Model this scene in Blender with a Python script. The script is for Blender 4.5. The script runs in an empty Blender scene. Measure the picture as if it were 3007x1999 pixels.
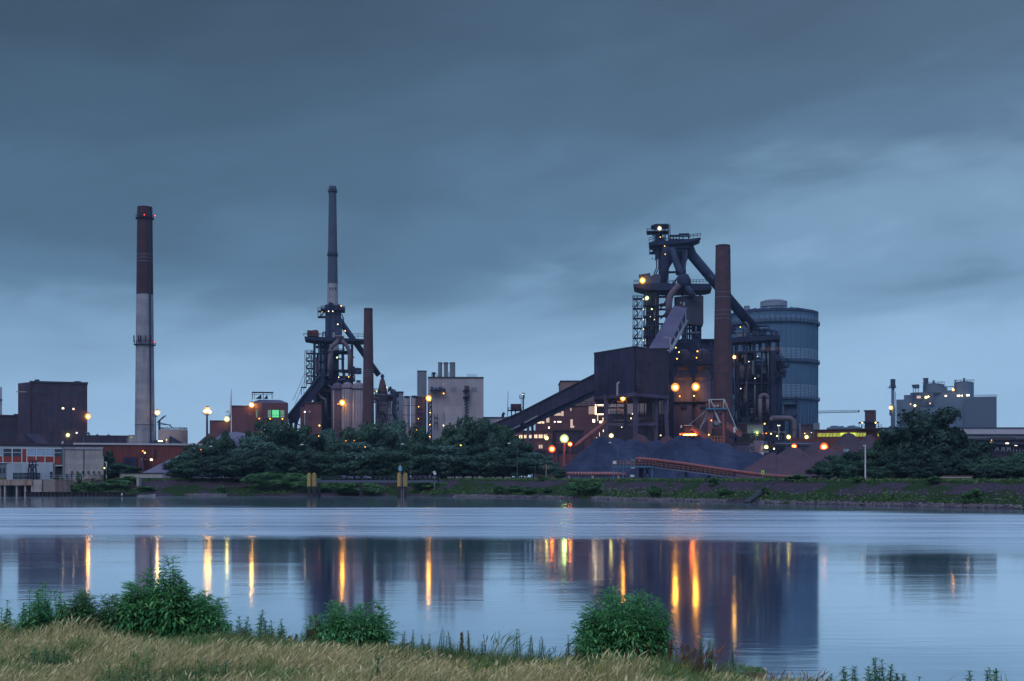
import bpy, math, random
import numpy as np
from mathutils import Vector, Matrix
R = math.radians
scene = bpy.context.scene
COL = scene.collection
random.seed(7); rng = np.random.default_rng(7)

# ------------------------------------------------------------------ camera
cam_d = bpy.data.cameras.new("camera"); cam = bpy.data.objects.new("camera", cam_d); COL.objects.link(cam)
cam.location = (0, 0, 6.0); cam.rotation_euler = (R(90), 0, 0)
cam_d.sensor_width = 36.0; cam_d.lens = 36.0 * 3600 / 3007.0
cam_d.shift_y = (1400 - 999.5) / 3007.0
cam_d.clip_start = 0.3; cam_d.clip_end = 30000
scene.camera = cam

# ------------------------------------------------------------------ view
scene.view_settings.view_transform = 'Standard'; scene.view_settings.look = 'None'
scene.view_settings.exposure = 0.30; scene.view_settings.gamma = 1.0; scene.view_settings.use_curve_mapping = False
cy = scene.cycles
cy.use_denoising = True; cy.max_bounces = 6; cy.diffuse_bounces = 2; cy.glossy_bounces = 4; cy.transparent_max_bounces = 8
cy.sample_clamp_indirect = 4.0; cy.sample_clamp_direct = 30.0
cy.caustics_reflective = False; cy.caustics_refractive = False

# ------------------------------------------------------------------ world: overcast dusk sky
SUN_EL, SUN_ROT = R(48), R(200)
world = bpy.data.worlds.new("World"); scene.world = world; world.use_nodes = True
nt = world.node_tree; nt.nodes.clear()
def N(t, **k):
    n = nt.nodes.new(t)
    for a, b in k.items(): setattr(n, a, b)
    return n
def mth(op, a, b=None, c=None, clamp=False):
    n = N('ShaderNodeMath', operation=op); n.use_clamp = clamp
    for i, v in enumerate((a, b, c)):
        if v is None: continue
        if isinstance(v, (int, float)): n.inputs[i].default_value = v
        else: nt.links.new(v, n.inputs[i])
    return n.outputs[0]
def ramp(fac, stops, interp='LINEAR'):
    r = N('ShaderNodeValToRGB'); r.color_ramp.interpolation = interp
    el = r.color_ramp.elements
    while len(el) < len(stops): el.new(0.5)
    for e, (p, c) in zip(el, stops):
        e.position = p; e.color = (c[0], c[1], c[2], 1) if hasattr(c, '__len__') else (c, c, c, 1)
    nt.links.new(fac, r.inputs[0]); return r.outputs[0]
def mixc(fac, a, b, mode='MIX'):
    m = N('ShaderNodeMix', data_type='RGBA', blend_type=mode)
    for i, v in ((0, fac), (6, a), (7, b)):
        if isinstance(v, (int, float)): m.inputs[i].default_value = v
        elif isinstance(v, tuple): m.inputs[i].default_value = (v[0], v[1], v[2], 1)
        else: nt.links.new(v, m.inputs[i])
    return m.outputs[2]
tc = N('ShaderNodeTexCoord'); sp = N('ShaderNodeSeparateXYZ'); nt.links.new(tc.outputs['Generated'], sp.inputs[0])
el_ = mth('ARCSINE', sp.outputs[2]); az = mth('ARCTAN2', sp.outputs[0], sp.outputs[1])
azn = mth('MULTIPLY', az, 2.5)                     # about -1..1 over the view
cb = N('ShaderNodeCombineXYZ')
nt.links.new(mth('ADD', mth('MULTIPLY', az, 1.0), mth('MULTIPLY', el_, 0.9)), cb.inputs[0])
nt.links.new(mth('ADD', mth('MULTIPLY', el_, 3.4), mth('MULTIPLY', az, -0.55)), cb.inputs[1])
n1 = N('ShaderNodeTexNoise'); n1.inputs['Scale'].default_value = 2.3; n1.inputs['Detail'].default_value = 5; n1.inputs['Distortion'].default_value = 0.35
n1.inputs['Roughness'].default_value = 0.5
nt.links.new(cb.outputs[0], n1.inputs['Vector'])
n2 = N('ShaderNodeTexNoise'); n2.inputs['Scale'].default_value = 7.0; n2.inputs['Detail'].default_value = 6; n2.inputs['Distortion'].default_value = 0.5
nt.links.new(cb.outputs[0], n2.inputs['Vector'])
nn = mth('ADD', mth('MULTIPLY', mth('SUBTRACT', n1.outputs[0], 0.5), 1.15), mth('MULTIPLY', mth('SUBTRACT', n2.outputs[0], 0.5), 0.42))
azc = mth('MINIMUM', mth('MAXIMUM', azn, -1.2), 1.2)
e2 = mth('SUBTRACT', el_, mth('MULTIPLY', azc, mth('MULTIPLY', el_, 0.30)))
t = mth('MULTIPLY', mth('ADD', e2, mth('MULTIPLY', nn, 0.225)), 1.0)
base = ramp(mth('MULTIPLY', t, 1.6), [(0.0, (.30, .48, .68)), (0.10, (.245, .41, .60)), (0.2, (.155, .285, .43)), (0.30, (.082, .164, .264)),
        (0.42, (.062, .122, .196)), (0.55, (.050, .097, .156)), (0.72, (.037, .070, .111)), (0.95, (.20, .28, .42)), (1.0, (.30, .38, .54))], 'EASE')
hor = ramp(mth('MULTIPLY', el_, 6.0, clamp=True), [(0.0, 1.0), (0.35, 0.75), (1.0, 0.0)], 'EASE')
base = mixc(mth('MULTIPLY', hor, 0.6), base, (.285, .455, .65))
# purple-grey towards the upper right
pr = mth('MULTIPLY', mth('ADD', mth('MULTIPLY', azc, 0.5), 0.35, clamp=True), mth('MULTIPLY', mth('SUBTRACT', el_, 0.10), 3.2, clamp=True), clamp=True)
base = mixc(mth('MULTIPLY', pr, 0.65), base, mixc(1.0, base, (1.36, 0.98, 0.90), 'MULTIPLY'))
zen = mth('MULTIPLY', mth('SUBTRACT', el_, 0.42), 3.0, clamp=True)
base = mixc(zen, base, (.46, .68, 1.10))
sky = N('ShaderNodeTexSky', sky_type='NISHITA', sun_disc=False); sky.sun_elevation = SUN_EL; sky.sun_rotation = SUN_ROT
sky.dust_density = 3.0
bg1 = N('ShaderNodeBackground'); bg1.inputs[1].default_value = 0.05; nt.links.new(sky.outputs[0], bg1.inputs[0])
bg2 = N('ShaderNodeBackground'); bg2.inputs[1].default_value = 1.0; nt.links.new(base, bg2.inputs[0])
mx = N('ShaderNodeMixShader'); mx.inputs[0].default_value = 0.93; nt.links.new(bg1.outputs[0], mx.inputs[1]); nt.links.new(bg2.outputs[0], mx.inputs[2])
wo = N('ShaderNodeOutputWorld'); nt.links.new(mx.outputs[0], wo.inputs[0])

sun_d = bpy.data.lights.new("sun", 'SUN'); sun_d.energy = 0.8; sun_d.angle = R(30); sun_d.color = (1.0, 0.90, 0.86)
sun = bpy.data.objects.new("sun", sun_d); COL.objects.link(sun)
_sd = Vector((math.sin(SUN_ROT) * math.cos(SUN_EL), math.cos(SUN_ROT) * math.cos(SUN_EL), math.sin(SUN_EL)))
sun.rotation_euler = _sd.to_track_quat('Z', 'Y').to_euler()

# ------------------------------------------------------------------ measures
F, CX, HY, CZ, G = 3600.0, 1503.5, 1400.0, 6.0, 5.2
def X(px, D): return (px - CX) / F * D
def Z(py, D): return CZ + (HY - py) / F * D
def W(px, py, D): return Vector((X(px, D), D, Z(py, D)))

class MB:
    def __init__(s): s.v = []; s.f = []
    def add(s, vs, fs):
        n = len(s.v); s.v += [tuple(v) for v in vs]; s.f += [tuple(i + n for i in f) for f in fs]; return s
    def box(s, x0, x1, y0, y1, z0, z1):
        return s.add([(x0,y0,z0),(x1,y0,z0),(x1,y1,z0),(x0,y1,z0),(x0,y0,z1),(x1,y0,z1),(x1,y1,z1),(x0,y1,z1)],
                     [(0,3,2,1),(4,5,6,7),(0,1,5,4),(1,2,6,5),(2,3,7,6),(3,0,4,7)])
    def pb(s, px0, px1, py0, py1, D, dep):      # box seen between two columns and two rows, front at D
        z1 = Z(py0, D); z0 = G if py1 is None else Z(py1, D)
        return s.box(X(px0, D), X(px1, D), D, D + dep, z0, z1)
    def beam(s, p, q, w, h=None):
        p = Vector(p); q = Vector(q); d = (q - p)
        if d.length < 1e-6: return s
        d.normalize(); h = h or w
        up = Vector((0, 0, 1)) if abs(d.z) < .95 else Vector((0, 1, 0))
        a = d.cross(up).normalized() * w / 2; b = a.cross(d).normalized() * h / 2
        vs = [p - a - b, p + a - b, p + a + b, p - a + b, q - a - b, q + a - b, q + a + b, q - a + b]
        return s.add(vs, [(0,1,2,3),(7,6,5,4),(0,4,5,1),(1,5,6,2),(2,6,7,3),(3,7,4,0)])
    def tube(s, pts, r, n=12, caps=True):
        pts = [Vector(p) for p in pts]; m = len(pts)
        rs = r if hasattr(r, '__len__') else [r] * m
        vs = []; a = None
        for i, p in enumerate(pts):
            d = (pts[min(i + 1, m - 1)] - pts[max(i - 1, 0)]).normalized()
            if a is None:
                up = Vector((0, 0, 1)) if abs(d.z) < .9 else Vector((0, 1, 0)); a = d.cross(up).normalized()
            else: a = (a - d * a.dot(d)).normalized()
            b = d.cross(a)
            for k in range(n):
                t = 2 * math.pi * k / n; vs.append(p + (a * math.cos(t) + b * math.sin(t)) * rs[i])
        fs = [(i*n+k, i*n+(k+1) % n, (i+1)*n+(k+1) % n, (i+1)*n+k) for i in range(m-1) for k in range(n)]
        if caps: fs += [tuple(range(n))[::-1], tuple((m-1)*n+k for k in range(n))]
        return s.add(vs, fs)
    def lathe(s, cx, cyy, prof, n=28):
        vs = []; m = len(prof)
        for r, z in prof:
            for k in range(n):
                t = 2 * math.pi * k / n; vs.append((cx + r * math.cos(t), cyy + r * math.sin(t), z))
        fs = [(i*n+k, i*n+(k+1) % n, (i+1)*n+(k+1) % n, (i+1)*n+k) for i in range(m-1) for k in range(n)]
        fs += [tuple(range(n))[::-1], tuple((m-1)*n+k for k in range(n))]
        return s.add(vs, fs)
    def prism(s, poly, y0, y1):                 # (x, z) outline pushed back from y0 to y1
        n = len(poly); vs = [(x, y0, z) for x, z in poly] + [(x, y1, z) for x, z in poly]
        return s.add(vs, [tuple(range(n)), tuple(range(2*n-1, n-1, -1))] + [(i, i+n, (i+1) % n + n, (i+1) % n) for i in range(n)])
    def pp(s, pts, D, dep): return s.prism([(X(a, D), Z(b, D)) for a, b in pts], D, D + dep)
    def plan(s, pts, z0, z1):                   # (x, y) outline raised from z0 to z1
        n = len(pts); vs = [(x, y, z0) for x, y in pts] + [(x, y, z1) for x, y in pts]
        return s.add(vs, [tuple(range(n))[::-1], tuple(range(n, 2*n))] + [(i, (i+1) % n, (i+1) % n + n, i+n) for i in range(n)])
    def rail(s, pts, h=1.2, step=2.5, w=0.16):  # hand rail along a path of points
        for p, q in zip(pts, pts[1:]):
            p = Vector(p); q = Vector(q); L = (q - p).length; k = max(1, int(L / step))
            for i in range(k + 1):
                c = p.lerp(q, i / k); s.beam(c, c + Vector((0, 0, h)), w)
            for u in (1.0, 0.5):
                s.beam(p + Vector((0, 0, h*u)), q + Vector((0, 0, h*u)), w * .9)
        return s

ORG = {}
def _mesh(name, mb, m, org, smooth):
    me = bpy.data.meshes.new(name)
    if isinstance(mb, MB):
        me.from_pydata([(a - org[0], b - org[1], c - org[2]) for a, b, c in mb.v], [], mb.f)
    else:
        V, Q = mb; V = np.asarray(V, np.float64) - np.array(org)[None]
        k = Q.shape[1]; me.vertices.add(len(V)); me.vertices.foreach_set('co', V.astype(np.float32).ravel())
        me.loops.add(Q.size); me.loops.foreach_set('vertex_index', Q.astype(np.int32).ravel())
        me.polygons.add(len(Q)); me.polygons.foreach_set('loop_start', np.arange(0, Q.size, k, dtype=np.int32))
        me.polygons.foreach_set('loop_total', np.full(len(Q), k, dtype=np.int32)); me.update(calc_edges=True)
    if smooth: me.polygons.foreach_set('use_smooth', [True] * len(me.polygons))
    if m: me.materials.append(m)
    me.validate(); return me
def T(name, label, cat, px, D, group=None, z=G, dep=0, xy=None):
    o = bpy.data.objects.new(name, None); COL.objects.link(o); o.empty_display_size = 1
    loc = (X(px, D), D + dep, z) if xy is None else (xy[0], xy[1], z)
    o.location = loc; ORG[o.name] = loc; o['label'] = label; o['category'] = cat
    if group: o['group'] = group
    return o
def P(parent, name, mb, m, label=None, smooth=False):
    org = ORG[parent.name]; me = _mesh(name, mb, m, org, smooth)
    o = bpy.data.objects.new(name, me); COL.objects.link(o); o.parent = parent; ORG[o.name] = org
    if label: o['label'] = label
    return o
def S(name, mb, m, label=None, cat=None, group=None, kind=None, org=None, smooth=False):
    if org is None:
        if isinstance(mb, MB): A = np.array(mb.v)
        else: A = np.asarray(mb[0])
        org = (float(A[:, 0].mean()), float(A[:, 1].mean()), float(A[:, 2].min())) if kind != 'structure' else (0, 0, 0)
    me = _mesh(name, mb, m, org, smooth); o = bpy.data.objects.new(name, me); COL.objects.link(o); o.location = org; ORG[o.name] = tuple(org)
    if kind: o['kind'] = kind
    if label: o['label'] = label
    if cat: o['category'] = cat
    if group: o['group'] = group
    return o
def copy_tree(o, loc=None, label=None, parent=None, rz=None, scale=None):
    c = o.copy(); COL.objects.link(c)
    if parent: c.parent = parent
    if loc is not None: c.location = loc
    if label: c['label'] = label
    if rz is not None: c.rotation_euler = (0, 0, rz)
    if scale: c.scale = scale
    for ch in list(o.children): copy_tree(ch, parent=c)
    return c

# ------------------------------------------------------------------ materials
def new_mat(name):
    global nt
    m = bpy.data.materials.new(name); m.use_nodes = True; nt = m.node_tree; nt.nodes.clear(); return m
def mat(name, c1, c2=None, scale=.25, stretch=(1, 1, 1), rough=.8, bump=0.0, lines=None, lc=.55, metal=0.0, streak=0.0, sc=(.2, .2, .2)):
    m = new_mat(name); c2 = c2 or tuple(v * .65 for v in c1)
    tcn = N('ShaderNodeTexCoord'); mp = N('ShaderNodeMapping'); mp.inputs['Scale'].default_value = stretch
    nt.links.new(tcn.outputs['Object'], mp.inputs[0])
    a = N('ShaderNodeTexNoise'); a.inputs['Scale'].default_value = scale; a.inputs['Detail'].default_value = 6; a.inputs['Roughness'].default_value = .65
    nt.links.new(mp.outputs[0], a.inputs['Vector'])
    fac = ramp(a.outputs[0], [(.32, 0.0), (.68, 1.0)])
    c = mixc(fac, c1, c2)
    if streak:
        mp2 = N('ShaderNodeMapping'); mp2.inputs['Scale'].default_value = (1, 1, .06); nt.links.new(tcn.outputs['Object'], mp2.inputs[0])
        b = N('ShaderNodeTexNoise'); b.inputs['Scale'].default_value = .9; b.inputs['Detail'].default_value = 4; nt.links.new(mp2.outputs[0], b.inputs['Vector'])
        c = mixc(mth('MULTIPLY', ramp(b.outputs[0], [(.45, 0.0), (.62, 1.0)]), streak), c, sc)
    if lines:
        sx = N('ShaderNodeSeparateXYZ'); nt.links.new(tcn.outputs['Object'], sx.inputs[0]); cx_ = N('ShaderNodeCombineXYZ')
        nt.links.new(mth('ADD', sx.outputs[0], mth('MULTIPLY', sx.outputs[1], 1.0)), cx_.inputs[0]); nt.links.new(sx.outputs[2], cx_.inputs[1])
        br = N('ShaderNodeTexBrick'); br.offset = lines[3] if len(lines) > 3 else 0.0
        br.inputs['Color1'].default_value = (1, 1, 1, 1); br.inputs['Color2'].default_value = (.8, .8, .8, 1); br.inputs['Mortar'].default_value = (lc, lc, lc, 1)
        br.inputs['Scale'].default_value = 1; br.inputs['Mortar Size'].default_value = lines[2]; br.inputs['Brick Width'].default_value = lines[0]; br.inputs['Row Height'].default_value = lines[1]
        nt.links.new(cx_.outputs[0], br.inputs['Vector']); c = mixc(1.0, c, br.outputs[0], 'MULTIPLY')
    pr_ = N('ShaderNodeBsdfPrincipled'); pr_.inputs['Roughness'].default_value = rough; pr_.inputs['Metallic'].default_value = metal
    pr_.inputs['Specular IOR Level'].default_value = .15
    nt.links.new(c, pr_.inputs['Base Color'])
    if bump:
        bp = N('ShaderNodeBump'); bp.inputs['Strength'].default_value = bump; bp.inputs['Distance'].default_value = .3
        nt.links.new(a.outputs[0], bp.inputs['Height']); nt.links.new(bp.outputs[0], pr_.inputs['Normal'])
    o = N('ShaderNodeOutputMaterial'); nt.links.new(pr_.outputs[0], o.inputs[0]); return m
def glow(name, c, s):
    m = new_mat(name); e = N('ShaderNodeEmission'); e.inputs[0].default_value = (*c, 1); e.inputs[1].default_value = s
    o = N('ShaderNodeOutputMaterial'); nt.links.new(e.outputs[0], o.inputs[0]); return m
def leafmat(name, c1, c2, c3=None, patch=None, rough=.6, trans=.25):
    m = new_mat(name); g = N('ShaderNodeNewGeometry')
    c = ramp(g.outputs['Random Per Island'], [(0, c1), (.6, c2), (1, c3 or c2)])
    if patch:
        a = N('ShaderNodeTexNoise'); a.inputs['Scale'].default_value = patch[0]; a.inputs['Detail'].default_value = 3; nt.links.new(g.outputs['Position'], a.inputs['Vector'])
        c = mixc(ramp(a.outputs[0], [(patch[1], 0.0), (patch[1] + .12, 1.0)]), c, patch[2])
    d = N('ShaderNodeBsdfDiffuse'); nt.links.new(c, d.inputs[0]); tr = N('ShaderNodeBsdfTranslucent'); nt.links.new(c, tr.inputs[0])
    gl = N('ShaderNodeBsdfGlossy'); gl.inputs['Roughness'].default_value = rough; gl.inputs[0].default_value = (.6, .7, .8, 1)
    m1 = N('ShaderNodeMixShader'); m1.inputs[0].default_value = trans; nt.links.new(d.outputs[0], m1.inputs[1]); nt.links.new(tr.outputs[0], m1.inputs[2])
    m2 = N('ShaderNodeMixShader'); m2.inputs[0].default_value = .02; nt.links.new(m1.outputs[0], m2.inputs[1]); nt.links.new(gl.outputs[0], m2.inputs[2])
    o = N('ShaderNodeOutputMaterial'); nt.links.new(m2.outputs[0], o.inputs[0]); return m

M = {}
M['steel'] = mat('dark_steel', (.014, .021, .055), (.026, .032, .072), .3, rough=.7)
M['steel2'] = mat('blue_grey_steel', (.050, .072, .135), (.030, .043, .088), .3, rough=.7)
M['rustpipe'] = mat('rusty_pipe', (.14, .11, .15), (.085, .08, .13), .35, rough=.75, streak=.5, sc=(.19, .13, .13))
M['mill'] = mat('sooty_brick', (.095, .065, .105), (.032, .032, .068), .2, stretch=(1, 1, .5), lines=(3.0, 4.5, .12), lc=.6, streak=.8, sc=(.06, .045, .075))
M['brick'] = mat('red_brick', (.165, .072, .085), (.10, .052, .078), .2, lines=(6, 3.2, .08), lc=.75, streak=.4, sc=(.12, .07, .08))
M['redclad'] = mat('red_cladding', (.20, .055, .05), (.13, .045, .05), .2, lines=(1.1, 60, .12), lc=.6, streak=.4, sc=(.10, .05, .06))
M['redpanel'] = mat('red_panel', (.30, .055, .045), (.22, .05, .045), .5)
M['concrete'] = mat('chimney_concrete', (.34, .335, .38), (.23, .23, .29), .22, streak=.55, sc=(.20, .19, .23), lines=(200, 2.4, .06), lc=.86, bump=.1)
M['stackbrown'] = mat('dark_brown_stack', (.07, .032, .045), (.045, .028, .045), .3, streak=.4, sc=(.05, .03, .04), lines=(200, 2.4, .06), lc=.8)
M['stackblue'] = mat('slate_stack', (.065, .085, .135), (.05, .068, .11), .3, streak=.4, sc=(.06, .065, .09))
M['stackred'] = mat('brick_stack', (.105, .058, .076), (.058, .040, .062), .28, streak=.45, sc=(.10, .055, .065), lines=(1.6, 1.0, .08, .5), lc=.75)
M['pale'] = mat('pale_cladding', (.37, .36, .42), (.30, .30, .37), .08, lines=(3.2, 9, .05), lc=.88, streak=.35, sc=(.27, .24, .29))
M['pale2'] = mat('blue_grey_cladding', (.20, .235, .29), (.16, .19, .25), .1, lines=(4, 12, .06), lc=.85, streak=.3, sc=(.13, .15, .2))
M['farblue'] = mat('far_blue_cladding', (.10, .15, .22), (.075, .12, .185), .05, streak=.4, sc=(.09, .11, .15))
M['gallery'] = mat('slate_gallery', (.034, .034, .074), (.017, .021, .054), .22, lines=(2.6, 50, .07), lc=.7, streak=.6, sc=(.055, .048, .088))
M['gallery2'] = mat('mauve_gallery', (.10, .088, .15), (.065, .062, .12), .2, lines=(3.4, 50, .05), lc=.88)
M['stove'] = mat('stove_shell', (.22, .185, .23), (.13, .12, .18), .18, stretch=(1, 1, .3), streak=.8, sc=(.32, .27, .29), lines=(100, 9, .12), lc=.7)
M['stovebrown'] = mat('brown_stove_shell', (.105, .078, .12), (.062, .052, .095), .2, streak=.5, sc=(.09, .065, .085), lines=(100, 12, .2), lc=.7)
M['roof'] = mat('dark_roof', (.06, .06, .08), (.045, .045, .065), .3)
M['roofpale'] = mat('pale_roof', (.3, .3, .36), (.24, .25, .31), .3)
M['white'] = mat('white_paint', (.62, .64, .68), (.5, .52, .58), .5)
M['shed'] = mat('pale_blue_shed', (.36, .42, .50), (.30, .35, .43), .3, lines=(1.2, 30, .04), lc=.88)
M['conc2'] = mat('weathered_concrete', (.42, .39, .40), (.32, .30, .32), .5, lines=(20, 1.6, .04), lc=.8, streak=.4, sc=(.27, .24, .26))
M['quay'] = mat('stained_quay', (.36, .30, .27), (.24, .20, .20), .6, streak=.8, sc=(.22, .12, .09))
M['holder'] = mat('gasholder_shell', (.07, .14, .24), (.055, .115, .20), .1, rough=.55)
M['holderlight'] = mat('gasholder_rib', (.22, .32, .44), (.18, .27, .38), .3, rough=.5)
M['coal'] = mat('coal', (.012, .018, .045), (.036, .045, .09), .09, stretch=(1, .5, 1), bump=.6, rough=.95)
M['coalgrey'] = mat('grey_ore', (.13, .12, .18), (.085, .085, .14), .1, bump=.6, rough=.95)
M['redore'] = mat('red_ore', (.080, .042, .058), (.048, .034, .052), .2, bump=.5, rough=.95)
M['redpipe'] = mat('red_paint_pipe', (.26, .085, .085), (.18, .07, .08), .5, rough=.6)
M['orangepaint'] = mat('orange_rail_paint', (.32, .14, .08), (.24, .11, .08), .5, rough=.6)
M['bluepaint'] = mat('blue_paint', (.07, .20, .30), (.05, .15, .24), .5, rough=.6)
M['yellow'] = mat('yellow_paint', (.50, .34, .09), (.36, .25, .10), .8, streak=.5, sc=(.2, .16, .1))
M['black'] = mat('black_tar', (.02, .022, .03), (.035, .035, .045), .8, rough=.6)
M['glassdark'] = mat('dark_glass', (.03, .045, .07), (.05, .07, .10), .4, rough=.25)
M['glassblue'] = mat('sky_blue_blind', (.30, .42, .58), (.25, .36, .52), .5, rough=.35)
M['galv'] = mat('galvanised_pole', (.42, .44, .48), (.34, .36, .40), .8, rough=.5)
M['wood'] = mat('old_timber', (.16, .10, .08), (.09, .06, .055), .6)
M['stone'] = mat('riprap_stone', (.20, .18, .21), (.11, .10, .13), 1.2, bump=.4)
M['bark'] = mat('bark', (.10, .085, .075), (.06, .05, .05), 1.5)
M['bridge'] = mat('bridge_steel', (.10, .12, .17), (.07, .09, .13), .6)
M['sign'] = mat('blue_sign', (.16, .42, .62), (.14, .38, .56), .6)
M['limesign'] = mat('lime_sign', (.40, .80, .08), (.36, .72, .08), .6)
M['leaf_far'] = leafmat('far_foliage', (.018, .050, .030), (.036, .085, .052), (.068, .13, .08))
M['leaf_far2'] = leafmat('far_foliage_dark', (.014, .034, .026), (.024, .054, .04), (.04, .08, .06))
M['leaf_pale'] = leafmat('far_foliage_silver', (.042, .09, .072), (.07, .14, .115), (.11, .19, .155))
M['leaf_bush'] = leafmat('bank_bush_foliage', (.03, .09, .03), (.05, .13, .045), (.08, .17, .06))
M['leaf_near'] = leafmat('elder_leaves', (.03, .15, .05), (.09, .30, .11), (.22, .48, .18), trans=.35, rough=.4)
M['leaf_near2'] = leafmat('weed_leaves', (.05, .15, .06), (.08, .20, .08), (.13, .25, .10), trans=.3)
M['dock'] = leafmat('dock_seed', (.14, .07, .05), (.22, .10, .06), (.12, .10, .05))
M['flower'] = leafmat('yellow_flower', (.6, .42, .03), (.7, .5, .05), (.6, .4, .03))
M['umbel'] = leafmat('umbel_flower', (.5, .48, .45), (.6, .55, .52), (.45, .38, .38))
M['straw'] = leafmat('meadow_grass', (.34, .26, .10), (.84, .69, .40), (.34, .38, .12), patch=(.7, .53, (.14, .24, .07)), trans=.35)
M['strawgreen'] = leafmat('edge_grass', (.09, .18, .06), (.16, .25, .09), (.38, .34, .16), trans=.3)
M['bankgrass'] = leafmat('bank_grass', (.05, .11, .04), (.09, .17, .055), (.16, .22, .08), trans=.3)
# light sources: sodium, warm white, mercury, red beacon, lit windows
L = {}
L['orange'] = glow('sodium_lamp', (1.0, .42, .035), 75)
L['amber'] = glow('amber_lamp', (1.0, .50, .08), 75)
L['yellow'] = glow('warm_lamp', (1.0, .80, .20), 34)
L['green'] = glow('mercury_lamp', (.75, 1.0, .30), 34)
L['redor'] = glow('red_orange_lamp', (1.0, .18, .02), 90)
L['red'] = glow('red_beacon', (1.0, .03, .04), 14)
L['white'] = glow('white_lamp', (1.0, .88, .62), 18)
L['win'] = glow('lit_window', (1.0, .72, .48), 1.1)
L['winpink'] = glow('dim_lit_window', (1.0, .72, .62), .55)
L['winhot'] = glow('bright_window', (1.0, .80, .55), 3.2)
L['wing'] = glow('green_window', (.15, .85, .38), .75)
L['wing2'] = glow('dim_green_window', (.35, .62, .5), .32)
L['winy'] = glow('yellow_strip', (.62, .72, .12), .5)
L['winyhot'] = glow('bright_yellow_strip', (.80, 1.0, .10), 1.0)
LS = {k: glow('small_' + k, tuple(m.node_tree.nodes['Emission'].inputs[0].default_value)[:3], {'red': 9}.get(k, 4.5)) for k, m in L.items() if not k.startswith('win')}
def halo_shell(name, c):  # half transparent emissive shell that imitates the glow around a large lamp
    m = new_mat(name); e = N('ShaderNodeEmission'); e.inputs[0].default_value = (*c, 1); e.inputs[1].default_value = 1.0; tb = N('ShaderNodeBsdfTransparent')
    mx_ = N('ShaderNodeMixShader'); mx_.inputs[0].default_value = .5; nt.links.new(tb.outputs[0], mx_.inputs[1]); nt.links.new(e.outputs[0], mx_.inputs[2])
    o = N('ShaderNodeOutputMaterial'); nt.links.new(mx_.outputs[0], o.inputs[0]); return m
HALO = {'orange': halo_shell('orange_lantern_glass', (1.5, .50, .10)), 'amber': halo_shell('amber_lantern_glass', (1.4, .62, .2)), 'redor': halo_shell('red_lantern_glass', (1.8, .22, .04)), 'yellow': halo_shell('yellow_lantern_glass', (1.1, .95, .35)), 'green': halo_shell('green_lantern_glass', (.8, 1.05, .35))}
M['lens'] = mat('lamp_housing', (.05, .05, .06), (.04, .04, .05), .6)

def lamp(root, px, py, D, r=.5, m='orange', name='lamp'):
    small = r < .74; z = Z(py, D); x = X(px, D); mb = MB(); r = r * (.47 if r < .74 else .68)
    mb.lathe(x, D, [(r*.15, z - r), (r*.75, z - r*.7), (r, z), (r*.85, z + r*.5), (r*.5, z + r*.8)], 12)
    o = P(root, name, mb, (LS if (small and m in LS) else L)[m], smooth=True)
    if not small and m in HALO:
        g_b = MB(); q = r * 1.95; g_b.lathe(x, D, [(q * math.cos(t_), z + q * math.sin(t_)) for t_ in np.linspace(-1.4, 1.4, 9)], 16); P(o, 'glass', g_b, HALO[m], smooth=True)  # added halo sphere around the bulb, not a lamp part
    if not small:
        hb = MB(); hb.lathe(x, D, [(r*.6, z + r*1.9), (r*1.0, z + r*2.0), (r*.8, z + r*2.3), (r*.2, z + r*2.5)], 12)
        P(o, 'housing', hb, M['lens'])
    return o
def win(root, px0, px1, py0, py1, D, m, name='window', proud=.12):
    mb = MB(); mb.box(X(px0, D), X(px1, D), D - proud, D + .05, Z(py1, D), Z(py0, D)); return P(root, name, mb, m)
def bld(name, label, cat, px0, px1, py, D, dep, m, roof='roof', ov=.4, group=None, z0=G):
    t = T(name, label, cat, (px0 + px1) / 2, D, group, z=z0); zt = Z(py, D)
    P(t, 'wall', MB().box(X(px0, D), X(px1, D), D, D + dep, z0, zt - .5), m)
    if roof: P(t, 'roof', MB().box(X(px0, D) - ov, X(px1, D) + ov, D - ov, D + dep + ov, zt - .5, zt), M[roof])
    return t
# ------------------------------------------------------------------ water, banks, ground
SH = [(-900, 392), (-420, 384), (-158, 379), (-32, 379), (4.5, 348), (41, 300), (66, 267), (95, 227), (130, 180), (200, 95), (330, -60)]
def shore(x): return float(np.interp(x, [a for a, b in SH], [b for a, b in SH]))
def shore_pt(px, off=0.0):                       # point on the far shoreline seen in a column, moved inland by off
    D = 300.0
    for _ in range(30): D = .5 * D + .5 * shore(X(px, D))
    D2 = D
    for _ in range(20):
        x = X(px, D2); sl = (shore(x + 2) - shore(x - 2)) / 4; D2 = .6 * D2 + .4 * (shore(x) + off * math.sqrt(1 + sl * sl))
    return X(px, D2), D2
m = new_mat('river_water'); g = N('ShaderNodeNewGeometry'); s_ = N('ShaderNodeSeparateXYZ'); nt.links.new(g.outputs['Position'], s_.inputs[0])
mp = N('ShaderNodeMapping'); mp.inputs['Scale'].default_value = (.012, .05, 1); nt.links.new(g.outputs['Position'], mp.inputs[0])
nz = N('ShaderNodeTexNoise'); nz.inputs['Scale'].default_value = 1; nz.inputs['Detail'].default_value = 4; nt.links.new(mp.outputs[0], nz.inputs['Vector'])
yy = mth('ADD', s_.outputs[1], mth('MULTIPLY', mth('SUBTRACT', nz.outputs[0], .5), 85))
yy = mth('ADD', yy, mth('MULTIPLY', mth('MAXIMUM', s_.outputs[0], 0.0), .55))
wind = mth('MULTIPLY', ramp(mth('DIVIDE', yy, 400), [(.26, 0.0), (.29, .25), (.325, .9), (.42, 1.0), (.575, 1.0), (.62, .12), (.80, .12), (.9, .3)]), 1.0)
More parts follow.
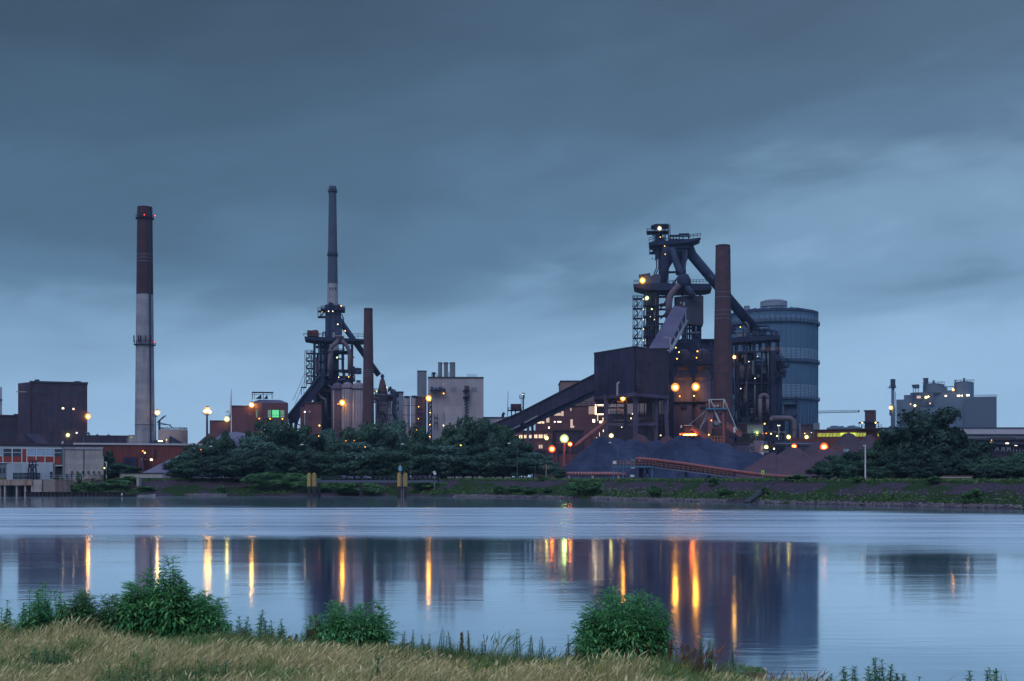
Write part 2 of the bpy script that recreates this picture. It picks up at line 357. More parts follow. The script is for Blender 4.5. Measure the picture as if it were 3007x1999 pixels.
mpp = N('ShaderNodeMapping'); mpp.inputs['Scale'].default_value = (.02, .11, 1); nt.links.new(g.outputs['Position'], mpp.inputs[0])
n4 = N('ShaderNodeTexNoise'); n4.inputs['Scale'].default_value = 1; n4.inputs['Detail'].default_value = 4; nt.links.new(mpp.outputs[0], n4.inputs['Vector'])
patch = ramp(n4.outputs[0], [(.42, .25), (.62, 1.0)])
mp2 = N('ShaderNodeMapping'); mp2.inputs['Scale'].default_value = (.35, 1.5, 1); nt.links.new(g.outputs['Position'], mp2.inputs[0])
w1 = N('ShaderNodeTexNoise'); w1.inputs['Scale'].default_value = 1.3; w1.inputs['Detail'].default_value = 3; nt.links.new(mp2.outputs[0], w1.inputs['Vector'])
mp3 = N('ShaderNodeMapping'); mp3.inputs['Scale'].default_value = (.08, .42, 1); nt.links.new(g.outputs['Position'], mp3.inputs[0])
w2 = N('ShaderNodeTexNoise'); w2.inputs['Scale'].default_value = 1.0; w2.inputs['Detail'].default_value = 2; nt.links.new(mp3.outputs[0], w2.inputs['Vector'])
hgt = mth('ADD', mth('MULTIPLY', w1.outputs[0], .008), mth('MULTIPLY', w2.outputs[0], .011))
hgt = mth('MULTIPLY', hgt, mth('ADD', mth('MULTIPLY', patch, .9), mth('MULTIPLY', wind, 1.0)))
bp = N('ShaderNodeBump'); bp.inputs['Strength'].default_value = 1; bp.inputs['Distance'].default_value = 1.0; nt.links.new(hgt, bp.inputs['Height'])
gl = N('ShaderNodeBsdfGlossy'); gl.inputs[0].default_value = (.97, .99, 1.0, 1)
mp5 = N('ShaderNodeMapping'); mp5.inputs['Scale'].default_value = (.012, .16, 1); nt.links.new(g.outputs['Position'], mp5.inputs[0])
n5 = N('ShaderNodeTexNoise'); n5.inputs['Scale'].default_value = 1; n5.inputs['Detail'].default_value = 5; n5.inputs['Roughness'].default_value = .7; nt.links.new(mp5.outputs[0], n5.inputs['Vector'])
wv = ramp(n5.outputs[0], [(.35, .45), (.65, 1.25)])
nt.links.new(mth('ADD', mth('MULTIPLY', mth('MULTIPLY', wind, wv), .26), .075), gl.inputs['Roughness']); nt.links.new(bp.outputs[0], gl.inputs['Normal'])
df = N('ShaderNodeBsdfDiffuse'); df.inputs[0].default_value = (.055, .14, .32, 1)
lw = N('ShaderNodeFresnel'); lw.inputs[0].default_value = 1.33
ms = N('ShaderNodeMixShader'); nt.links.new(mth('SUBTRACT', mth('ADD', mth('MULTIPLY', lw.outputs[0], .08), .90, clamp=True), mth('MULTIPLY', wind, .12)), ms.inputs[0])
nt.links.new(df.outputs[0], ms.inputs[1]); nt.links.new(gl.outputs[0], ms.inputs[2])
o = N('ShaderNodeOutputMaterial'); nt.links.new(ms.outputs[0], o.inputs[0]); M['water'] = m
S('water', MB().add([(-1500, -200, 0), (1500, -200, 0), (1500, 400, 0), (-1500, 400, 0)], [(0, 1, 2, 3)]), M['water'], kind='structure')

def ground_mat(name, dirt, dirt2, green, thr, z0=None):
    m = new_mat(name); g = N('ShaderNodeNewGeometry'); s_ = N('ShaderNodeSeparateXYZ'); nt.links.new(g.outputs['Position'], s_.inputs[0])
    a = N('ShaderNodeTexNoise'); a.inputs['Scale'].default_value = 1.6; a.inputs['Detail'].default_value = 6; nt.links.new(g.outputs['Position'], a.inputs['Vector'])
    b = N('ShaderNodeTexNoise'); b.inputs['Scale'].default_value = .13; b.inputs['Detail'].default_value = 5; nt.links.new(g.outputs['Position'], b.inputs['Vector'])
    c = mixc(ramp(a.outputs[0], [(.35, 0.0), (.65, 1.0)]), dirt, dirt2)
    f = ramp(b.outputs[0], [(thr, 0.0), (thr + .05, 1.0)])
    if z0:
        band = ramp(mth('DIVIDE', s_.outputs[2], 6.0), [(0, 0.0), (.10, .1), (.2, 1.0), (.33, .9), (.45, .25), (.74, .15), (.82, 1.0)])
        f = mth('MULTIPLY', ramp(mth('ADD', b.outputs[0], mth('MULTIPLY', band, .22)), [(thr + .10, 0.0), (thr + .14, 1.0)]), 1.0)
    c = mixc(f, c, mixc(a.outputs[0], green, tuple(v * .5 for v in green)))
    d = N('ShaderNodeBsdfDiffuse'); nt.links.new(c, d.inputs[0])
    bp = N('ShaderNodeBump'); bp.inputs['Strength'].default_value = .8; bp.inputs['Distance'].default_value = .4; nt.links.new(a.outputs[0], bp.inputs['Height']); nt.links.new(bp.outputs[0], d.inputs['Normal'])
    o = N('ShaderNodeOutputMaterial'); nt.links.new(d.outputs[0], o.inputs[0]); return m
M['bank'] = ground_mat('earth_bank', (.060, .046, .062), (.032, .028, .045), (.028, .052, .024), .47, True)
M['yard'] = ground_mat('works_yard', (.12, .08, .08), (.08, .06, .065), (.05, .09, .03), .62)
M['meadow'] = ground_mat('meadow_soil', (.16, .12, .07), (.09, .075, .045), (.05, .08, .03), .5)
def vnoise(x, y, s):                            # smooth value noise for numpy arrays
    x = x / s; y = y / s; xi = np.floor(x).astype(int); yi = np.floor(y).astype(int); fx = x - xi; fy = y - yi
    def h(a, b):
        n = np.sin(a * 127.1 + b * 311.7) * 43758.5453; return n - np.floor(n)
    fx = fx * fx * (3 - 2 * fx); fy = fy * fy * (3 - 2 * fy)
    return (h(xi, yi) * (1 - fx) + h(xi + 1, yi) * fx) * (1 - fy) + (h(xi, yi + 1) * (1 - fx) + h(xi + 1, yi + 1) * fx) * fy
def grid(Vx, Vy, Vz):
    a, b = Vx.shape; V = np.stack([Vx, Vy, Vz], -1).reshape(-1, 3)
    i = np.arange(a * b).reshape(a, b); Q = np.stack([i[:-1, :-1], i[:-1, 1:], i[1:, 1:], i[1:, :-1]], -1).reshape(-1, 4); return V, Q
PROF = [(-3, -1.2), (0, -.05), (1.2, .35), (3, .9), (5, 1.5), (6.5, 2.0), (8.5, 2.9), (11, 4.0), (13.5, 4.9), (15, 5.15), (18, 5.2)]
xs = np.arange(-420, 210, .8); so = np.array([shore(v) for v in xs])
sm = np.convolve(np.pad(so, 8, mode='edge'), np.ones(17) / 17, 'valid'); sl = np.gradient(sm, xs); nl = np.sqrt(1 + sl ** 2)
offs = np.interp(np.linspace(0, len(PROF) - 1, 44), range(len(PROF)), [p[0] for p in PROF]); zz = np.interp(offs, [p[0] for p in PROF], [p[1] for p in PROF])
BX = xs[:, None] - (sl / nl)[:, None] * offs[None]; BY = sm[:, None] + (1 / nl)[:, None] * offs[None] + 0 * BX
BZ = zz[None] + (vnoise(BX, BY, 1.1) - .5) * .35 + (vnoise(BX, BY, 4.0) - .5) * .7 * np.clip(1 - offs / 16, 0, 1)[None]
BZ[:, -1] = G; BY = BY + (vnoise(BX, BY * 0, 9) - .5) * 1.6 * np.clip(1 - offs / 12, 0, 1)[None]
S('riverbank', grid(BX, BY, BZ), M['bank'], kind='structure', smooth=True)
def bank_z(off): return float(np.interp(off, [p[0] for p in PROF], [p[1] for p in PROF]))
gx = xs[::4]; e0 = BX[::4, -1]; e1 = BY[::4, -1]
rows = [(e0, e1, np.full_like(e0, G)), (e0 * 1.02, e1 + 30, np.full_like(e0, G)), (e0 * 1.6, e1 + 300, np.full_like(e0, G)), (e0 * 30, np.full_like(e0, 14000), np.full_like(e0, G))]
S('ground', grid(*[np.array([r[k] for r in rows]).T for k in range(3)]), M['yard'], kind='structure')

# near bank
def edge(x): return np.interp(x, [-60, -14.4, 2.0, 5.0, 7.5, 11, 60], [36, 34.5, 28.5, 26.4, 22.5, 18, 8])
def zland(x, y):
    d = edge(x) - y; u = np.clip((20 - y) / 22, 0, 1); base = 1.5 + 2.9 * u * u * (3 - 2 * u) + (vnoise(x, y, 2.3) - .5) * .22 + (vnoise(x, y, .7) - .5) * .06
    return np.where(d > 0, base - .12 * np.exp(-d * 1.2), np.maximum(base + d * .5, -1.5))
xa, ya = np.meshgrid(np.arange(-60, 60, .4), np.arange(-40, 44, .4), indexing='ij')
S('meadow_ground', grid(xa, ya, zland(xa, ya)), M['meadow'], kind='structure', smooth=True)

def quads(C, size, flat=0.0, ratio=.6, rs=None, nd=None):     # leaf-sized quads at points C
    rs = rs or rng; n = len(C); nrm = rs.normal(size=(n, 3)) * (1 if nd is None else .42); nrm = nrm if nd is None else nrm + nd; nrm[:, 2] += flat; nrm /= np.linalg.norm(nrm, axis=1, keepdims=True)
    u = np.cross(nrm, rs.normal(size=(n, 3))); u /= np.linalg.norm(u, axis=1, keepdims=True); v = np.cross(nrm, u)
    s = (size * rs.uniform(.6, 1.35, n))[:, None]; u = u * s; v = v * s * ratio
    V = np.stack([C - u, C - v * .9 + u * .1, C + u, C + v * .9 + u * .1], 1).reshape(-1, 3); return V, np.arange(4 * n).reshape(n, 4)
def blades(x, y, z, h, w, lean, rs=None, head=None):  # bent grass blades: 2 quads each, plus an optional seed head
    rs = rs or rng; n = len(x); a = rs.uniform(0, 2 * np.pi, n); wx = np.cos(a) * w / 2; wy = np.sin(a) * w / 2
    lx = h * (lean[0] + rs.normal(0, .27, n)); ly = h * (lean[1] + rs.normal(0, .27, n)); b = np.stack([x, y, z], -1)
    def lv(t, k): c = b + np.stack([lx * t * t, ly * t * t, h * (t - .12 * t * t)], -1); o = np.stack([wx * k, wy * k, 0 * wx], -1); return [c - o, c + o]
    L_ = lv(0, 1) + lv(.55, .8) + lv(1, .18); V = np.stack(L_, 1); k = 6
    Q = np.concatenate([np.array([[0, 1, 3, 2], [2, 3, 5, 4]])[None] + (np.arange(n) * k)[:, None, None]]).reshape(-1, 4)
    V = V.reshape(-1, 3)
    if head is not None:
        idx = np.where(rs.random(n) < head[0])[0]; hh = []
        for t, kk in ((.82, .3), (.93, 1.0), (1.08, .15)):
            c = b[idx] + np.stack([lx[idx]*t*t, ly[idx]*t*t, h[idx]*(t-.12*t*t)], -1); o = np.stack([np.cos(a[idx]), np.sin(a[idx]), 0*a[idx]], -1) * head[1] * kk; hh += [c - o, c + o]
        H = np.stack(hh, 1).reshape(-1, 3); Qh = (np.array([[0, 1, 3, 2], [2, 3, 5, 4]])[None] + (np.arange(len(idx)) * 6)[:, None, None]).reshape(-1, 4) + len(V)
        V = np.concatenate([V, H]); Q = np.concatenate([Q, Qh])
    return V, Q
# meadow grass
n = 210000; gx = rng.uniform(-20, 15, n); gy = rng.uniform(19.5, 36.5, n); d = edge(gx) - gy
k = (d > -1.3) & (rng.random(n) < np.where(np.abs(gx / gy * 3600) < 1750, 1, .5)); gx, gy, d = gx[k], gy[k], d[k]
k = (d > .7 + .9 * vnoise(gx, gy, 1.7)) & (rng.random(len(gx)) > .10 + .35 * (vnoise(gx, gy, 1.2) > .66)); gh = rng.uniform(.28, .62, len(gx)) * (.6 + .8 * vnoise(gx, gy, 1.3))
S('meadow_grass', blades(gx[k], gy[k], zland(gx[k], gy[k]), gh[k], .011, (.22, 0), head=(.45, .015)), M['straw'], kind='stuff',
  label='dry golden meadow grass with bent seed heads in front of the river', cat='grass')
k = ~k; S('edge_grass', blades(gx[k], gy[k], zland(gx[k], gy[k]), gh[k] * .95, .017, (.22, 0), head=(.15, .01)), M['strawgreen'], kind='stuff',
  label='dark green grass fringe along the lip of the near bank', cat='grass')
n = 26000; gx = rng.uniform(-20, 15, n); gy = edge(gx) + rng.uniform(-.9, .9, n); S('bank_fringe_grass', blades(gx, gy, zland(gx, gy), rng.uniform(.2, .5, n), .018, (.2, 0)), M['strawgreen'], kind='stuff',
  label='denser green tufts right at the drop to the water', cat='grass')
# far bank green
n = 45000; i = rng.integers(0, len(xs), n); off = np.where(rng.random(n) < .55, rng.uniform(13, 18.5, n), rng.uniform(1.5, 8, n))
px_, py_ = BX[i, 0] * 0 + xs[i] - (sl / nl)[i] * off, sm[i] + (1 / nl)[i] * off; keep = (off > 12.5) | (vnoise(px_, off * 3, 9) > .55); i, off, px_, py_ = i[keep], off[keep], px_[keep], py_[keep]
C = np.stack([px_, py_, np.interp(off, [p[0] for p in PROF], [p[1] for p in PROF]) + rng.uniform(0, .45, len(off))], -1)
S('riverbank_grass', quads(C, .34, ratio=.5), M['bankgrass'], kind='stuff', label='rough green grass and weeds along the far riverbank', cat='grass')
def stones(name, label, ranges, n, off=(.1, 1.8), s=(.18, .42)):
    mb = MB()
    for _ in range(n):
        a, b = random.choice(ranges); o_ = random.uniform(*off); x, y = shore_pt(random.uniform(a, b), o_); r = random.uniform(*s); z = bank_z(o_)
        vs = [(x + r * random.uniform(.6, 1.1) * sx, y + r * random.uniform(.6, 1.1) * sy, z + r * .7 * random.uniform(.6, 1.1) * sz + .1) for sz in (-1, 1) for sx, sy in ((-1, -1), (1, -1), (1, 1), (-1, 1))]
        mb.add(vs, [(0,3,2,1),(4,5,6,7),(0,1,5,4),(1,2,6,5),(2,3,7,6),(3,0,4,7)])
    S(name, mb, M['stone'], kind='stuff', label=label, cat='stones')
stones('rubble', 'pale rubble stones along the waterline of the far bank', [(545, 665), (1330, 1680), (1740, 2130), (2230, 3000)], 1500)
stones('rubble', 'scattered stones higher on the bare earth of the far bank', [(1860, 2400), (2450, 3000), (1750, 1900)], 260, (5, 9), (.1, .25))

# quay and sheet piling on the left
D0 = 374.0
t = T('quay_wall', 'stained concrete quay wall with dark openings below the pale shed', 'quay', 60, D0, z=-1)
P(t, 'quay_deck', MB().pb(-260, 94, 1408, 1425, D0, 14), M['quay']); P(t, 'quay_block', MB().pb(94, 122, 1409, 1455, D0 + .5, 12), M['conc2'])
P(t, 'back_wall', MB().box(X(-260, D0), X(94, D0), D0 + 5, D0 + 12, -1, Z(1425, D0)), M['pale2'])
for a in (-150, -70, -5, 10, 45, 70, 90):
    P(t, 'pier', MB().box(X(a, D0), X(a + 5, D0), D0 + .3, D0 + 6, -1, Z(1425, D0) - .02), M['conc2'])
t = T('retaining_wall', 'rusty stained low retaining wall with fence beside the quay block', 'wall', 140, D0, z=0)
P(t, 'wall', MB().plan([(X(122, D0), D0 + 1), (X(150, D0), D0 + 3), (X(182, D0), D0 + 8), (X(182, D0), D0 + 10), (X(122, D0), D0 + 10)], 0, G), M['quay'])
P(t, 'railing', MB().rail([(X(122, D0), D0 + 1.3, G), (X(150, D0), D0 + 3.3, G), (X(205, D0), D0 + 9, G)], 1.3, 1.4, .12), M['galv'])
mb = MB(); x0, x1 = X(75, 371), X(362, 371); k = 0; x = x0
while x < x1:
    y = 371 + (.35 if k % 2 else 0); mb.box(x, x + .62, y, y + .3, -1, Z(1446, 371)); x += .62; k += 1
mb.box(x0, x1, 371.32, 371.9, -1, Z(1447, 371)); mb.box(x0 - .2, x1 + .2, 370.8, 372.1, Z(1446, 371), Z(1446, 371) + .2)
S('sheet_pile_wall', mb, M['black'], 'black ribbed steel sheet piling along the water under the bank', 'sheet piling')
# the two small boats
def boat(label, px0, px1, Dd, cover):
    xa_, xb_ = X(px0, Dd), X(px1, Dd); Lb = xb_ - xa_; t = T('rowing_boat', label, 'boat', (px0 + px1) / 2, Dd, 'small boats moored below the bank', z=0)
    def sec(u): w = .85 * math.sin(min(1, u * 1.7 + .22) * math.pi / 2) * (1 if u < .6 else math.cos((u - .6) / .4 * 1.45)); return w, .55 + .35 * u ** 3
    vs = []; n_ = 12
    for i_ in range(n_):
        u = i_ / (n_ - 1); w, h = sec(u); x = xa_ + Lb * u; vs += [(x, Dd - w, h), (x, Dd - w * .6, -.1), (x, Dd + w * .6, -.1), (x, Dd + w, h), (x, Dd + w * .82, h), (x, Dd + w * .5, .1), (x, Dd - w * .5, .1), (x, Dd - w * .82, h)]
    fs = [(8*i_+k_, 8*i_+(k_+1) % 8, 8*(i_+1)+(k_+1) % 8, 8*(i_+1)+k_) for i_ in range(n_ - 1) for k_ in range(8)] + [tuple(range(8))[::-1], tuple(8*(n_-1)+k_ for k_ in range(8))]
    P(t, 'hull', MB().add(vs, fs), M['galv'] if not cover else M['black'])
    for u in (.3, .62):
        w, h = sec(u); x = xa_ + Lb * u; P(t, 'bench', MB().box(x - .12, x + .12, Dd - w * .8, Dd + w * .8, h - .16, h - .1), M['wood'])
    P(t, 'outboard_motor', MB().box(xa_ - .35, xa_ + .02, Dd - .16, Dd + .16, .35, 1.15), M['black'] if not cover else M['white'])
boat('dark low boat moored at the end of the sheet piling', 360, 400, 368.5, True)
boat('slim pale grey boat with raised bow moored below the bank', 405, 456, 369.5, False)
# dolphins and footbridge
def dolphin(label, px0, px1, D):
    t = T('mooring_dolphin', label, 'mooring post', (px0 + px1) / 2, D, 'yellow topped mooring dolphins in the river', z=-1)
    for a, b in ((px0, px0 + 10), (px1 - 10, px1)):
        x = (X(a, D) + X(b, D)) / 2; r = (X(b, D) - X(a, D)) / 2
        P(t, 'pile', MB().box(x - r*.9, x + r*.9, D - r, D + r, -1, Z(1428, D)), M['black']); P(t, 'marker_board', MB().box(x - r, x + r, D - r - .15, D + r + .15, Z(1428, D), Z(1391, D)).box(x - r*.7, x + r*.7, D - r*.7, D + r*.7, Z(1391, D), Z(1388, D)), M['yellow'])
    xm = (X(px0, D) + X(px1, D)) / 2
    P(t, 'ladder', MB().beam((xm - .3, D, -1), (xm - .3, D, Z(1392, D)), .12).beam((xm + .3, D, -1), (xm + .3, D, Z(1392, D)), .12), M['galv'])
    P(t, 'crossbeam', MB().box(X(px0 + 8, D), X(px1 - 8, D), D - .2, D + .2, Z(1434, D), Z(1430, D)), M['black'])
dolphin('yellow and black twin mooring piles left of the footbridge', 903, 928, 352)
dolphin('yellow and black twin mooring piles at the middle of the footbridge, under the blue sign', 1167, 1196, 347)
t = T('footbridge', 'steel footbridge with railings linking the mooring piles to the far bank', 'footbridge', 1080, 356, z=-1)
Db = 356; zb = Z(1411, Db)
P(t, 'deck', MB().box(X(928, Db), X(1290, Db), Db, Db + 1.6, zb - .15, zb + .15).box(X(928, Db), X(1290, Db), Db, Db + .2, zb - .6, zb - .15), M['bridge'])
for yy_ in (.1, 1.5): P(t, 'railing', MB().rail([(X(928, Db), Db + yy_, zb + .15), (X(1290, Db), Db + yy_, zb + .15)], 1.1, 1.3, .07), M['bridge'])
for a in (932, 1056, 1178): P(t, 'pier', MB().box(X(a, Db), X(a + 7, Db), Db + .2, Db + 1.4, -1, zb - .6), M['black'])
P(t, 'landing', MB().box(X(1285, Db), X(1292, Db), Db, Db + 22, zb - .4, zb + .12), M['bridge'])
t = T('river_sign', 'small blue square sign on a post above the mooring piles', 'sign', 1175, 358, z=zb)
P(t, 'post', MB().beam(W(1175, 1411, 357.2), W(1175, 1366, 357.2), .15), M['galv']); P(t, 'panel', MB().pb(1170, 1180, 1370, 1382, 357, .12), M['sign']); P(t, 'cap_lamp', MB().pb(1173, 1177, 1366, 1369, 357, .3), M['white'])
t = T('diamond_sign', 'small tilted diamond shaped board beside the footbridge end', 'sign', 1276, 362, z=G)
c = W(1276, 1388, 362); P(t, 'panel', MB().prism([(c.x - .55, c.z + .3), (c.x + .1, c.z + .6), (c.x + .6, c.z - .4), (c.x - .05, c.z - .7)], 362, 362.1), M['white'])
P(t, 'post', MB().beam((c.x, 362.2, 2.5), (c.x, 362.2, c.z), .12), M['galv'])
t = T('slipway', 'dark sloping steel stair slip running down the far bank to the water', 'slipway', 2240, 285, z=0)
a = shore_pt(2192, -.5); b = shore_pt(2288, 15.5)
P(t, 'ramp', MB().beam((a[0], a[1], .1), (b[0], b[1], 5.25), 1.6, .35), M['black'])
for s_x in (-1.0, 1.0): P(t, 'handrail', MB().beam((a[0] + s_x, a[1], .9), (b[0] + s_x, b[1], 6.0), .10), M['steel'])
# ------------------------------------------------------------------ left group of works buildings
t = bld('mill_building', 'tall sooty brick mill block with small windows at the far left', 'building', 90, 257, 1120, 600, 30, M['mill'])
P(t, 'side_wing', MB().plan([(X(52, 600), 612), (X(90, 600) , 600), (X(90, 600), 628), (X(52, 600), 628)], G, Z(1126, 606)), M['mill'])
P(t, 'eaves_band', MB().pb(91, 256, 1121.5, 1125, 599.6, .4), M['roof'])
P(t, 'pale_band', MB().pb(57, 86, 1151, 1154, 603.4, .3), M['conc2'])
P(t, 'pilaster', MB().pb(87, 90.5, 1124, None, 599.5, .5), M['stackbrown'])
P(t, 'rooftop_unit', MB().pb(111, 125, 1115.5, 1120, 604, 5), M['roof']); P(t, 'rooftop_unit', MB().pb(227, 247, 1117.5, 1122, 604, 5), M['roof'])
for a in (105, 120, 135, 150, 165, 180, 195, 210, 225): win(t, a, a + 4, 1221, 1227, 600, M['glassdark'])
for a in (100, 125, 150, 175, 200, 225): win(t, a, a + 8, 1147, 1156, 600, M['glassdark'])
for a in (95, 151, 197, 234): win(t, a, a + 7, 1195, 1205, 600, M['glassdark'])
win(t, 182, 188, 1196.5, 1200.5, 600, L['winhot']); win(t, 214, 218, 1197.5, 1202, 600, L['winhot'])
for a in (150, 182, 195): win(t, a, a + 6, 1237, 1246, 600, M['glassdark'])
for a in (187, 197, 208): win(t, a - 1, a + 4, 1259, 1262, 600, M['glassdark'])
win(t, 150, 155, 1274, 1282, 600, M['glassdark'])
lamp(t, 257, 1221, 599, 1.15, 'orange'); lamp(t, 223, 1270, 599, .7, 'white'); lamp(t, 197, 1277, 599, .75, 'yellow')
t = bld('mill_annexe', 'lower dark brick wing joined to the left of the tall mill', 'building', -120, 66, 1217, 606, 30, M['mill'])
P(t, 'parapet_step', MB().pb(41, 66, 1213.5, 1217, 606, 20), M['roof'])
for a in (0, 10, 20, 30): win(t, a, a + 7, 1266, 1283, 606, M['glassdark'])
t = T('stack', 'slim pale stack rising behind the lower mill wing at the frame edge', 'chimney', -4, 640); x = X(-4, 640)
P(t, 'shaft', MB().lathe(x, 640, [(1.75, G), (1.6, Z(1136, 640))]), M['concrete'], smooth=True); P(t, 'ring', MB().lathe(x, 640, [(2.1, Z(1175, 640)), (2.1, Z(1173, 640))]), M['steel'])
t = T('ore_chute', 'dark sloping covered chute house in front of the mill', 'chute', 105, 560)
P(t, 'casing', MB().pp([(70, 1276), (75, 1273), (112, 1273), (152, 1307), (152, 1400), (100, 1400), (84, 1310)], 560, 14), M['gallery'])
P(t, 'side_panel', MB().pp([(74, 1275), (112, 1274.5), (149, 1306), (112, 1306)], 559.7, .3), M['gallery2'])
t = bld('yard_shed', 'low reddish shed with rooftop pipes in front of the mill', 'shed', -60, 240, 1302, 500, 20, M['redclad'])
P(t, 'gable', MB().pp([(-60, 1302), (20, 1296), (90, 1299), (140, 1302)], 502, 10), M['stackbrown'])
P(t, 'vent_pipe', MB().tube([W(190, 1302, 502), W(190, 1297, 502), W(193, 1297, 502)], .35, 8), M['white'])
t = bld('low_hall', 'long low dark hall between the mill and the big chimney', 'building', 245, 396, 1278, 590, 40, M['pale2'], 'roof')
P(t, 'dark_front', MB().pb(246, 370, 1280, 1400, 589.7, .3), M['mill'])
for a in (285, 318): P(t, 'roof_monitor', MB().pp([(a, 1278), (a + 5, 1274), (a + 10, 1278)], 592, 8), M['roof'])
P(t, 'stair_tower', MB().pb(370, 393, 1276, None, 586, 6), M['conc2']); win(t, 374, 382, 1282.5, 1285, 586, L['winy'])
P(t, 'vent_pipe', MB().tube([W(256, 1278, 592), W(256, 1272, 592), W(265, 1272, 592), W(266, 1278, 592)], .5, 8), M['steel2'])

def chimney(name, label, D, x0t, x1t, yt, x0b, x1b, yb, m_top, m_bot, split, rings, extra_y=1400):
    rt, rb = (x1t - x0t) / 7200 * D, (x1b - x0b) / 7200 * D; pc = (x0b + x1b) / 2; pct = (x0t + x1t) / 2
    x = X((pc + pct) / 2, D); t = T(name, label, 'chimney', (pc + pct) / 2, D)
    def rad(py): return rt + (rb - rt) * (py - yt) / (yb - yt)
    ys = list(np.linspace(yt, split or extra_y, 8)); prof = [(rad(v), Z(v, D)) for v in ys][::-1]
    if split: prof[0] = (rad(split), Z(split, D))
    prof += [(rt * .86, Z(yt, D)), (rt * .82, Z(yt, D) - 3)]
    P(t, 'upper_shaft' if split else 'shaft', MB().lathe(x, D, prof, 40), m_top, smooth=False)
    if split: P(t, 'lower_shaft', MB().lathe(x, D, [(rad(v), Z(v, D)) for v in np.linspace(extra_y, split, 8)], 40), m_bot)
    for yr, ov, railh in rings:
        z = Z(yr, D); r = rad(yr) + ov; d_ = P(t, 'platform', MB().lathe(x, D, [(rad(yr), z - .35), (r, z - .25), (r, z), (rad(yr) * .98, z)], 28), M['steel'])
        if railh:
            pts = [(x + r * math.cos(a) * .97, D + r * math.sin(a) * .97, z) for a in np.linspace(0, 2 * math.pi, 15)]
            P(d_, 'railing', MB().rail(pts, railh, 9, .12), M['steel'])
    return t, x, rad
D = 560
t, x, rad = chimney('tall_chimney', 'tallest left chimney, dark brown above and grey concrete below, with red beacons', D, 406, 449, 608, 394.5, 451.5, 1300, M['stackbrown'], M['concrete'], 865, [(641, .7, 1.3), (1012, .9, 1.6)])
P(t, 'ladder', MB().beam((x + rad(1300) * .82, D - rad(1300) * .6 - .3, G), (x + rad(620) * .82, D - rad(620) * .6 - .3, Z(620, D)), .7, .3), M['steel'])
for a, b in ((424, 630), (455, 633), (399, 1004), (413, 1002), (454, 1003)):
    lamp(t, a, b, D - (rad(b) + .8 if 404 < a < 450 else 1), .38, 'red', 'beacon')
for yb_ in (749, 759, 769): P(t, 'band', MB().lathe(x, D, [(rad(yb_) + .06, Z(yb_, D)), (rad(yb_) + .06, Z(yb_ - 1.2, D))], 40), M['pale2'])
for a in (403, 416, 422, 437, 452): P(t, 'antenna', MB().beam((X(a, D), D - rad(990) - .9, Z(1008, D)), (X(a, D), D - rad(990) - .9, Z(988, D)), .45), M['steel'])
P(t, 'stain_ring', MB().lathe(x, D, [(rad(1248) + .05, Z(1249, D)), (rad(1248) + .05, Z(1247, D))], 40), M['gallery'])
D = 655
t, x, rad = chimney('slim_chimney', 'slender slate chimney rising behind the smaller blast furnace', D, 967, 988, 547, 959, 993, 960, M['stackblue'], M['concrete'], 833, [(563, .55, 1.2), (750, .5, 1.2)])
for a in (968, 976, 984): P(t, 'slot', MB().pb(a, a + 2.6, 843, 851, D - rad(847) - .15, .5), M['black'])
D = 570
t, x, rad = chimney('brick_chimney', 'plain red brown brick stack beside the smaller blast furnace', D, 1070, 1095, 905, 1063, 1098, 1250, M['stackred'], None, None, [(909, .12, 0)])
for yb_ in (1086, 1092, 1098, 1105): P(t, 'band', MB().lathe(x, D, [(rad(yb_) + .05, Z(yb_, D)), (rad(yb_) + .05, Z(yb_ - .9, D))], 40), M['pale2'])
D = 545
t, x, rad = chimney('brick_chimney', 'broad brown brick stack in front of the large blast furnace', D, 2102, 2144, 720, 2094, 2151, 1175, M['stackred'], None, None, [(723, .15, 0)])
for yb_ in (779, 792, 860, 874, 913, 925, 937): P(t, 'band', MB().lathe(x, D, [(rad(yb_) + .05, Z(yb_, D)), (rad(yb_) + .05, Z(yb_ - 1.1, D))], 40), M['pale2'] if yb_ in (860, 874, 913, 925, 937) else M['stackbrown'])
P(t, 'conductor', MB().beam((x + rad(1200) * .9, D - rad(1200) * .5, G), (x + rad(730) * .9, D - rad(730) * .5, Z(730, D)), .3), M['steel'])

# red corrugated hall, pale tank, small crane
t = bld('corrugated_hall', 'long dark red corrugated hall behind the concrete block building', 'building', 222, 700, 1303, 470, 30, M['redclad'], None)
P(t, 'roof', MB().box(X(222, 470) - .3, X(700, 470), 469.6, 500, Z(1303, 470) - .5, Z(1301.5, 470)), M['galv'])
win(t, 441, 448, 1347, 1352, 470, L['winhot']); win(t, 422, 429, 1347, 1351, 470, M['conc2'])
P(t, 'lean_to', MB().pb(355, 400, 1343, 1400, 466, 4), M['gallery']); P(t, 'door_tower', MB().pb(394, 412, 1332, 1400, 465, 5), M['redclad'])
P(t, 'hatch', MB().pb(451, 457, 1318, 1345, 469.6, .4), M['black']); win(t, 403, 408, 1346, 1352, 465, M['conc2'])
lamp(t, 406, 1324, 464, .55, 'redor')
t = T('storage_tank', 'pale pink storage tank with roof railing behind the red hall', 'tank', 498, 600); x = X(498, 600)
P(t, 'shell', MB().lathe(x, 606, [(7.1, G), (7.1, Z(1262, 600)), (6.6, Z(1261, 600))], 40), mat('tank_shell', (.48, .38, .37), (.40, .31, .32), .2, lines=(7, 2.6, .05), lc=.9), smooth=False)
pts = [(x + 6.8 * math.cos(a), 606 + 6.8 * math.sin(a), Z(1261, 600)) for a in np.linspace(0, 6.283, 16)]; P(t, 'railing', MB().rail(pts, 1.1, 9, .2), M['steel'])
P(t, 'inclined_duct', MB().beam(W(498, 1284, 597), W(540, 1308, 597), 1.4, 1.6).beam(W(500, 1284, 597), W(500, 1310, 597), 1.2), M['steel2'])
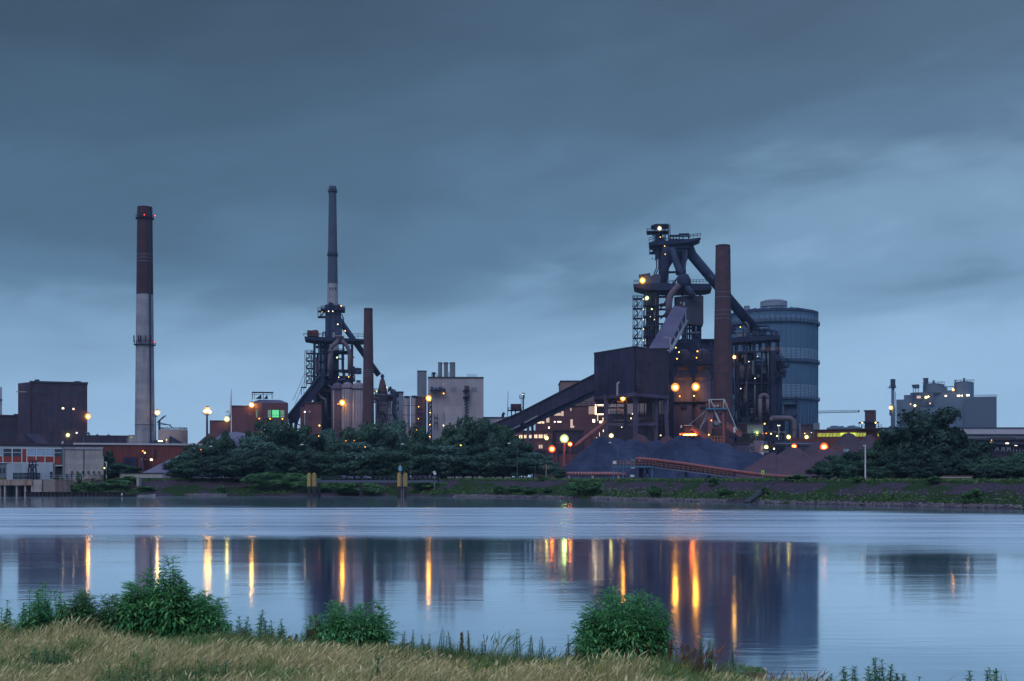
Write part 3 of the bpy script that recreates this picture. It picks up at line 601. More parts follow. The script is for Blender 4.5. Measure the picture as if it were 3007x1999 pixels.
t = T('plant_cabin', 'low dark cabin with an amber lit window beside the big chimney', 'cabin', 470, 556)
P(t, 'wall', MB().pb(453, 485, 1292, None, 556, 6), M['roof']); win(t, 464, 478, 1293.5, 1296.5, 556, L['winhot'])
lamp(t, 489, 1291, 556, .45, 'amber')
t = T('jib_crane', 'thin lattice jib crane standing above the pale tank', 'crane', 468, 640)
P(t, 'mast', MB().beam(W(468, 1300, 640), W(468, 1232, 640), .9), M['steel2'])
P(t, 'jib', MB().beam(W(462, 1240, 640), W(487, 1220, 640), .5).beam(W(462, 1240, 640), W(480, 1222, 640), .3), M['steel2'])
P(t, 'boom', MB().beam(W(462, 1240, 640), W(499, 1248, 640), .5).beam(W(462, 1247, 640), W(502, 1247, 640), .3).beam(W(499, 1248, 640), W(505, 1256, 640), .5), M['steel2'])
def tower_lamp(label, px, pyl, pyb, D, r, m_, w=.6, group=None, off=0, head=None):
    t = T('lamp_mast', label, 'lamp mast', px, D, group, z=G if pyb is None else Z(pyb, D))
    P(t, 'mast', MB().tube([(X(px, D), D, G - .2 if pyb is None else Z(pyb, D)), (X(px, D), D, Z(pyl, D))], [w * .62, w * .4], 10), M['steel2'])
    P(t, 'head_frame', MB().box(X(px, D) - r * 1.6, X(px, D) + r * 1.6, D - .5, D + .5, Z(pyl, D) - .35, Z(pyl, D)).box(X(px, D) - r, X(px, D) + r, D - .3, D + .3, Z(pyl, D) - 1.1, Z(pyl, D) - .8), M['steel'])
    lamp(t, px + off, pyl - r / D * 3600 * .9, D - .6, r, m_); return t
tower_lamp('orange lamp on a thin mast right beside the big chimney', 457, 1217, None, 550, .95, 'amber', group='tall lamp masts', off=5)
t = tower_lamp('brightest orange floodlight on a tall free standing mast over the slag heap', 608, 1212, None, 590, 1.3, 'amber', 1.1, group='tall lamp masts', off=1)
lamp(t, 603, 1207, 589, .9, 'amber'); lamp(t, 616, 1209, 589, .8, 'amber')
tower_lamp('low mast with a small yellow lamp in front of the red hall', 419, 1333, None, 462, .6, 'yellow', .4, off=6)

# red and white office, shed, block building
D = 400
t = T('office_building', 'two storey office with white framed windows and red panels', 'building', 90, D)
P(t, 'wall', MB().pb(-90, 183, 1311, None, D, 16), M['pale2'])
P(t, 'fascia', MB().pb(-90, 183, 1310, 1317.5, D - .25, .25), M['white']); P(t, 'roof', MB().box(X(-92, D), X(185, D), D - .6, D + 16.5, Z(1310, D), Z(1308, D)), M['roof'])
xs_ = [-60, -30, 8, 35, 63, 78, 105, 131, 158, 182]
for i_, (a, b) in enumerate(zip(xs_, xs_[1:])):
    if b - a < 18: P(t, 'red_panel', MB().pb(a + 1.5, b - 1, 1318.5, 1356, D - .2, .2), M['redpanel']); continue
    dark = i_ in (0, 2, 3, 8)
    w_ = win(t, a + 2, b - 2, 1318.5, 1338 if i_ == 8 else 1339, D, M['glassdark'] if dark else M['glassblue'], proud=.2)
    P(w_, 'frame', MB().pb(a + 2, b - 2, 1328, 1329.2, D - .28, .08) if dark else MB().pb(a + 2, b - 2, 1337.5, 1339.5, D - .28, .08), M['white'])
    P(t, 'red_panel', MB().pb(a + 2, b - 2, 1340, 1357 if i_ != 8 else 1363, D - .2, .2), M['redpanel'])
for a in (-60, -30, 8, 35, 63, 78, 105, 131, 158): P(t, 'mullion', MB().pb(a - 1.3, a + 1.3, 1317.5, 1358, D - .3, .1), M['white'])
P(t, 'sill_band', MB().pb(-60, 157, 1357.5, 1359.5, D - .35, .35), M['white']); P(t, 'loading_bay', MB().pb(162, 181, 1370, 1405, D - .1, .1), M['black'])
P(t, 'canopy', MB().pb(159, 182, 1365, 1368, D - 1, 1), M['white']); P(t, 'downpipe', MB().pb(182.5, 184.5, 1312, None, D - .4, .3), M['bluepaint'])
for a in (0, 10): win(t, a, a + 5, 1374, 1389, D, M['glassdark'])
t = T('concrete_block_house', 'windowless weathered concrete block building with moss stains', 'building', 245, 392)
P(t, 'wall', MB().pb(185, 305, 1311, 1418, 392, 20), M['conc2']); P(t, 'roof', MB().box(X(184, 392), X(306, 392), 391.6, 412, Z(1311, 392), Z(1309, 392)), M['roof'])
P(t, 'parapet', MB().pb(186, 304, 1311.3, 1319, 391.75, .25), M['pale']); P(t, 'joint', MB().pb(244, 246.5, 1320, 1400, 391.8, .2), M['gallery2'])
P(t, 'gutter', MB().pb(301, 303, 1314, 1338, 391.5, .5), M['black']); P(t, 'corner_pilaster', MB().pb(184, 187, 1312, 1410, 391.6, .4), M['pale2'])
for a in (192, 204): win(t, a, a + 9, 1392, 1404, 392, M['glassdark'])
for k in range(6): P(t, 'bracket', MB().pb(207 + k * 16, 211 + k * 16, 1383, 1384.5, 391.2, .8).pb(207 + k * 16, 208 + k * 16, 1384.5, 1390, 391.4, .6), M['black'])
P(t, 'pipe_rail', MB().pb(261, 297, 1396, 1397.5, 391, .4), M['black']); P(t, 'pipe_rail', MB().pb(244, 276, 1405, 1406, 391, .4), M['black'])
P(t, 'plinth', MB().pb(220, 300, 1407, 1422, 391.3, .7), M['quay'])
P(t, 'door_canopy', MB().pb(305, 311, 1355, 1358, 391, 3).pb(308.5, 311, 1358, 1404, 391, .4), M['white']); P(t, 'red_door', MB().pb(305.2, 308, 1359, 1372, 392.2, .3), M['redpanel'])
lamp(t, 304, 1374, 391, .5, 'yellow')
t = T('shed', 'pale blue shed with a rounded roof and a long dark window strip', 'shed', 88, 383)
P(t, 'wall', MB().pp([(20, 1408), (20, 1365), (23, 1361), (60, 1359), (155, 1359), (156, 1408)], 383, 12), M['shed'])
f_ = win(t, 38, 118, 1388, 1406, 383, M['glassdark'])
P(f_, 'frame', MB().pb(38, 118, 1396.5, 1397.3, 382.8, .1).add(*(lambda m_: (m_.v, m_.f))(MB().pb(52, 52.8, 1388, 1406, 382.79, .1).pb(66, 66.8, 1388, 1406, 382.79, .1).pb(80, 80.8, 1388, 1406, 382.79, .1).pb(94, 94.8, 1388, 1406, 382.79, .1))), M['shed'])
P(t, 'door', MB().pb(146, 154, 1385, 1405, 382.85, .15), M['black']); P(t, 'curved_end', MB().lathe(X(130, 383), 388, [(3.2, G), (3.2, Z(1359.5, 385)), (2.9, Z(1358.5, 385))], 24), M['shed'], smooth=False)
t = T('lattice_tower', 'short dark lattice tower standing in front of the pale blue shed', 'tower', 94, 379)
for a, b in ((81, 86), (90, 91.5), (97.5, 97), (108, 104)):
    P(t, 'leg', MB().beam(W(a, 1408, 379 if a < 95 else 380), W(b, 1362, 379), .35), M['steel'])
P(t, 'platform', MB().pb(83, 107, 1364, 1366.5, 378.4, 2), M['steel']); P(t, 'head_frame', MB().pb(85, 106, 1351, 1353, 378.4, 2).pb(85, 87, 1353, 1364, 378.6, .3).pb(104, 106, 1353, 1364, 378.6, .3).pb(94, 96, 1353, 1364, 378.6, .3).pb(86, 105, 1357.5, 1358.5, 378.6, .3), M['steel'])
P(t, 'cross_bracing', MB().beam(W(83, 1395, 378.9), W(104, 1367, 378.9), .25).beam(W(106, 1395, 378.9), W(86, 1367, 378.9), .25), M['steel'])
# low boundary wall
P(T('boundary_wall', 'low dark capped wall at the top of the bank left of the trees', 'wall', 420, 394), 'wall', MB().pb(352, 478, 1390, 1403, 394, .6), M['conc2'])
P(bpy.data.objects['boundary_wall'], 'coping', MB().pb(350, 480, 1388, 1390.2, 393.8, 1), M['black'])
P(T('drain_chute', 'pale concrete drain chute set in the bank', 'drain', 403, 388, z=2), 'chute', MB().pb(401, 407, 1404, 1428, 386, 3), M['conc2'])

# stepped red building, green-windowed cabin
D = 570
t = T('stepped_hall', 'stepped windowless red hall left of the control house', 'building', 690, D)
P(t, 'lower_block', MB().pb(619, 680, 1236, None, D + 2, 20), M['brick']); P(t, 'upper_block', MB().pb(680, 752, 1192, None, D, 20), M['brick'])
P(t, 'lower_roof', MB().pb(618.5, 680, 1234.5, 1236, D + 1.6, 20.6), M['roof']); P(t, 'upper_roof', MB().pb(679.5, 752.5, 1190, 1192, D - .4, 20.6), M['roof'])
P(t, 'sloped_buttress', MB().pp([(619, 1272), (619, 1310), (575, 1310)], D + 3, 10), M['brick'])
win(t, 697, 699, 1272, 1281, D, L['wing2']); win(t, 707.5, 710.5, 1273, 1281, D, L['winhot']); win(t, 732, 734, 1214, 1217, D, M['glassblue'])
lamp(t, 737, 1188, D - 1.5, 1.0, 'amber'); lamp(t, 667, 1230.5, D + .5, 1.0, 'yellow')
t = T('control_house', 'gabled red control house with green lit windows on a steel stand', 'building', 790, D)
mb = MB(); xa_, xb_, xc_ = X(752, D), X(770, D), X(846, D); za, zb_ = Z(1246, D), Z(1183, D)
P(t, 'wall', MB().plan([(xa_ - 3.5, D + 7), (xb_, D - 2), (xc_, D - 2), (xc_, D + 14), (xa_ - 3.5, D + 14)], za, zb_), M['brick'])
P(t, 'roof', MB().add([(xa_ - 3.5, D + 7, zb_), (xb_, D - 2, zb_), (xc_, D - 2, zb_), (xc_, D + 14, zb_), (xa_ - 3.5, D + 14, zb_), (X(760, D), D + 6, Z(1171.5, D)), (X(824, D), D + 6, Z(1171.5, D))],
  [(0, 1, 5), (1, 2, 6, 5), (2, 3, 6), (3, 4, 5, 6), (4, 0, 5), (4, 3, 2, 1, 0)]), M['gallery2'])
D2 = D - 2
for a, b, mm in ((783.5, 794, 'wing2'), (796.5, 817, 'wing'), (820.5, 832.5, 'wing2')):
    w_ = win(t, a, b, 1203.5, 1225, D2, L[mm]); P(w_, 'frame', MB().pb(a, b, 1218, 1219, D2 - .2, .08).pb(a - .6, a, 1203, 1226, D2 - .2, .2).pb(b, b + .6, 1203, 1226, D2 - .2, .2), M['steel'])
P(t, 'amber_lit_wall', MB().pb(754, 764, 1203, 1225, D2 + 3.2, .1), L['wing2'])  # emissive sheet stands in for lamplight on the side wall
lamp(t, 789, 1229, D2 - .8, .6, 'orange'); lamp(t, 826, 1229, D2 - .8, .6, 'orange'); lamp(t, 760, 1229, D2 + 1, .5, 'orange')
for a in (756, 772, 808, 840): P(t, 'leg', MB().beam((X(a, D), D + 2, G), (X(a, D), D + 2, za), 1.1), M['brick'])
P(t, 'floor_beam', MB().pb(752, 848, 1246.2, 1250, D - 1.5, 12), M['steel'])
P(t, 'stair_enclosure', MB().pb(756, 765, 1250, None, D - 1, 4), mat('ochre_wall', (.45, .2, .09), (.35, .15, .08), .4))
fr = P(t, 'roof_frame', MB().pb(745, 808, 1150.5, 1152.5, D + 4, 5).pb(745, 747, 1152.5, 1173, D + 4, .5).pb(752, 753, 1152.5, 1173, D + 4, .4).pb(777, 779, 1152.5, 1173, D + 4, .5).pb(803, 805, 1152.5, 1171, D + 4, .5).pb(745, 805, 1158, 1159, D + 4.1, .3), M['steel'])
P(fr, 'hopper', MB().pp([(757, 1171), (773, 1158), (775, 1171)], D + 5, 2), M['steel']); P(fr, 'hopper', MB().pp([(781, 1171), (791, 1158), (793, 1171)], D + 5, 2), M['steel'])
t = T('wind_turbine', 'distant white wind turbine peeking out behind the stepped hall', 'wind turbine', 675, 1900)
P(t, 'tower', MB().tube([(X(674, 1900), 1900, G), W(675.5, 1208, 1900)], [3, 1.6], 12), M['white']); P(t, 'nacelle', MB().beam(W(664, 1208.5, 1898), W(679, 1208.5, 1898), 3.2), M['white'])
for q in ((680, 1140), (667, 1238), (690, 1238)): P(t, 'blade', MB().tube([W(677, 1208, 1896), W(677 * .6 + q[0] * .4, 1208 * .6 + q[1] * .4, 1896), W(*q, 1896)], [1.2, 1.6, .35], 8), M['white'])
# ------------------------------------------------------------------ smaller blast furnace (left)
def deck(root, px0, px1, py, D, dep, th=3.0, rail=True, m='steel', rh=1.2, name='platform'):
    zt = Z(py, D); hd = th / 3600 * D
    d_ = P(root, name, MB().box(X(px0, D), X(px1, D), D, D + dep, zt - hd, zt), M[m])
    if rail: P(d_, 'railing', MB().rail([(X(px0, D) + .1, D + dep - .1, zt), (X(px0, D) + .1, D + .1, zt), (X(px1, D) - .1, D + .1, zt), (X(px1, D) - .1, D + dep - .1, zt)], rh, 2.2, .2), M[m])
    return d_
def col(root, px, py0, py1, D, w, m='steel', name='column', dep=None):
    x = X(px, D); h = w / 7200 * D; return P(root, name, MB().box(x - h, x + h, D, D + (dep or 2 * h), G if py1 is None else Z(py1, D), Z(py0, D)), M[m])
def pipe(root, pts, D, w, m='rustpipe', name='pipe', n=16, bend=True):
    ps = []
    for i, q in enumerate(pts):
        d = q[2] if len(q) > 2 else D; v = W(q[0], q[1], d)
        if bend and 0 < i < len(pts) - 1:
            a = W(pts[i-1][0], pts[i-1][1], pts[i-1][2] if len(pts[i-1]) > 2 else D); b = W(pts[i+1][0], pts[i+1][1], pts[i+1][2] if len(pts[i+1]) > 2 else D)
            r = min((a - v).length, (b - v).length, w / 3600 * D * 1.6) * .5
            p0 = v + (a - v).normalized() * r; p1 = v + (b - v).normalized() * r
            for t in (0, .25, .5, .75, 1): ps.append((p0.lerp(v, t)).lerp(v.lerp(p1, t), t))
        else: ps.append(v)
    return P(root, name, MB().tube(ps, w / 7200 * D, n), M[m], smooth=True)
def stairtower(root, px0, px1, px2, py0, py1, D, step, m='steel'):
    st = P(root, 'stair_tower', MB().pb(px0, px0 + 1.6, py0, py1, D, .4).pb(px1, px1 + 1.4, py0, py1, D, .4).pb(px2, px2 + 1.8, py0, py1, D, .4).pb(px0, px0 + 1.6, py0, py1, D + 5, .4).pb(px2, px2 + 1.8, py0, py1, D + 5, .4), M[m])
    y = py0 + 6; k = 0
    while y < py1:
        ln = P(st, 'landing', MB().box(X(px0, D), X(px2, D), D, D + 5, Z(y, D) - .35, Z(y, D)), M[m])
        mb = MB().rail([(X(px0, D), D + .1, Z(y, D)), (X(px2, D), D + .1, Z(y, D))], 1.2, 2, .2)
        if y + step < py1: mb.beam(W(px0 + 3, y, D + 1), W(px1, y + step * .5, D + 1), .5).beam(W(px1, y + step * .5, D + 3.5), W(px0 + 3, y + step, D + 3.5), .5).beam(W(px1, y + step * .9, D + .3), W(px2, y + 1, D + .3), .3)
        P(st, 'stair_flight', mb, M[m]); y += step
    return st
D = 600
bf = T('blast_furnace', 'smaller left blast furnace with a forked gas uptake and red cab on its platform', 'blast furnace', 975, D)
P(bf, 'top_tower', MB().pp([(955, 985), (955, 909), (953, 897), (958, 894), (1003, 896), (1012, 902), (1012, 909), (1003, 912), (1001, 925), (1006, 946), (1004, 990), (989, 992), (982, 968), (977, 970), (976, 990), (955, 990)], D, 7), M['steel2'])
P(bf, 'top_tower_rib', MB().pb(966, 969, 912, 988, D - .5, .5).pb(985, 987, 918, 960, D - .5, .5).pb(996, 998, 912, 960, D - .5, .5), M['steel'])
deck(bf, 940, 1012, 905, D - 2, 11, 4.5)
P(bf, 'bell_gear', MB().pb(966, 973, 888, 903, D - 1, 3).tube([W(968, 900, D), W(973, 889, D)], 1.1), M['steel'])
P(bf, 'bell_gear', MB().pb(975, 983, 894, 903, D - 1, 3), M['steel']); P(bf, 'bell_gear', MB().pb(991, 997, 893, 903, D - 1, 3), M['steel'])
cg = P(bf, 'side_cage', MB().pb(933, 955, 912, 914, D, 5).pb(933, 955, 928, 931, D, 5).pb(933, 934.5, 914, 930, D, .4).pb(940, 941.5, 914, 930, D, .4).pb(947, 948.5, 914, 930, D, .4).beam(W(941, 929, D), W(954, 914, D), .5), M['steel'])
P(cg, 'railing', MB().rail([(X(933, D), D, Z(912, D)), (X(953, D), D, Z(912, D))], 1.4, 1.5, .2), M['steel'])
P(bf, 'ring_ladder', MB().tube([W(1003, 922, D), W(1008, 932, D), W(1009, 940, D), W(1005, 948, D)], .3, 6), M['steel'])
pipe(bf, [(1001, 938, 604), (1012, 955, 604), (1117, 1100, 604)], D, 17, 'steel2', 'downcomer', 20, bend=False)
P(bf, 'main_deck', MB().pp([(891, 989), (934, 989), (1068, 994), (1068, 1000), (926, 1001), (893, 996)], D - 3, 16), M['steel'])
P(bf, 'deck_railing', MB().rail([(X(892, D), D - 2.9, Z(989, D)), (X(955, D), D - 2.9, Z(989, D))], 1.2, 2.2, .2), M['steel'])
P(bf, 'deck_railing', MB().rail([(X(1035, D), D - 2.9, Z(994, D)), (X(1068, D), D - 2.9, Z(994, D))], 2.2, 2.2, .22), M['steel'])
cab = P(bf, 'winch_cab', MB().pp([(901, 987), (901, 972), (904, 970), (913, 971), (925, 969), (932, 969.5), (935, 974), (935, 987)], D - 1, 7), M['redclad'])
P(cab, 'window', MB().pb(908, 914, 976, 984, D - 1.1, .1), M['stackbrown'])
P(bf, 'arch_frame', MB().tube([W(948, 989, D), W(948, 977, D), W(951, 975, D), W(955, 975, D), W(956, 989, D)], .35, 8), M['steel'])
for a, w_, y0 in ((924.5, 7, 996), (944, 10, 999), (956, 8, 999), (1009, 5, 1000), (1035, 7, 999)): col(bf, a, y0, None, D + 1, w_, 'steel2')
P(bf, 'shaft_casing', MB().pb(975, 997, 1036, None, D + 4, 9), M['steel2'])
P(bf, 'lower_casing', MB().pb(930, 1040, 1103, None, D + 3, 10), M['steel'])
for y0, y1, a, b in ((1029, 1037, 948, 1035), (1084, 1090, 921, 1040), (1003, 1008, 920, 945), (1015, 1020, 928, 950), (1060, 1064, 924, 958), (1120, 1126, 915, 972), (1008, 1030, 951, 968)):
    P(bf, 'crossbeam', MB().pb(a, b, y0, y1, D + .5, 6), M['steel'])
P(bf, 'infill_panel', MB().pb(932, 940, 1040, 1130, D + 3, 4), M['steel']); P(bf, 'infill_panel', MB().pb(953, 967, 1008, 1100, D + 5, 4), M['steel'])
P(bf, 'pipe_joint', MB().lathe(X(996, D), D - 2, [(2.0, Z(999, D)), (2.0, Z(992, D)), (2.5, Z(991, D)), (2.5, Z(989, D)), (1.7, Z(986, D))], 20), M['rustpipe'])
pipe(bf, [(992, 999), (969, 1020), (968, 1035), (968, 1112)], D - 3, 13, name='uptake'); pipe(bf, [(1001, 999), (1016, 1014), (1024, 1032), (1024, 1096)], D - 3, 12, name='uptake')
P(bf, 'flange', MB().lathe(X(968, D), D - 3, [(1.35, Z(1036, D)), (1.35, Z(1034, D))]), M['steel2']); P(bf, 'flange', MB().lathe(X(1024, D), D - 3, [(1.3, Z(1036, D)), (1.3, Z(1034, D))]), M['steel2'])
stairtower(bf, 899, 912, 919, 1030, 1138, D, 22)
P(bf, 'stair_tower_base', MB().pb(884, 899, 1136, 1139, D, 4).pb(884, 886, 1139, 1160, D, .4).pb(892, 893, 1139, 1160, D, .4), M['steel'])
P(bf, 'guy_wire', MB().beam(W(897, 1092, D), W(843, 1176, D - 20), .14), M['steel']); P(bf, 'guy_wire', MB().beam(W(898, 1108, D), W(849, 1186, D - 20), .14), M['steel'])
P(bf, 'header_tank', MB().lathe(X(1050, D), D, [(2, Z(1097, D)), (2.1, Z(1090, D)), (1.95, Z(1088, D)), (2, Z(1081, D)), (1.7, Z(1079.5, D)), (.3, Z(1078.5, D))]), M['steel2'], smooth=False)
P(bf, 'equipment_box', MB().pb(935, 968, 1140, 1152, D - 4, 4), M['stackbrown']); P(bf, 'equipment_box', MB().pb(990, 1010, 1112, 1116, D - 3, 3), M['pale2'])
pipe(bf, [(926, 1150), (940, 1170), (952, 1172), (952, 1230)], D - 5, 8); pipe(bf, [(958, 1130), (975, 1142), (975, 1180)], D - 5, 6, 'steel2')
pipe(bf, [(935, 1005), (935, 1160)], D - 1, 4, 'steel2'); pipe(bf, [(1040, 1100), (1040, 1120)], D - 1, 5, 'rustpipe')
for a in (948, 960): col(bf, a, 1150, None, D - 2, 4, 'steel2')
deck(bf, 915, 975, 1130, D - 4, 6, 2); deck(bf, 984, 1036, 1115, D - 4, 6, 2); deck(bf, 990, 1009, 1030, D - 3.5, 3, 1.5)
for q in ((961, 913.5, .45, 'white'), (973, 913.5, .5, 'white'), (998, 897.5, .55, 'amber'), (988, 951.5, .55, 'white'), (1009.5, 970.5, .55, 'amber'), (986, 1049, .7, 'green'), (990.5, 1107, .4, 'white'), (1020, 1105.5, .5, 'orange'), (942, 916, .3, 'orange')):
    lamp(bf, q[0], q[1], D - 4.5, q[2], q[3])
t = T('skip_incline', 'dark inclined skip bridge climbing to the smaller blast furnace', 'conveyor bridge', 880, 590)
P(t, 'casing', MB().pp([(845, 1222), (900, 1153), (938, 1102), (953, 1072), (953, 1125), (890, 1212), (872, 1238), (848, 1244)], 590, 6), M['steel'])
P(t, 'side_rail', MB().beam(W(845, 1220, 589.5), W(940, 1098, 589.5), .8), M['steel2'])
for a in (858, 872): P(t, 'trestle', MB().beam(W(a, 1238, 591), W(a - 8, 1400, 591), 1).beam(W(a, 1238, 595), W(a + 10, 1400, 595), 1), M['steel2'])
P(t, 'cross_bracing', MB().beam(W(868, 1240, 591), W(884, 1250, 591), .5).beam(W(858, 1258, 591), W(884, 1262, 591), .5).beam(W(862, 1275, 591), W(880, 1225, 591), .6), M['steel2'])
t = bld('furnace_annexe', 'red clad annexe with small lamps at the foot of the smaller blast furnace', 'building', 895, 945, 1180, 580, 12, M['brick'])
P(t, 'lower_wing', MB().pb(883, 895, 1195, None, 581, 10), M['brick']); win(t, 906, 912, 1206, 1211, 580, M['conc2']); win(t, 908, 913, 1228, 1234, 580, M['stackbrown'])
lamp(t, 894, 1209, 579, .7, 'white'); lamp(t, 937, 1249, 579, .65, 'yellow'); lamp(t, 910, 1265, 579, .45, 'white'); lamp(t, 935, 1278, 579, .4, 'amber')
def stove(label, px, pytop, rp, D, m='stove', group=None):
    t = T('hot_blast_stove', label, 'furnace stove', px, D, group); x = X(px, D); r = rp / 3600 * D; z = Z(pytop, D)
    P(t, 'shell', MB().lathe(x, D + r, [(r, G), (r, z - r * 1.02)], 32), M[m], smooth=True)
    P(t, 'dome', MB().lathe(x, D + r, [(r * 1.03, z - r * 1.0)] + [(r * 1.0 * math.cos(a), z - r + r * math.sin(a)) for a in np.linspace(.05, 1.45, 8)], 32), M[m], smooth=True)
    P(t, 'rim', MB().lathe(x, D + r, [(r * 1.06, z - r * 1.12), (r * 1.06, z - r * 1.0)], 32), M['steel'])
    P(t, 'vent', MB().lathe(x, D + r, [(r * .3, z - .4), (r * .3, z + .5), (r * .36, z + .5), (r * .36, z + .8)], 12), M['steel2'])
    P(t, 'pipe', MB().tube([(x - r * .5, D + r - r * .9 - .3, G), (x - r * .5, D + r - r * .9 - .3, z - r * 1.2)], .3, 8), M['pale']); return t
g_ = 'domed stoves of the smaller blast furnace'
stove('left reddish domed stove beside the smaller blast furnace', 989, 1122, 19, 586, 'stovebrown', g_)
t = stove('middle grey domed stove of the three by the smaller furnace', 1018, 1120, 18, 582, 'stove', g_); lamp(t, 1005, 1182, 580, 1.15, 'orange'); lamp(t, 993, 1186, 580, .55, 'redor')
stove('right grey domed stove partly behind the brick stack', 1050, 1120, 20.5, 582, 'stove', g_)
t = T('dust_catcher', 'red coned dust catcher vessel right of the brick stack', 'dust catcher', 1127, 598); x = X(1126, 598)
P(t, 'body', MB().lathe(x, 598, [(4.0, G), (4.0, Z(1180, 598)), (5.0, Z(1170, 598)), (5.1, Z(1160, 598)), (4.2, Z(1157, 598))], 28), M['stove'], smooth=False)
P(t, 'cone', MB().lathe(X(1123, 598), 598, [(2.6, Z(1158, 598)), (2.3, Z(1148, 598)), (1.2, Z(1117, 598)), (.75, Z(1113, 598))], 20), M['stackred'], smooth=True)
P(t, 'vent', MB().lathe(X(1123, 598), 598, [(.7, Z(1113, 598)), (.7, Z(1106, 598)), (1.1, Z(1105, 598)), (.4, Z(1098, 598))], 10), M['steel'])
deck(t, 1101, 1166, 1160, 593, 10, 2.2); deck(t, 1098, 1112, 1148, 595, 4, 2); deck(t, 1158, 1169, 1184, 594, 4, 2); deck(t, 1158, 1169, 1202, 594, 4, 2)
pipe(t, [(1148, 1145), (1157, 1150), (1160, 1175), (1155, 1200), (1164, 1235), (1160, 1300)], 594, 12, 'steel2'); pipe(t, [(1098, 1180), (1105, 1180), (1105, 1300)], 592, 6)
for a in (1144, 1150): P(t, 'strip', MB().tube([W(a, 1178, 592.5), W(a - 3, 1240, 592.5), W(a - 8, 1290, 592.5)], .3, 6), M['pale'])
P(t, 'antler_pipe', MB().tube([W(1140, 1150, 596), W(1144, 1138, 596), W(1147, 1135, 596), W(1147, 1148, 596)], .5, 8), M['steel'])
lamp(t, 1106, 1149, 592, .5, 'amber'); lamp(t, 1136, 1137, 594, .35, 'amber')
t = bld('dust_building', 'narrow pale building behind the dust catcher', 'building', 1148, 1183, 1149, 650, 20, M['pale2']); P(t, 'raised_part', MB().pb(1149, 1163, 1143.5, 1149, 651, 15), M['pale2'])

# ------------------------------------------------------------------ pale block and silos
for lb, a, b, y in (('left pale banded silo with lamp glow behind the trees', 1183, 1204, 1170), ('right pale banded silo beside the dark service tower', 1206, 1225, 1169)):
    r = (b - a) / 7200 * 590; t = T('silo', lb, 'silo', (a + b) / 2, 590, 'pale banded silos'); x = X((a + b) / 2, 590)
    P(t, 'shell', MB().lathe(x, 590, [(r, G), (r, Z(y, 590))], 28), M['stove'], smooth=True); pts = [(x + r * math.cos(q), 590 + r * math.sin(q), Z(y, 590)) for q in np.linspace(0, 6.283, 10)]
    P(t, 'railing', MB().rail(pts, 1.1, 9, .18), M['steel'])
    for yy_ in (1190, 1218, 1243): P(t, 'band', MB().lathe(x, 590, [(r + .08, Z(yy_ + 1, 590)), (r + .08, Z(yy_, 590))], 28), M['steel2'])
    P(t, 'cap', MB().pb((a + b) / 2 - 4, (a + b) / 2 + 5, y - 8, y, 590, 3), M['steel2'])
    lamp(t, b - 2, 1262, 586.5, .35, 'orange')
t = bld('service_tower', 'dark service tower with red lamps between silos and pale block', 'building', 1224, 1252, 1163, 585, 9, M['mill']); lamp(t, 1229, 1194, 584, .45, 'orange'); lamp(t, 1228, 1229, 584, .4, 'orange')
for k in range(5): P(t, 'cable_tray', MB().pb(1225, 1240, 1200 + 14 * k, 1201.2 + 14 * k, 584.7, .3), M['steel'])
t = T('stair_tower', 'lamp lit lattice stair tower in front of the pale block', 'stair tower', 1262, 583)
for a in (1257, 1267): P(t, 'column', MB().pb(a, a + 1.6, 1172, None, 583, .3).pb(a, a + 1.6, 1172, None, 587, .3), M['steel'])
for k in range(9):
    y = 1178 + 14 * k; P(t, 'landing', MB().pb(1257, 1268.6, y, y + 1.6, 583, 4.3), M['steel']); P(t, 'stair_flight', MB().beam(W(1258, y + 13, 584), W(1267, y, 584), .5), M['steel'])
P(t, 'crane_arm', MB().pb(1240, 1262, 1170, 1172, 583, 1), M['steel'])
lamp(t, 1258, 1169, 581.5, 1.1, 'orange')
for a, b in ((1263, 1176), (1263, 1211), (1262, 1247), (1262, 1282)): lamp(t, a, b, 582.5, .5 if b > 1180 else .6, 'amber')
t = T('stack', 'plain square slate stack behind the silos', 'chimney', 1238, 700); P(t, 'shaft', MB().pb(1225, 1251, 1089, None, 700, 5), M['pale2']); P(t, 'rim', MB().pb(1224.5, 1251.5, 1087.5, 1090, 699.8, 5.4), M['steel2'])
D = 610
t = bld('block_building', 'large windowless pale block building carrying three stacks', 'building', 1257, 1420, 1107, D, 34, M['pale'], None)
P(t, 'roof', MB().box(X(1256.5, D), X(1420.5, D), D - .3, D + 34, Z(1107, D) - .5, Z(1107, D) + .15), M['roof'])
for a, b in ((1288, 1300), (1305, 1317), (1322.5, 1338.5)):
    x = X((a + b) / 2, D + 6); r = (b - a) / 7200 * (D + 6); s_t = P(t, 'stack', MB().lathe(x, D + 6, [(r, Z(1107, D)), (r, Z(1064, D + 6)), (r * .88, Z(1064, D + 6)), (r * .85, Z(1064, D + 6) - 2)], 24), M['pale2'], smooth=False)
    P(s_t, 'rim', MB().lathe(x, D + 6, [(r * 1.06, Z(1066, D + 6)), (r * 1.06, Z(1064, D + 6) - .02)], 24), M['roof'])
P(t, 'pipe_bridge', MB().pb(1300, 1322, 1066.5, 1068, D + 5, .6).pb(1318.5, 1320.5, 1092, 1107, D + 5, .6), M['steel'])
for a, b in ((1323, 1341), (1384, 1401)): P(t, 'louvre', MB().pb(a, b, 1137, 1151, D - .1, .1), M['pale2'])
v_ = P(t, 'exhaust_duct', MB().pb(1363, 1376, 1132, 1144, D - 3, 2.9), M['stackred']); P(v_, 'shaft', MB().pb(1364.5, 1374, 1144, 1168, D - 2.6, 2), M['steel2'])
for y in (1145, 1164): P(t, 'balcony', MB().pb(1358, 1378, y, y + 1.6, D - 3.6, 3.6), M['steel'])
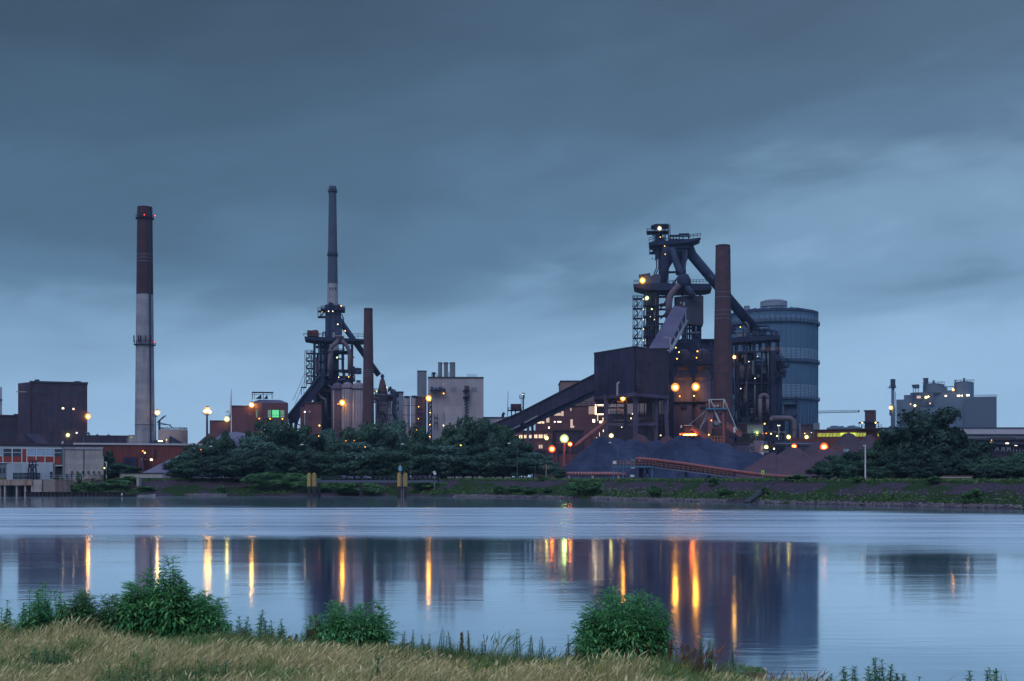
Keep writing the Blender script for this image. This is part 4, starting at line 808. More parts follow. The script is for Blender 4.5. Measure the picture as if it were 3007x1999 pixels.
for k in range(7): P(t, 'stair_flight', MB().beam(W(1364, 1170 + 9 * k, D - 1.2), W(1374, 1175 + 9 * k, D - 1.2), .55).beam(W(1374, 1175 + 9 * k, D - 1), W(1364, 1179 + 9 * k, D - 1), .55), M['steel2'])
P(t, 'machine_deck', MB().pb(1262, 1307, 1144, 1147, D - 4, 4), M['steel'])
for a, b, c in ((1264, 1272, 1135), (1275, 1284, 1138), (1286, 1298, 1136), (1299, 1306, 1139)): P(t, 'machine', MB().pb(a, b, c, 1144, D - 3, 2.5), M['steel2'])
win(t, 1300, 1306, 1126, 1129, D, M['white']); P(t, 'vertical_duct', MB().pb(1299.5, 1302.5, 1208, 1290, D - 1.2, 1.1), M['pale']); P(t, 'side_frame', MB().pb(1275, 1276, 1215, 1260, D - .6, .5).pb(1284, 1285, 1215, 1260, D - .6, .5).pb(1275, 1285, 1225, 1226, D - .6, .5).pb(1275, 1285, 1240, 1241, D - .6, .5), M['steel2'])
for b in (1155, 1249, 1280): lamp(t, 1302, b, D - 2, .65, 'amber' if b < 1200 else 'white')
P(t, 'winch_house', MB().pb(1271, 1278, 1095, 1107, D + 4, 3).pb(1268, 1281, 1093, 1095.5, D + 3.5, 4), M['steel']); P(t, 'railing', MB().rail([(X(1266, D), D + 3, Z(1107, D)), (X(1284, D), D + 3, Z(1107, D))], 1.6, 1.3, .2), M['steel'])
for k in range(6): P(t, 'antenna', MB().beam(W(1374 + 5 * k, 1107, D + 3), W(1374 + 5 * k, 1098, D + 3), .28), M['pale2'])
t = bld('low_hall', 'low pale hall between the pale block and the long conveyor gallery', 'building', 1410, 1500, 1224, 620, 25, M['pale']); win(t, 1420, 1446, 1233, 1240, 620, M['shed'], 'louvre')
P(t, 'vent_pipe', MB().tube([W(1476, 1224, 622), W(1478, 1215, 622), W(1482, 1212, 622)], .7, 8), M['steel'])
t = T('water_tank', 'dark elevated tank house on legs beside the thin vent mast', 'tank', 1515, 640)
P(t, 'tank', MB().pp([(1500, 1203), (1499, 1187), (1502, 1185.5), (1530, 1185.5), (1532, 1203)], 640, 6), M['stackbrown']); deck(t, 1492, 1534, 1203, 639, 8, 2)
for a in (1502, 1514, 1528): col(t, a, 1205, None, 641, 3.4)
t = T('vent_mast', 'thin dark vent mast with a small lit platform behind the gallery', 'vent mast', 1537, 600)
P(t, 'mast', MB().lathe(X(1537, 600), 600, [(.35, G), (.3, Z(1158, 600)), (.75, Z(1156, 600)), (.5, Z(1153, 600))], 12), M['steel']); deck(t, 1525, 1541, 1167, 599, 3, 1.8)
P(t, 'ladder_cage', MB().pb(1530, 1531, 1167, 1210, 600, .4).pb(1533, 1534, 1167, 1210, 600, .4), M['steel2']); lamp(t, 1536, 1157.5, 598, .35, 'white')
t = T('distant_mast', 'faint thin pale mast on the horizon left of the tank house', 'mast', 1487, 1500); P(t, 'mast', MB().tube([W(1486, 1400, 1500), W(1492, 1148, 1500)], [1.6, .3], 6), M['pale'])

# ------------------------------------------------------------------ brick works behind the gallery
D = 645
t = bld('works_hall', 'large red brick works hall with scattered glowing openings behind the gallery', 'building', 1572, 1800, 1190, D, 40, M['brick'])
P(t, 'roof_railing', MB().rail([(X(1690, D), D + .5, Z(1190, D)), (X(1800, D), D + .5, Z(1190, D))], 2.0, 2.6, .3), M['steel'])
for a, b, c, d, mm in ((1628, 1647, 1212, 1220, 'winpink'), (1648, 1655, 1207, 1221, 'winpink'), (1604, 1613, 1226, 1240, 'winpink'), (1578, 1598, 1237, 1243, 'win'), (1627, 1631, 1236.5, 1240, 'winhot'), (1637, 1648, 1236.5, 1239.5, 'winhot'),
        (1675, 1682, 1231, 1256, 'winpink'), (1682, 1686, 1250, 1255.5, 'winpink'), (1610, 1614, 1253, 1257.5, 'winhot'), (1675, 1678, 1198, 1206, 'winpink'),
        (1747, 1751, 1188, 1217, 'winhot'), (1753, 1773, 1188.5, 1193, 'winhot'), (1753, 1773, 1215, 1218, 'winhot'), (1754, 1756, 1218, 1236, 'win'), (1740, 1747, 1231, 1240, 'winhot'), (1760, 1768, 1236, 1242, 'winhot'), (1769, 1772, 1226, 1236, 'win'), (1739, 1743, 1264, 1269, 'winhot'), (1771, 1774, 1262, 1268, 'winhot'), (1760, 1762, 1269, 1286, 'winhot'), (1750, 1753, 1284, 1286, 'win')): win(t, a, b, c, d, D, L[mm])
P(t, 'barred_opening', MB().pb(1729, 1746, 1193, 1216, D - .3, .2), L['winpink'])
for k in range(7): P(t, 'bar', MB().pb(1730 + 2.4 * k, 1731.2 + 2.4 * k, 1193, 1216, D - .5, .2), M['brick'])
for k in range(5): P(t, 'bar', MB().pb(1754 + 4 * k, 1756 + 4 * k, 1194, 1215, D - .5, .3), M['steel'])
P(t, 'dark_slot', MB().pb(1588.5, 1591, 1240, 1255, D - .3, .2), M['black'])
t = bld('upper_works', 'plain brown upper works block above the long gallery', 'building', 1647, 1760, 1117, 665, 30, mat('brown_wall', (.22, .15, .15), (.17, .12, .13), .2))
D = 600
t = T('office_wing', 'low lamp lit brick wing with white windows under the gallery', 'building', 1560, D)
P(t, 'wall', MB().pb(1488, 1622, 1266, 1345, D, 15), M['brick']); P(t, 'roof', MB().pb(1486, 1622.5, 1263.5, 1266, D - .5, 16), M['roof'])
P(t, 'corner_block', MB().pb(1622.5, 1714, 1264, 1330, D + 3, 14), M['mill']); P(t, 'corner_roof', MB().pb(1622.5, 1716, 1261.5, 1264, D + 2.5, 15), M['roof'])
for a, b, c, d in ((1497, 1502, 1277, 1286), (1510, 1518, 1277, 1286), (1524, 1534, 1277, 1286), (1539, 1546, 1277, 1286), (1553, 1561, 1277, 1286), (1569, 1578, 1276, 1286), (1582, 1593, 1276, 1286), (1597, 1607, 1276, 1286), (1538, 1545, 1307, 1317), (1582, 1593, 1306, 1316)):
    w_ = win(t, a, b, c, d, D, L['win' if c < 1300 else 'winpink']); P(w_, 'frame', MB().pb((a + b) / 2 - .5, (a + b) / 2 + .5, c, d, D - .25, .12).pb(a - 1, b + 1, d, d + 1, D - .3, .3), M['conc2'])
P(t, 'string_course', MB().pb(1488, 1622, 1290, 1291.3, D - .2, .2), M['mill']); P(t, 'downpipe', MB().pb(1621, 1623, 1266, 1330, D - .3, .3), M['roof'])
t = T('transfer_conveyor', 'dark horizontal conveyor on posts below the brick wing', 'conveyor', 1590, 560)
P(t, 'casing', MB().pb(1505, 1665, 1322, 1331, 560, 4), M['steel']); P(t, 'lower_beam', MB().pb(1505, 1665, 1334, 1337, 560, 4), M['steel2'])
for a in (1520, 1560, 1600, 1640): col(t, a, 1331, None, 561, 3, 'steel2')
def mast(label, px, py, pyb, D, r, m_, w, mcol='redpipe', arms=True, group='sodium lamps by the stockpiles'):
    t = T('lamp_post', label, 'lamp post', px, D, group); z = Z(py, D)
    P(t, 'post', MB().tube([(X(px, D), D, G - .1), (X(px, D), D, z - r * 1.1)], [w, w * .8], 10), M[mcol])
    if arms: P(t, 'cross_arm', MB().box(X(px, D) - r * 2.4, X(px, D) + r * 2.4, D - .15, D + .15, z - r * 1.3, z - r * 1.05), M[mcol])
    lamp(t, px, py, D, r, m_); return t
mast('big yellow green floodlight on a red post with the long cross arm', 1657, 1288, None, 500, 1.35, 'green', .55)
mast('red orange lamp on a short post left of the floodlight post', 1621, 1318, None, 490, 1.05, 'redor', .3)
mast('small red orange lamp perched just right of the floodlight', 1674, 1304, None, 499, .75, 'redor', .15, arms=False)
mast('yellow lamp in front of the brick wing, left one', 1523, 1287, None, 590, .85, 'yellow', .2, 'steel2', group='yellow lamps before the brick wing')
mast('yellow lamp in front of the brick wing, right one', 1605, 1286, None, 590, .8, 'yellow', .2, 'steel2', group='yellow lamps before the brick wing')
mast('orange red lamp glowing over the red ore heap, the smaller one', 2332, 1311, None, 470, .85, 'redor', .2)
t = mast('orange red lamp on a red post by the boom sign, the larger one', 2420, 1312, None, 460, 1.15, 'redor', .45)

# ------------------------------------------------------------------ long gallery + transfer house + upper gallery
t = T('conveyor_gallery', 'long dark inclined conveyor gallery rising from the trees to the transfer house', 'conveyor gallery', 1600, 533)
Dg = 533
P(t, 'casing', MB().pp([(1422, 1256), (1530, 1209), (1746, 1098), (1746, 1146), (1530, 1246), (1422, 1290)], Dg, 8), M['gallery'])
P(t, 'roof', MB().pp([(1421, 1254.5), (1530, 1207), (1746, 1096), (1746, 1098.5), (1530, 1209.5), (1421, 1257)], Dg - .5, 9), M['roof'])
P(t, 'lower_truss', MB().pp([(1470, 1270), (1745, 1147), (1745, 1161), (1578, 1240), (1488, 1286), (1470, 1292)], Dg + 1, 6), M['steel'])
P(t, 'joint_band', MB().pp([(1530, 1208), (1534, 1206), (1534, 1245), (1530, 1247)], Dg - .3, .3), M['steel'])
P(t, 'walkway_panel', MB().pp([(1487, 1265), (1527, 1246.5), (1529, 1250), (1489, 1269)], Dg - 1, 1), M['pale2']); P(t, 'walkway_panel', MB().pp([(1538, 1239.5), (1579, 1218), (1581, 1222), (1541, 1243)], Dg - 1, 1), M['pale2'])
P(t, 'bracket', MB().pp([(1534, 1247), (1576, 1228), (1576, 1240), (1568, 1248), (1545, 1254)], Dg, 7), M['steel'])
P(t, 'leg', MB().beam(W(1551, 1248, Dg + 1), W(1546, 1400, Dg + 1), 1.1, 1.6), M['gallery2']); P(t, 'leg', MB().beam(W(1563, 1248, Dg + 4), W(1570, 1400, Dg + 4), 1.1, 1.6), M['gallery2'])
th = T('transfer_house', 'big dark windowless transfer house standing on tall columns', 'building', 1855, 535)
p0, p1, p2 = (X(1744.5, 548), 548), (X(1863, 520), 520), (X(1964, 540), 540); p3 = (p2[0] - 6, 572); p4 = (p0[0] + 4, 578); zt, zb2 = Z(1019, 520), Z(1150, 520) - .3
P(th, 'wall', MB().plan([p0, p1, p2, p3, p4], zb2, zt), M['gallery'])
P(th, 'right_face', MB().plan([(p1[0] + .6, p1[1] + .02), (p2[0], p2[1] - .2), (p2[0], p2[1]), (p1[0] + .6, p1[1] + .15)], zb2 + .2, zt - .3), mat('brown_slate', (.068, .05, .078), (.034, .031, .06), .25, lines=(2.6, 50, .07), lc=.7, streak=.6, sc=(.07, .052, .085)))
cc = ((p0[0] + p2[0]) / 2, 548); ex = lambda p: (p[0] + (p[0] - cc[0]) * .012, p[1] + (p[1] - cc[1]) * .02)
P(th, 'roof', MB().plan([ex(p) for p in (p0, p1, p2, p3, p4)], zt, zt + .5), M['roof']); P(th, 'ring_beam', MB().plan([ex(p) for p in (p0, p1, p2, p3, p4)], zb2 - 1.5, zb2), M['gallery2'])
win(th, 1903, 1910, 1063, 1072, 524.5, M['black'], proud=1.5); w_ = win(th, 1869, 1886, 1130, 1143, 520.2, M['black'], proud=.8); P(w_, 'frame', MB().pb(1868, 1887, 1129, 1130.5, 519.2, .4), M['gallery2'])
P(th, 'end_panel', MB().pb(1964, 1970, 1068, 1085, 541, 3).pb(1965, 1967, 1030, 1068, 541, 1), M['black'])
for a0, a1, w_, d in ((1779, 1779, 12, 540), (1837, 1837, 10, 534), (1866, 1866, 13, 523), (1909, 1900, 14, 545), (1926, 1926, 10, 536), (1953, 1965, 12, 540)):
    P(th, 'column', MB().beam(W(a0, 1158, d), W(a1, 1400, d), w_ / 3600 * d), M['gallery2'] if a0 != 1837 else M['gallery'])
P(th, 'crossbeam', MB().pb(1784, 1860, 1241, 1251, 534, 1.5), M['gallery2']); P(th, 'crossbeam', MB().pb(1872, 1928, 1239, 1250, 534, 1.5), M['gallery2']); P(th, 'crossbeam', MB().pb(1866, 1930, 1226, 1231, 538, 1.5), M['rustpipe'])
P(th, 'knee_brace', MB().beam(W(1784, 1160, 538), W(1812, 1180, 538), .9), M['steel']); P(th, 'deck_beam', MB().pb(1786, 1842, 1195, 1199, 538, 2), M['steel'])
for a, b, c, d in ((1786, 1192, 1815, 1165), (1812, 1196, 1836, 1222), (1786, 1240, 1815, 1218), (1786, 1275, 1800, 1258)): P(th, 'stair_flight', MB().beam(W(a, b, 536), W(c, d, 536), 1.0, .5), M['orangepaint'] if a == 1812 else M['steel'])
P(th, 'stair_column', MB().pb(1810, 1812, 1160, None, 536, .3), M['steel']); P(th, 'balcony', MB().pb(1812, 1833, 1176, 1181, 534, 3), M['orangepaint'])
P(th, 'vent_pipe', MB().tube([W(1813, 1160, 523), W(1813, 1127, 523), W(1816, 1123, 523), W(1819, 1124, 523)], .45, 8), M['pale'])
lamp(th, 1829, 1169, 531, .95, 'orange'); lamp(th, 1853, 1228, 530, .55, 'yellow'); lamp(th, 1857, 1215, 530, .35, 'white'); lamp(th, 1795, 1279, 530, .8, 'yellow'); lamp(th, 1940, 1278, 530, .5, 'yellow'); lamp(th, 1826, 1254, 532, .35, 'white')
t = T('pipework_hall', 'pale lit hall seen between the columns under the transfer house', 'building', 1870, 640)
P(t, 'wall', MB().pb(1784, 1985, 1160, 1240, 640, 20), mat('beige_wall', (.40, .33, .33), (.34, .28, .30), .3, streak=.3, sc=(.3, .24, .26))); P(t, 'base', MB().pb(1784, 1990, 1215, None, 638, 6), M['mill'])
for a in (1876, 1942): P(t, 'downpipe', MB().pb(a, a + 2, 1160, 1215, 639.5, .4), M['stackred'])
for k in range(8): P(t, 'rail_post', MB().pb(1875 + 3.2 * k, 1876.6 + 3.2 * k, 1208, 1216, 637, .4), M['steel'])
for k in range(8): P(t, 'rail_post', MB().pb(1792 + 5 * k, 1794 + 5 * k, 1205, 1216, 637, .4), M['steel'])
for a, y in ((1880, 1229), (1880, 1244), (1800, 1232)): P(t, 'pipe', MB().pb(a, a + 80, y, y + 3, 636, 1), M['rustpipe'])
t = T('steel_trestle', 'blue grey lattice frame between the columns and the stoves', 'frame', 1960, 590)
for a in (1943, 1983): col(t, a, 1217, None, 590, 3, 'steel2')
for y in (1218, 1234, 1250, 1266): P(t, 'crossbeam', MB().pb(1943, 1985, y, y + 1.6, 590, .5), M['steel2']); P(t, 'brace', MB().beam(W(1944, y + 15, 590.2), W(1983, y + 1, 590.2), .5), M['steel2'])
t = T('ore_pipe', 'inclined red conveyor pipe dropping toward the dark stockpile', 'conveyor', 1740, 520)
P(t, 'casing', MB().tube([W(1778, 1240, 525), W(1706, 1296, 515), W(1688, 1310, 512)], [.9, .9, .6], 14), M['redpipe'], smooth=True)
for k in range(3): q = .2 + .3 * k; P(t, 'trestle', MB().beam(W(1778 - 80 * q, 1245 + 60 * q, 522), (X(1778 - 80 * q, 522), 522, G), .4), M['steel'])
t = T('upper_gallery', 'mauve inclined gallery climbing from the transfer house roof to the furnace hopper', 'conveyor gallery', 1960, 560, z=zt)
A = [W(1905, 1022, 545), W(1978, 898, 588), W(2019, 903, 588), W(1962, 1022, 545)]
B_ = [v + Vector((0, 6, -1.5)) for v in A]
P(t, 'casing', MB().add(A + B_, [(0, 3, 2, 1), (4, 5, 6, 7), (0, 1, 5, 4), (1, 2, 6, 5), (2, 3, 7, 6), (3, 0, 4, 7)]), M['gallery2'])
A2 = [W(1962, 1022, 545.5), W(2018, 903, 588.5), W(2018, 938, 590), W(1970, 1026, 547)]; B2 = [v + Vector((0, 4, 0)) for v in A2]
P(t, 'side_wall', MB().add(A2 + B2, [(0, 3, 2, 1), (4, 5, 6, 7), (0, 1, 5, 4), (1, 2, 6, 5), (2, 3, 7, 6), (3, 0, 4, 7)]), M['steel2'])
P(t, 'walkway', MB().beam(W(1971, 1028, 544), W(2018, 940, 587), 1.2, .7), M['pale2'])
for k in range(5):
    q = .12 + .2 * k; a = W(1962 + 56 * q, 1022 - 119 * q + 3, 543.5 + 43 * q); b = W(1968 + 50 * q, 1029 - 90 * q, 543 + 43 * q); P(t, 'post', MB().beam(a, b, .35), M['pale'])
t = T('gallows_lamp', 'pale L shaped unlit post on the transfer house roof', 'post', 1968, 538, z=zt); P(t, 'post', MB().pb(1966.5, 1969.5, 991, 1035, 538, .4), M['pale']); P(t, 'arm', MB().pb(1947, 1969.5, 989, 991.5, 538, .4), M['pale'])

# ------------------------------------------------------------------ large blast furnace
D = 610
bf = T('blast_furnace', 'large right blast furnace with a lamp lit cage at its very top', 'blast furnace', 1950, D)
for a in (1920.5, 1933, 1950, 1963): col(bf, a, 658, 712, D, 3); col(bf, a, 660, 712, D + 6, 2.4)
P(bf, 'cage_roof', MB().pp([(1912, 661), (1926, 656), (1964, 657), (1964, 661), (1950, 661), (1925, 664)], D - 1, 9), M['steel'])
deck(bf, 1899, 1964, 676, D - 1, 9, 2.2); P(bf, 'brace', MB().beam(W(1906, 680, D), W(1919, 691, D), .4), M['steel'])
P(bf, 'bleeder_valve', MB().lathe(X(1935, D), D + 3, [(1.5, Z(712, D)), (1.5, Z(690, D)), (1.9, Z(688, D)), (1.4, Z(684, D)), (.4, Z(682, D))], 16), M['steel'], smooth=True)
P(bf, 'machinery', MB().pb(1923, 1931, 683, 708, D + 1, 3), M['steel']); P(bf, 'machinery', MB().pb(1939, 1952, 696, 708, D + 1, 4), M['steel'])
P(bf, 'main_deck', MB().pp([(1906, 711), (1925, 705), (1963, 706), (1963, 700), (2026, 703), (2058, 699), (2056, 702), (2030, 712), (2012, 714), (1985, 716), (1950, 718), (1908, 717)], D - 2, 14), M['steel'])
for a_, b_, ya, yb, h_ in ((1906, 1924, 711, 706, 2), (2026, 2057, 702, 699, 1.6), (1966, 2024, 702, 702, 1.6)): P(bf, 'deck_railing', MB().rail([(X(a_, D), D - 1.8, Z(ya, D)), (X(b_, D), D - 1.8, Z(yb, D))], h_, 1.5, .25), M['steel'])
P(bf, 'hoist_rail', MB().pb(1993, 2024, 686, 689, D, 3).pb(1993, 1996, 689, 702, D, 1).pb(2004, 2007, 689, 702, D, 1).pb(2020, 2024, 689, 702, D, 1).pb(1993, 2024, 693, 696, D + 1, 1), M['steel'])
P(bf, 'pipe_rack', MB().pb(1968, 1993, 691, 693, D, 3).pb(1968, 1970, 693, 702, D, 1).pb(1977, 1979, 693, 702, D, 1).pb(1985, 1987, 693, 702, D, 1), M['steel'])
P(bf, 'bracket', MB().beam(W(2057, 702, D), W(2031, 726, D), .7).beam(W(2020, 712, D), W(2020, 726, D), .7).beam(W(2031, 726, D), W(2012, 724, D), .6).beam(W(2042, 702, D), W(2030, 724, D), .35), M['steel'])
deck(bf, 1984, 2018, 724, D - 1, 8, 4); P(bf, 'deck_post', MB().pb(1996, 1999, 714, 726, D, .6).pb(2004, 2008, 714, 726, D, .6).pb(2013, 2015, 714, 726, D, .6), M['steel'])
P(bf, 'hanging_cage', MB().pb(1907, 1909, 714, 740, D - 1, .4).pb(1915, 1916.5, 714, 740, D - 1, .4).pb(1926, 1928, 714, 740, D - 1, .4).pb(1907, 1928, 738, 741, D - 1, 5).pb(1907, 1928, 726, 727.5, D - 1, 5), M['steel'])
P(bf, 'equipment', MB().pb(1916, 1960, 718, 734, D + 1, 6), M['steel']); P(bf, 'equipment', MB().pb(1934, 1942, 734, 760, D + 2, 3), M['steel']); 
for a in (1929, 1935): P(bf, 'riser', MB().tube([W(a, 738, D - 1), W(a, 785, D - 1), W(a - 8, 803, D - 1)], .3, 6), M['steel'])
P(bf, 'hopper', MB().pp([(1962, 718), (2016, 722), (2018, 740), (2013, 770), (2015, 812), (2003, 806), (1990, 795), (1985, 760), (1987, 752), (1994, 750), (1995, 757), (1992, 766), (1988, 768), (1991, 775), (1999, 790), (2004, 740), (1980, 740), (1968, 760), (1962, 740)], D, 9), M['steel'])
P(bf, 'hopper_shell', MB().lathe(X(1998, D), D + 8, [(2.2, Z(800, D)), (2.6, Z(770, D)), (4.6, Z(742, D)), (4.6, Z(722, D))], 20), M['steel2'], smooth=True)
pipe(bf, [(1958, 725), (1950, 770), (1948, 830)], D, 30, 'steel', 'uptake'); pipe(bf, [(1972, 728), (1985, 770), (2005, 815)], D, 21, 'steel2', 'uptake'); pipe(bf, [(1985, 735), (1965, 765), (1948, 795)], D + 2, 20, 'steel', 'uptake')
P(bf, 'thin_pipe', MB().tube([W(2018, 735, D - 1), W(2011, 790, D - 1), W(1998, 807, D - 1), W(1962, 852, D - 1)], .5, 8), M['steel2'])
P(bf, 'stub_beam', MB().pb(1945, 1984, 796, 799, D, 4), M['steel'])
P(bf, 'lattice', MB().beam(W(1952, 735, D + 4), W(1963, 765, D + 4), .5).beam(W(1963, 735, D + 4), W(1952, 765, D + 4), .5).pb(1953, 1955, 718, 800, D + 4, .6), M['steel'])
# mid platform
P(bf, 'mid_deck', MB().pp([(1861, 832), (1890, 830), (2088, 835), (2092, 848), (2075, 852), (2050, 853), (1990, 853), (1960, 852), (1895, 849), (1862, 839)], D - 3, 18), M['steel'])
for a_, b_, ya, yb, h_ in ((1862, 1880, 831, 831, 1.2), (1966, 1984, 834, 834, 1.3), (2025, 2073, 835, 835, 1.6)): P(bf, 'deck_railing', MB().rail([(X(a_, D), D - 2.8, Z(ya, D)), (X(b_, D), D - 2.8, Z(yb, D))], h_, 1.4, .22), M['steel'])
P(bf, 'machine_house', MB().pp([(1878, 832), (1878, 804), (1911, 801), (1911, 810), (1925, 803), (1960, 808), (1966, 832)], D - 2, 12), M['steel2']); P(bf, 'house_roof', MB().pp([(1877, 804.5), (1911, 800.5), (1911, 803), (1878, 806.5)], D - 2.4, 12.8), M['roof'])
lamp(bf, 1890, 822, D - 4.5, 1.2, 'orange')
# forks
pipe(bf, [(2005, 818), (2008, 830), (1985, 850), (1971, 868), (1968, 885), (1966, 925)], D - 4, 19, 'rustpipe', 'uptake'); pipe(bf, [(2008, 828), (2020, 845), (2040, 872)], D - 4, 19, 'steel2', 'uptake')
P(bf, 'fork_joint', MB().lathe(X(2008, D), D - 3, [(1.5, Z(852, D)), (3.6, Z(840, D)), (3.4, Z(825, D)), (2.2, Z(810, D))], 16), M['steel'], smooth=True)
# main tower
for a, w_ in ((1892, 3), (1932, 7), (1910, 3), (1956, 4), (2022, 6), (2053, 7), (2002, 5)): col(bf, a, 850, None, D + (0 if a < 1960 else 4), w_)
P(bf, 'tower_core', MB().pb(1893, 1930, 858, None, D + 6, 8), mat('tower_core', (.075, .055, .065), (.05, .045, .06), .5))
for y in (866, 893, 925, 956, 985, 1010): P(bf, 'floor', MB().pb(1890, 1936, y, y + 2.5, D - .5, 9), M['steel'])
for y, h in ((858, 4), (868, 4), (892, 6), (905, 4), (925, 5), (948, 4)): P(bf, 'gangway', MB().pb(1932, 1966, y, y + h * .6, D + 1, 5), M['steel'])
for a, b, c, d in ((1938, 892, 1957, 893), (1938, 905, 1957, 880), (1938, 936, 1957, 915), (1938, 960, 1955, 945)): P(bf, 'stair_flight', MB().beam(W(a, b, D + 2), W(c, d, D + 2), .7), M['steel'])
for a, b, c, d in ((1896, 872, 4, 18), (1906, 885, 5, 22), (1915, 875, 4, 14), (1922, 880, 5, 25), (1900, 935, 6, 14), (1914, 930, 5, 22), (1898, 965, 8, 16), (1912, 962, 10, 20), (1922, 968, 5, 18)): P(bf, 'equipment', MB().pb(a, a + c, b, b + d, D + 2, 3), M['stackbrown'] if a % 2 else M['steel2'])
for k in range(5): P(bf, 'riser', MB().tube([W(1897 + 7 * k, 858, D + .5), W(1897 + 7 * k, 1015, D + .5)], .22, 6), M['steel2'] if k % 2 else M['rustpipe'])
for q in ((1902, 874, .8, 'green'), (1916, 906.5, .65, 'green'), (1891.5, 877, .38, 'yellow'), (1891.5, 907, .38, 'yellow'), (1891.5, 937.5, .38, 'yellow'), (1891.5, 965, .38, 'yellow'), (1891.5, 998, .38, 'yellow'), (1937.8, 670, .8, 'yellow'), (1940, 695.5, .4, 'amber'), (1954, 722, .5, 'orange'), (1955.5, 746, .45, 'amber'), (1924, 938, .3, 'white'), (1912, 929, .25, 'white')):
    lamp(bf, q[0], q[1], D - 3 if q[1] > 700 else D - 1.5, q[2], q[3])
stairtower(bf, 1860.5, 1874, 1887, 867, 1022, D - 4, 29)
P(bf, 'charging_house', MB().pp([(1981, 900), (1981, 872), (2015, 869), (2066, 870), (2066, 950), (2063, 956), (2015, 952), (1981, 950)], D - 1, 9), mat('hopper_house', (.055, .06, .10), (.045, .045, .075), .2, lines=(3, 6, .04), lc=.85)); win(bf, 2007, 2011, 888, 898, D - 1, M['galv']); win(bf, 1998, 2001, 887, 892, D - 1, M['galv'])
P(bf, 'shaft_casing', MB().pb(2029, 2056, 955, None, D + 2, 8), M['steel']); P(bf, 'shaft_casing', MB().pb(2000, 2014, 950, None, D + 3, 8), M['steel'])
for y in (962, 978, 1003): P(bf, 'crossbeam', MB().pb(2000, 2056, y, y + 4, D + 1, 3), M['steel'])
pipe(bf, [(2045, 958), (2045, 1010)], D - 2, 5, 'steel2'); pipe(bf, [(2020, 955), (2020, 1005)], D - 2, 4, 'steel')
P(bf, 'valve_box', MB().pb(2045, 2058, 1006, 1014, D - 5, 3), M['pale2']); P(bf, 'valve_box', MB().pb(2034, 2043, 1008, 1013, D - 5, 3), M['steel2'])
pipe(bf, [(2019, 730, D + 6), (2028, 752, D + 6), (2196, 975, 640)], D, 30, 'steel2', 'downcomer', 20, bend=False)
P(bf, 'downcomer_walk', MB().beam(W(2020, 728, D + 4), W(2206, 962, 636), .55).beam(W(2022, 735, D + 4), W(2200, 962, 636), .35), M['steel2'])
P(bf, 'hanger', MB().beam(W(2081, 810, D + 4), W(2090, 820, D + 4), .9).beam(W(2085, 806, D + 4), W(2094, 816, D + 4), .9), M['steel2'])

# stoves of the large furnace
def stove2(label, px, pyt, rn, rw, D, group):
    t = T('hot_blast_stove', label, 'furnace stove', px, D, group); x = X(px, D); a = rn / 3600 * D; b = rw / 3600 * D; z = Z(pyt, D)
    P(t, 'dome', MB().lathe(x, D + b, [(a * .78, Z(1088, D)), (a * .86, Z(1075, D)), (a, Z(1066, D)), (a, z - a * .9)] + [(a * math.cos(q), z - a * .9 + a * .9 * math.sin(q)) for q in np.linspace(.1, 1.45, 8)], 32), M['stovebrown'], smooth=True)
    P(t, 'cone', MB().lathe(x, D + b, [(b, Z(1116, D)), (b * .93, Z(1108, D)), (a * .80, Z(1085, D))], 32), M['stovebrown'], smooth=True)
    P(t, 'shell', MB().lathe(x, D + b, [(b, G), (b, Z(1116, D))], 32), M['stovebrown'], smooth=True)
    P(t, 'ring_platform', MB().lathe(x, D + b, [(b, Z(1182, D)), (b + 1, Z(1181, D)), (b + 1, Z(1179, D)), (b, Z(1179, D))], 32), M['steel'])
    P(t, 'ring_platform', MB().lathe(x, D + b, [(a, Z(1070, D)), (a + 1.6, Z(1069, D)), (a + 1.6, Z(1066, D)), (a, Z(1066, D))], 32), M['steel'])
    P(t, 'hatch', MB().pb(px - 12, px + 8, 1192, 1199, D - .4, 1.2), M['steel']); return t
g_ = 'brown domed stoves of the large blast furnace'
t = stove2('left brown domed stove with a big orange lamp, nearest the transfer house', 2011, 1022, 20, 29, 575, g_)
lamp(t, 1983, 1137, 571, 1.5, 'orange'); lamp(t, 1996, 1163, 571, .65, 'orange')
for a, b in ((1984.5, 1020.5), (1994, 1033.5), (1988, 1053)): lamp(t, a, b, 571, .6, 'amber')
P(t, 'standpipe', MB().tube([W(1975, 1060, 572), W(1975, 1130, 572)], .8, 10), M['steel2'])
t = stove2('second brown domed stove, between the left stove and the brown brick stack', 2068, 1020, 20, 29, 575, g_)
lamp(t, 2043, 1135.5, 571, 1.5, 'orange'); lamp(t, 2037, 1128, 571, .5, 'amber'); lamp(t, 2038, 1162, 571, .55, 'yellow'); lamp(t, 2048, 1031, 571, .65, 'amber'); lamp(t, 2045.5, 1050, 571, .55, 'orange')
t = T('stove_bridge', 'dark covered bridge and frame behind the brown domed stoves', 'frame', 2060, 600)
P(t, 'back_wall', MB().pb(1968, 2103, 996, None, 600, 6), M['steel']); P(t, 'roof_edge', MB().pb(2057, 2103, 994.5, 997, 598, 8), M['steel'])
P(t, 'crossbeam', MB().pb(1976, 2098, 1064, 1068, 570.5, 1.5), M['steel']); P(t, 'crossbeam', MB().pb(1985, 2098, 1072, 1075, 571, 1.5), M['steel'])
for a in (2089, 1966): col(t, a, 1000, None, 572, 3)
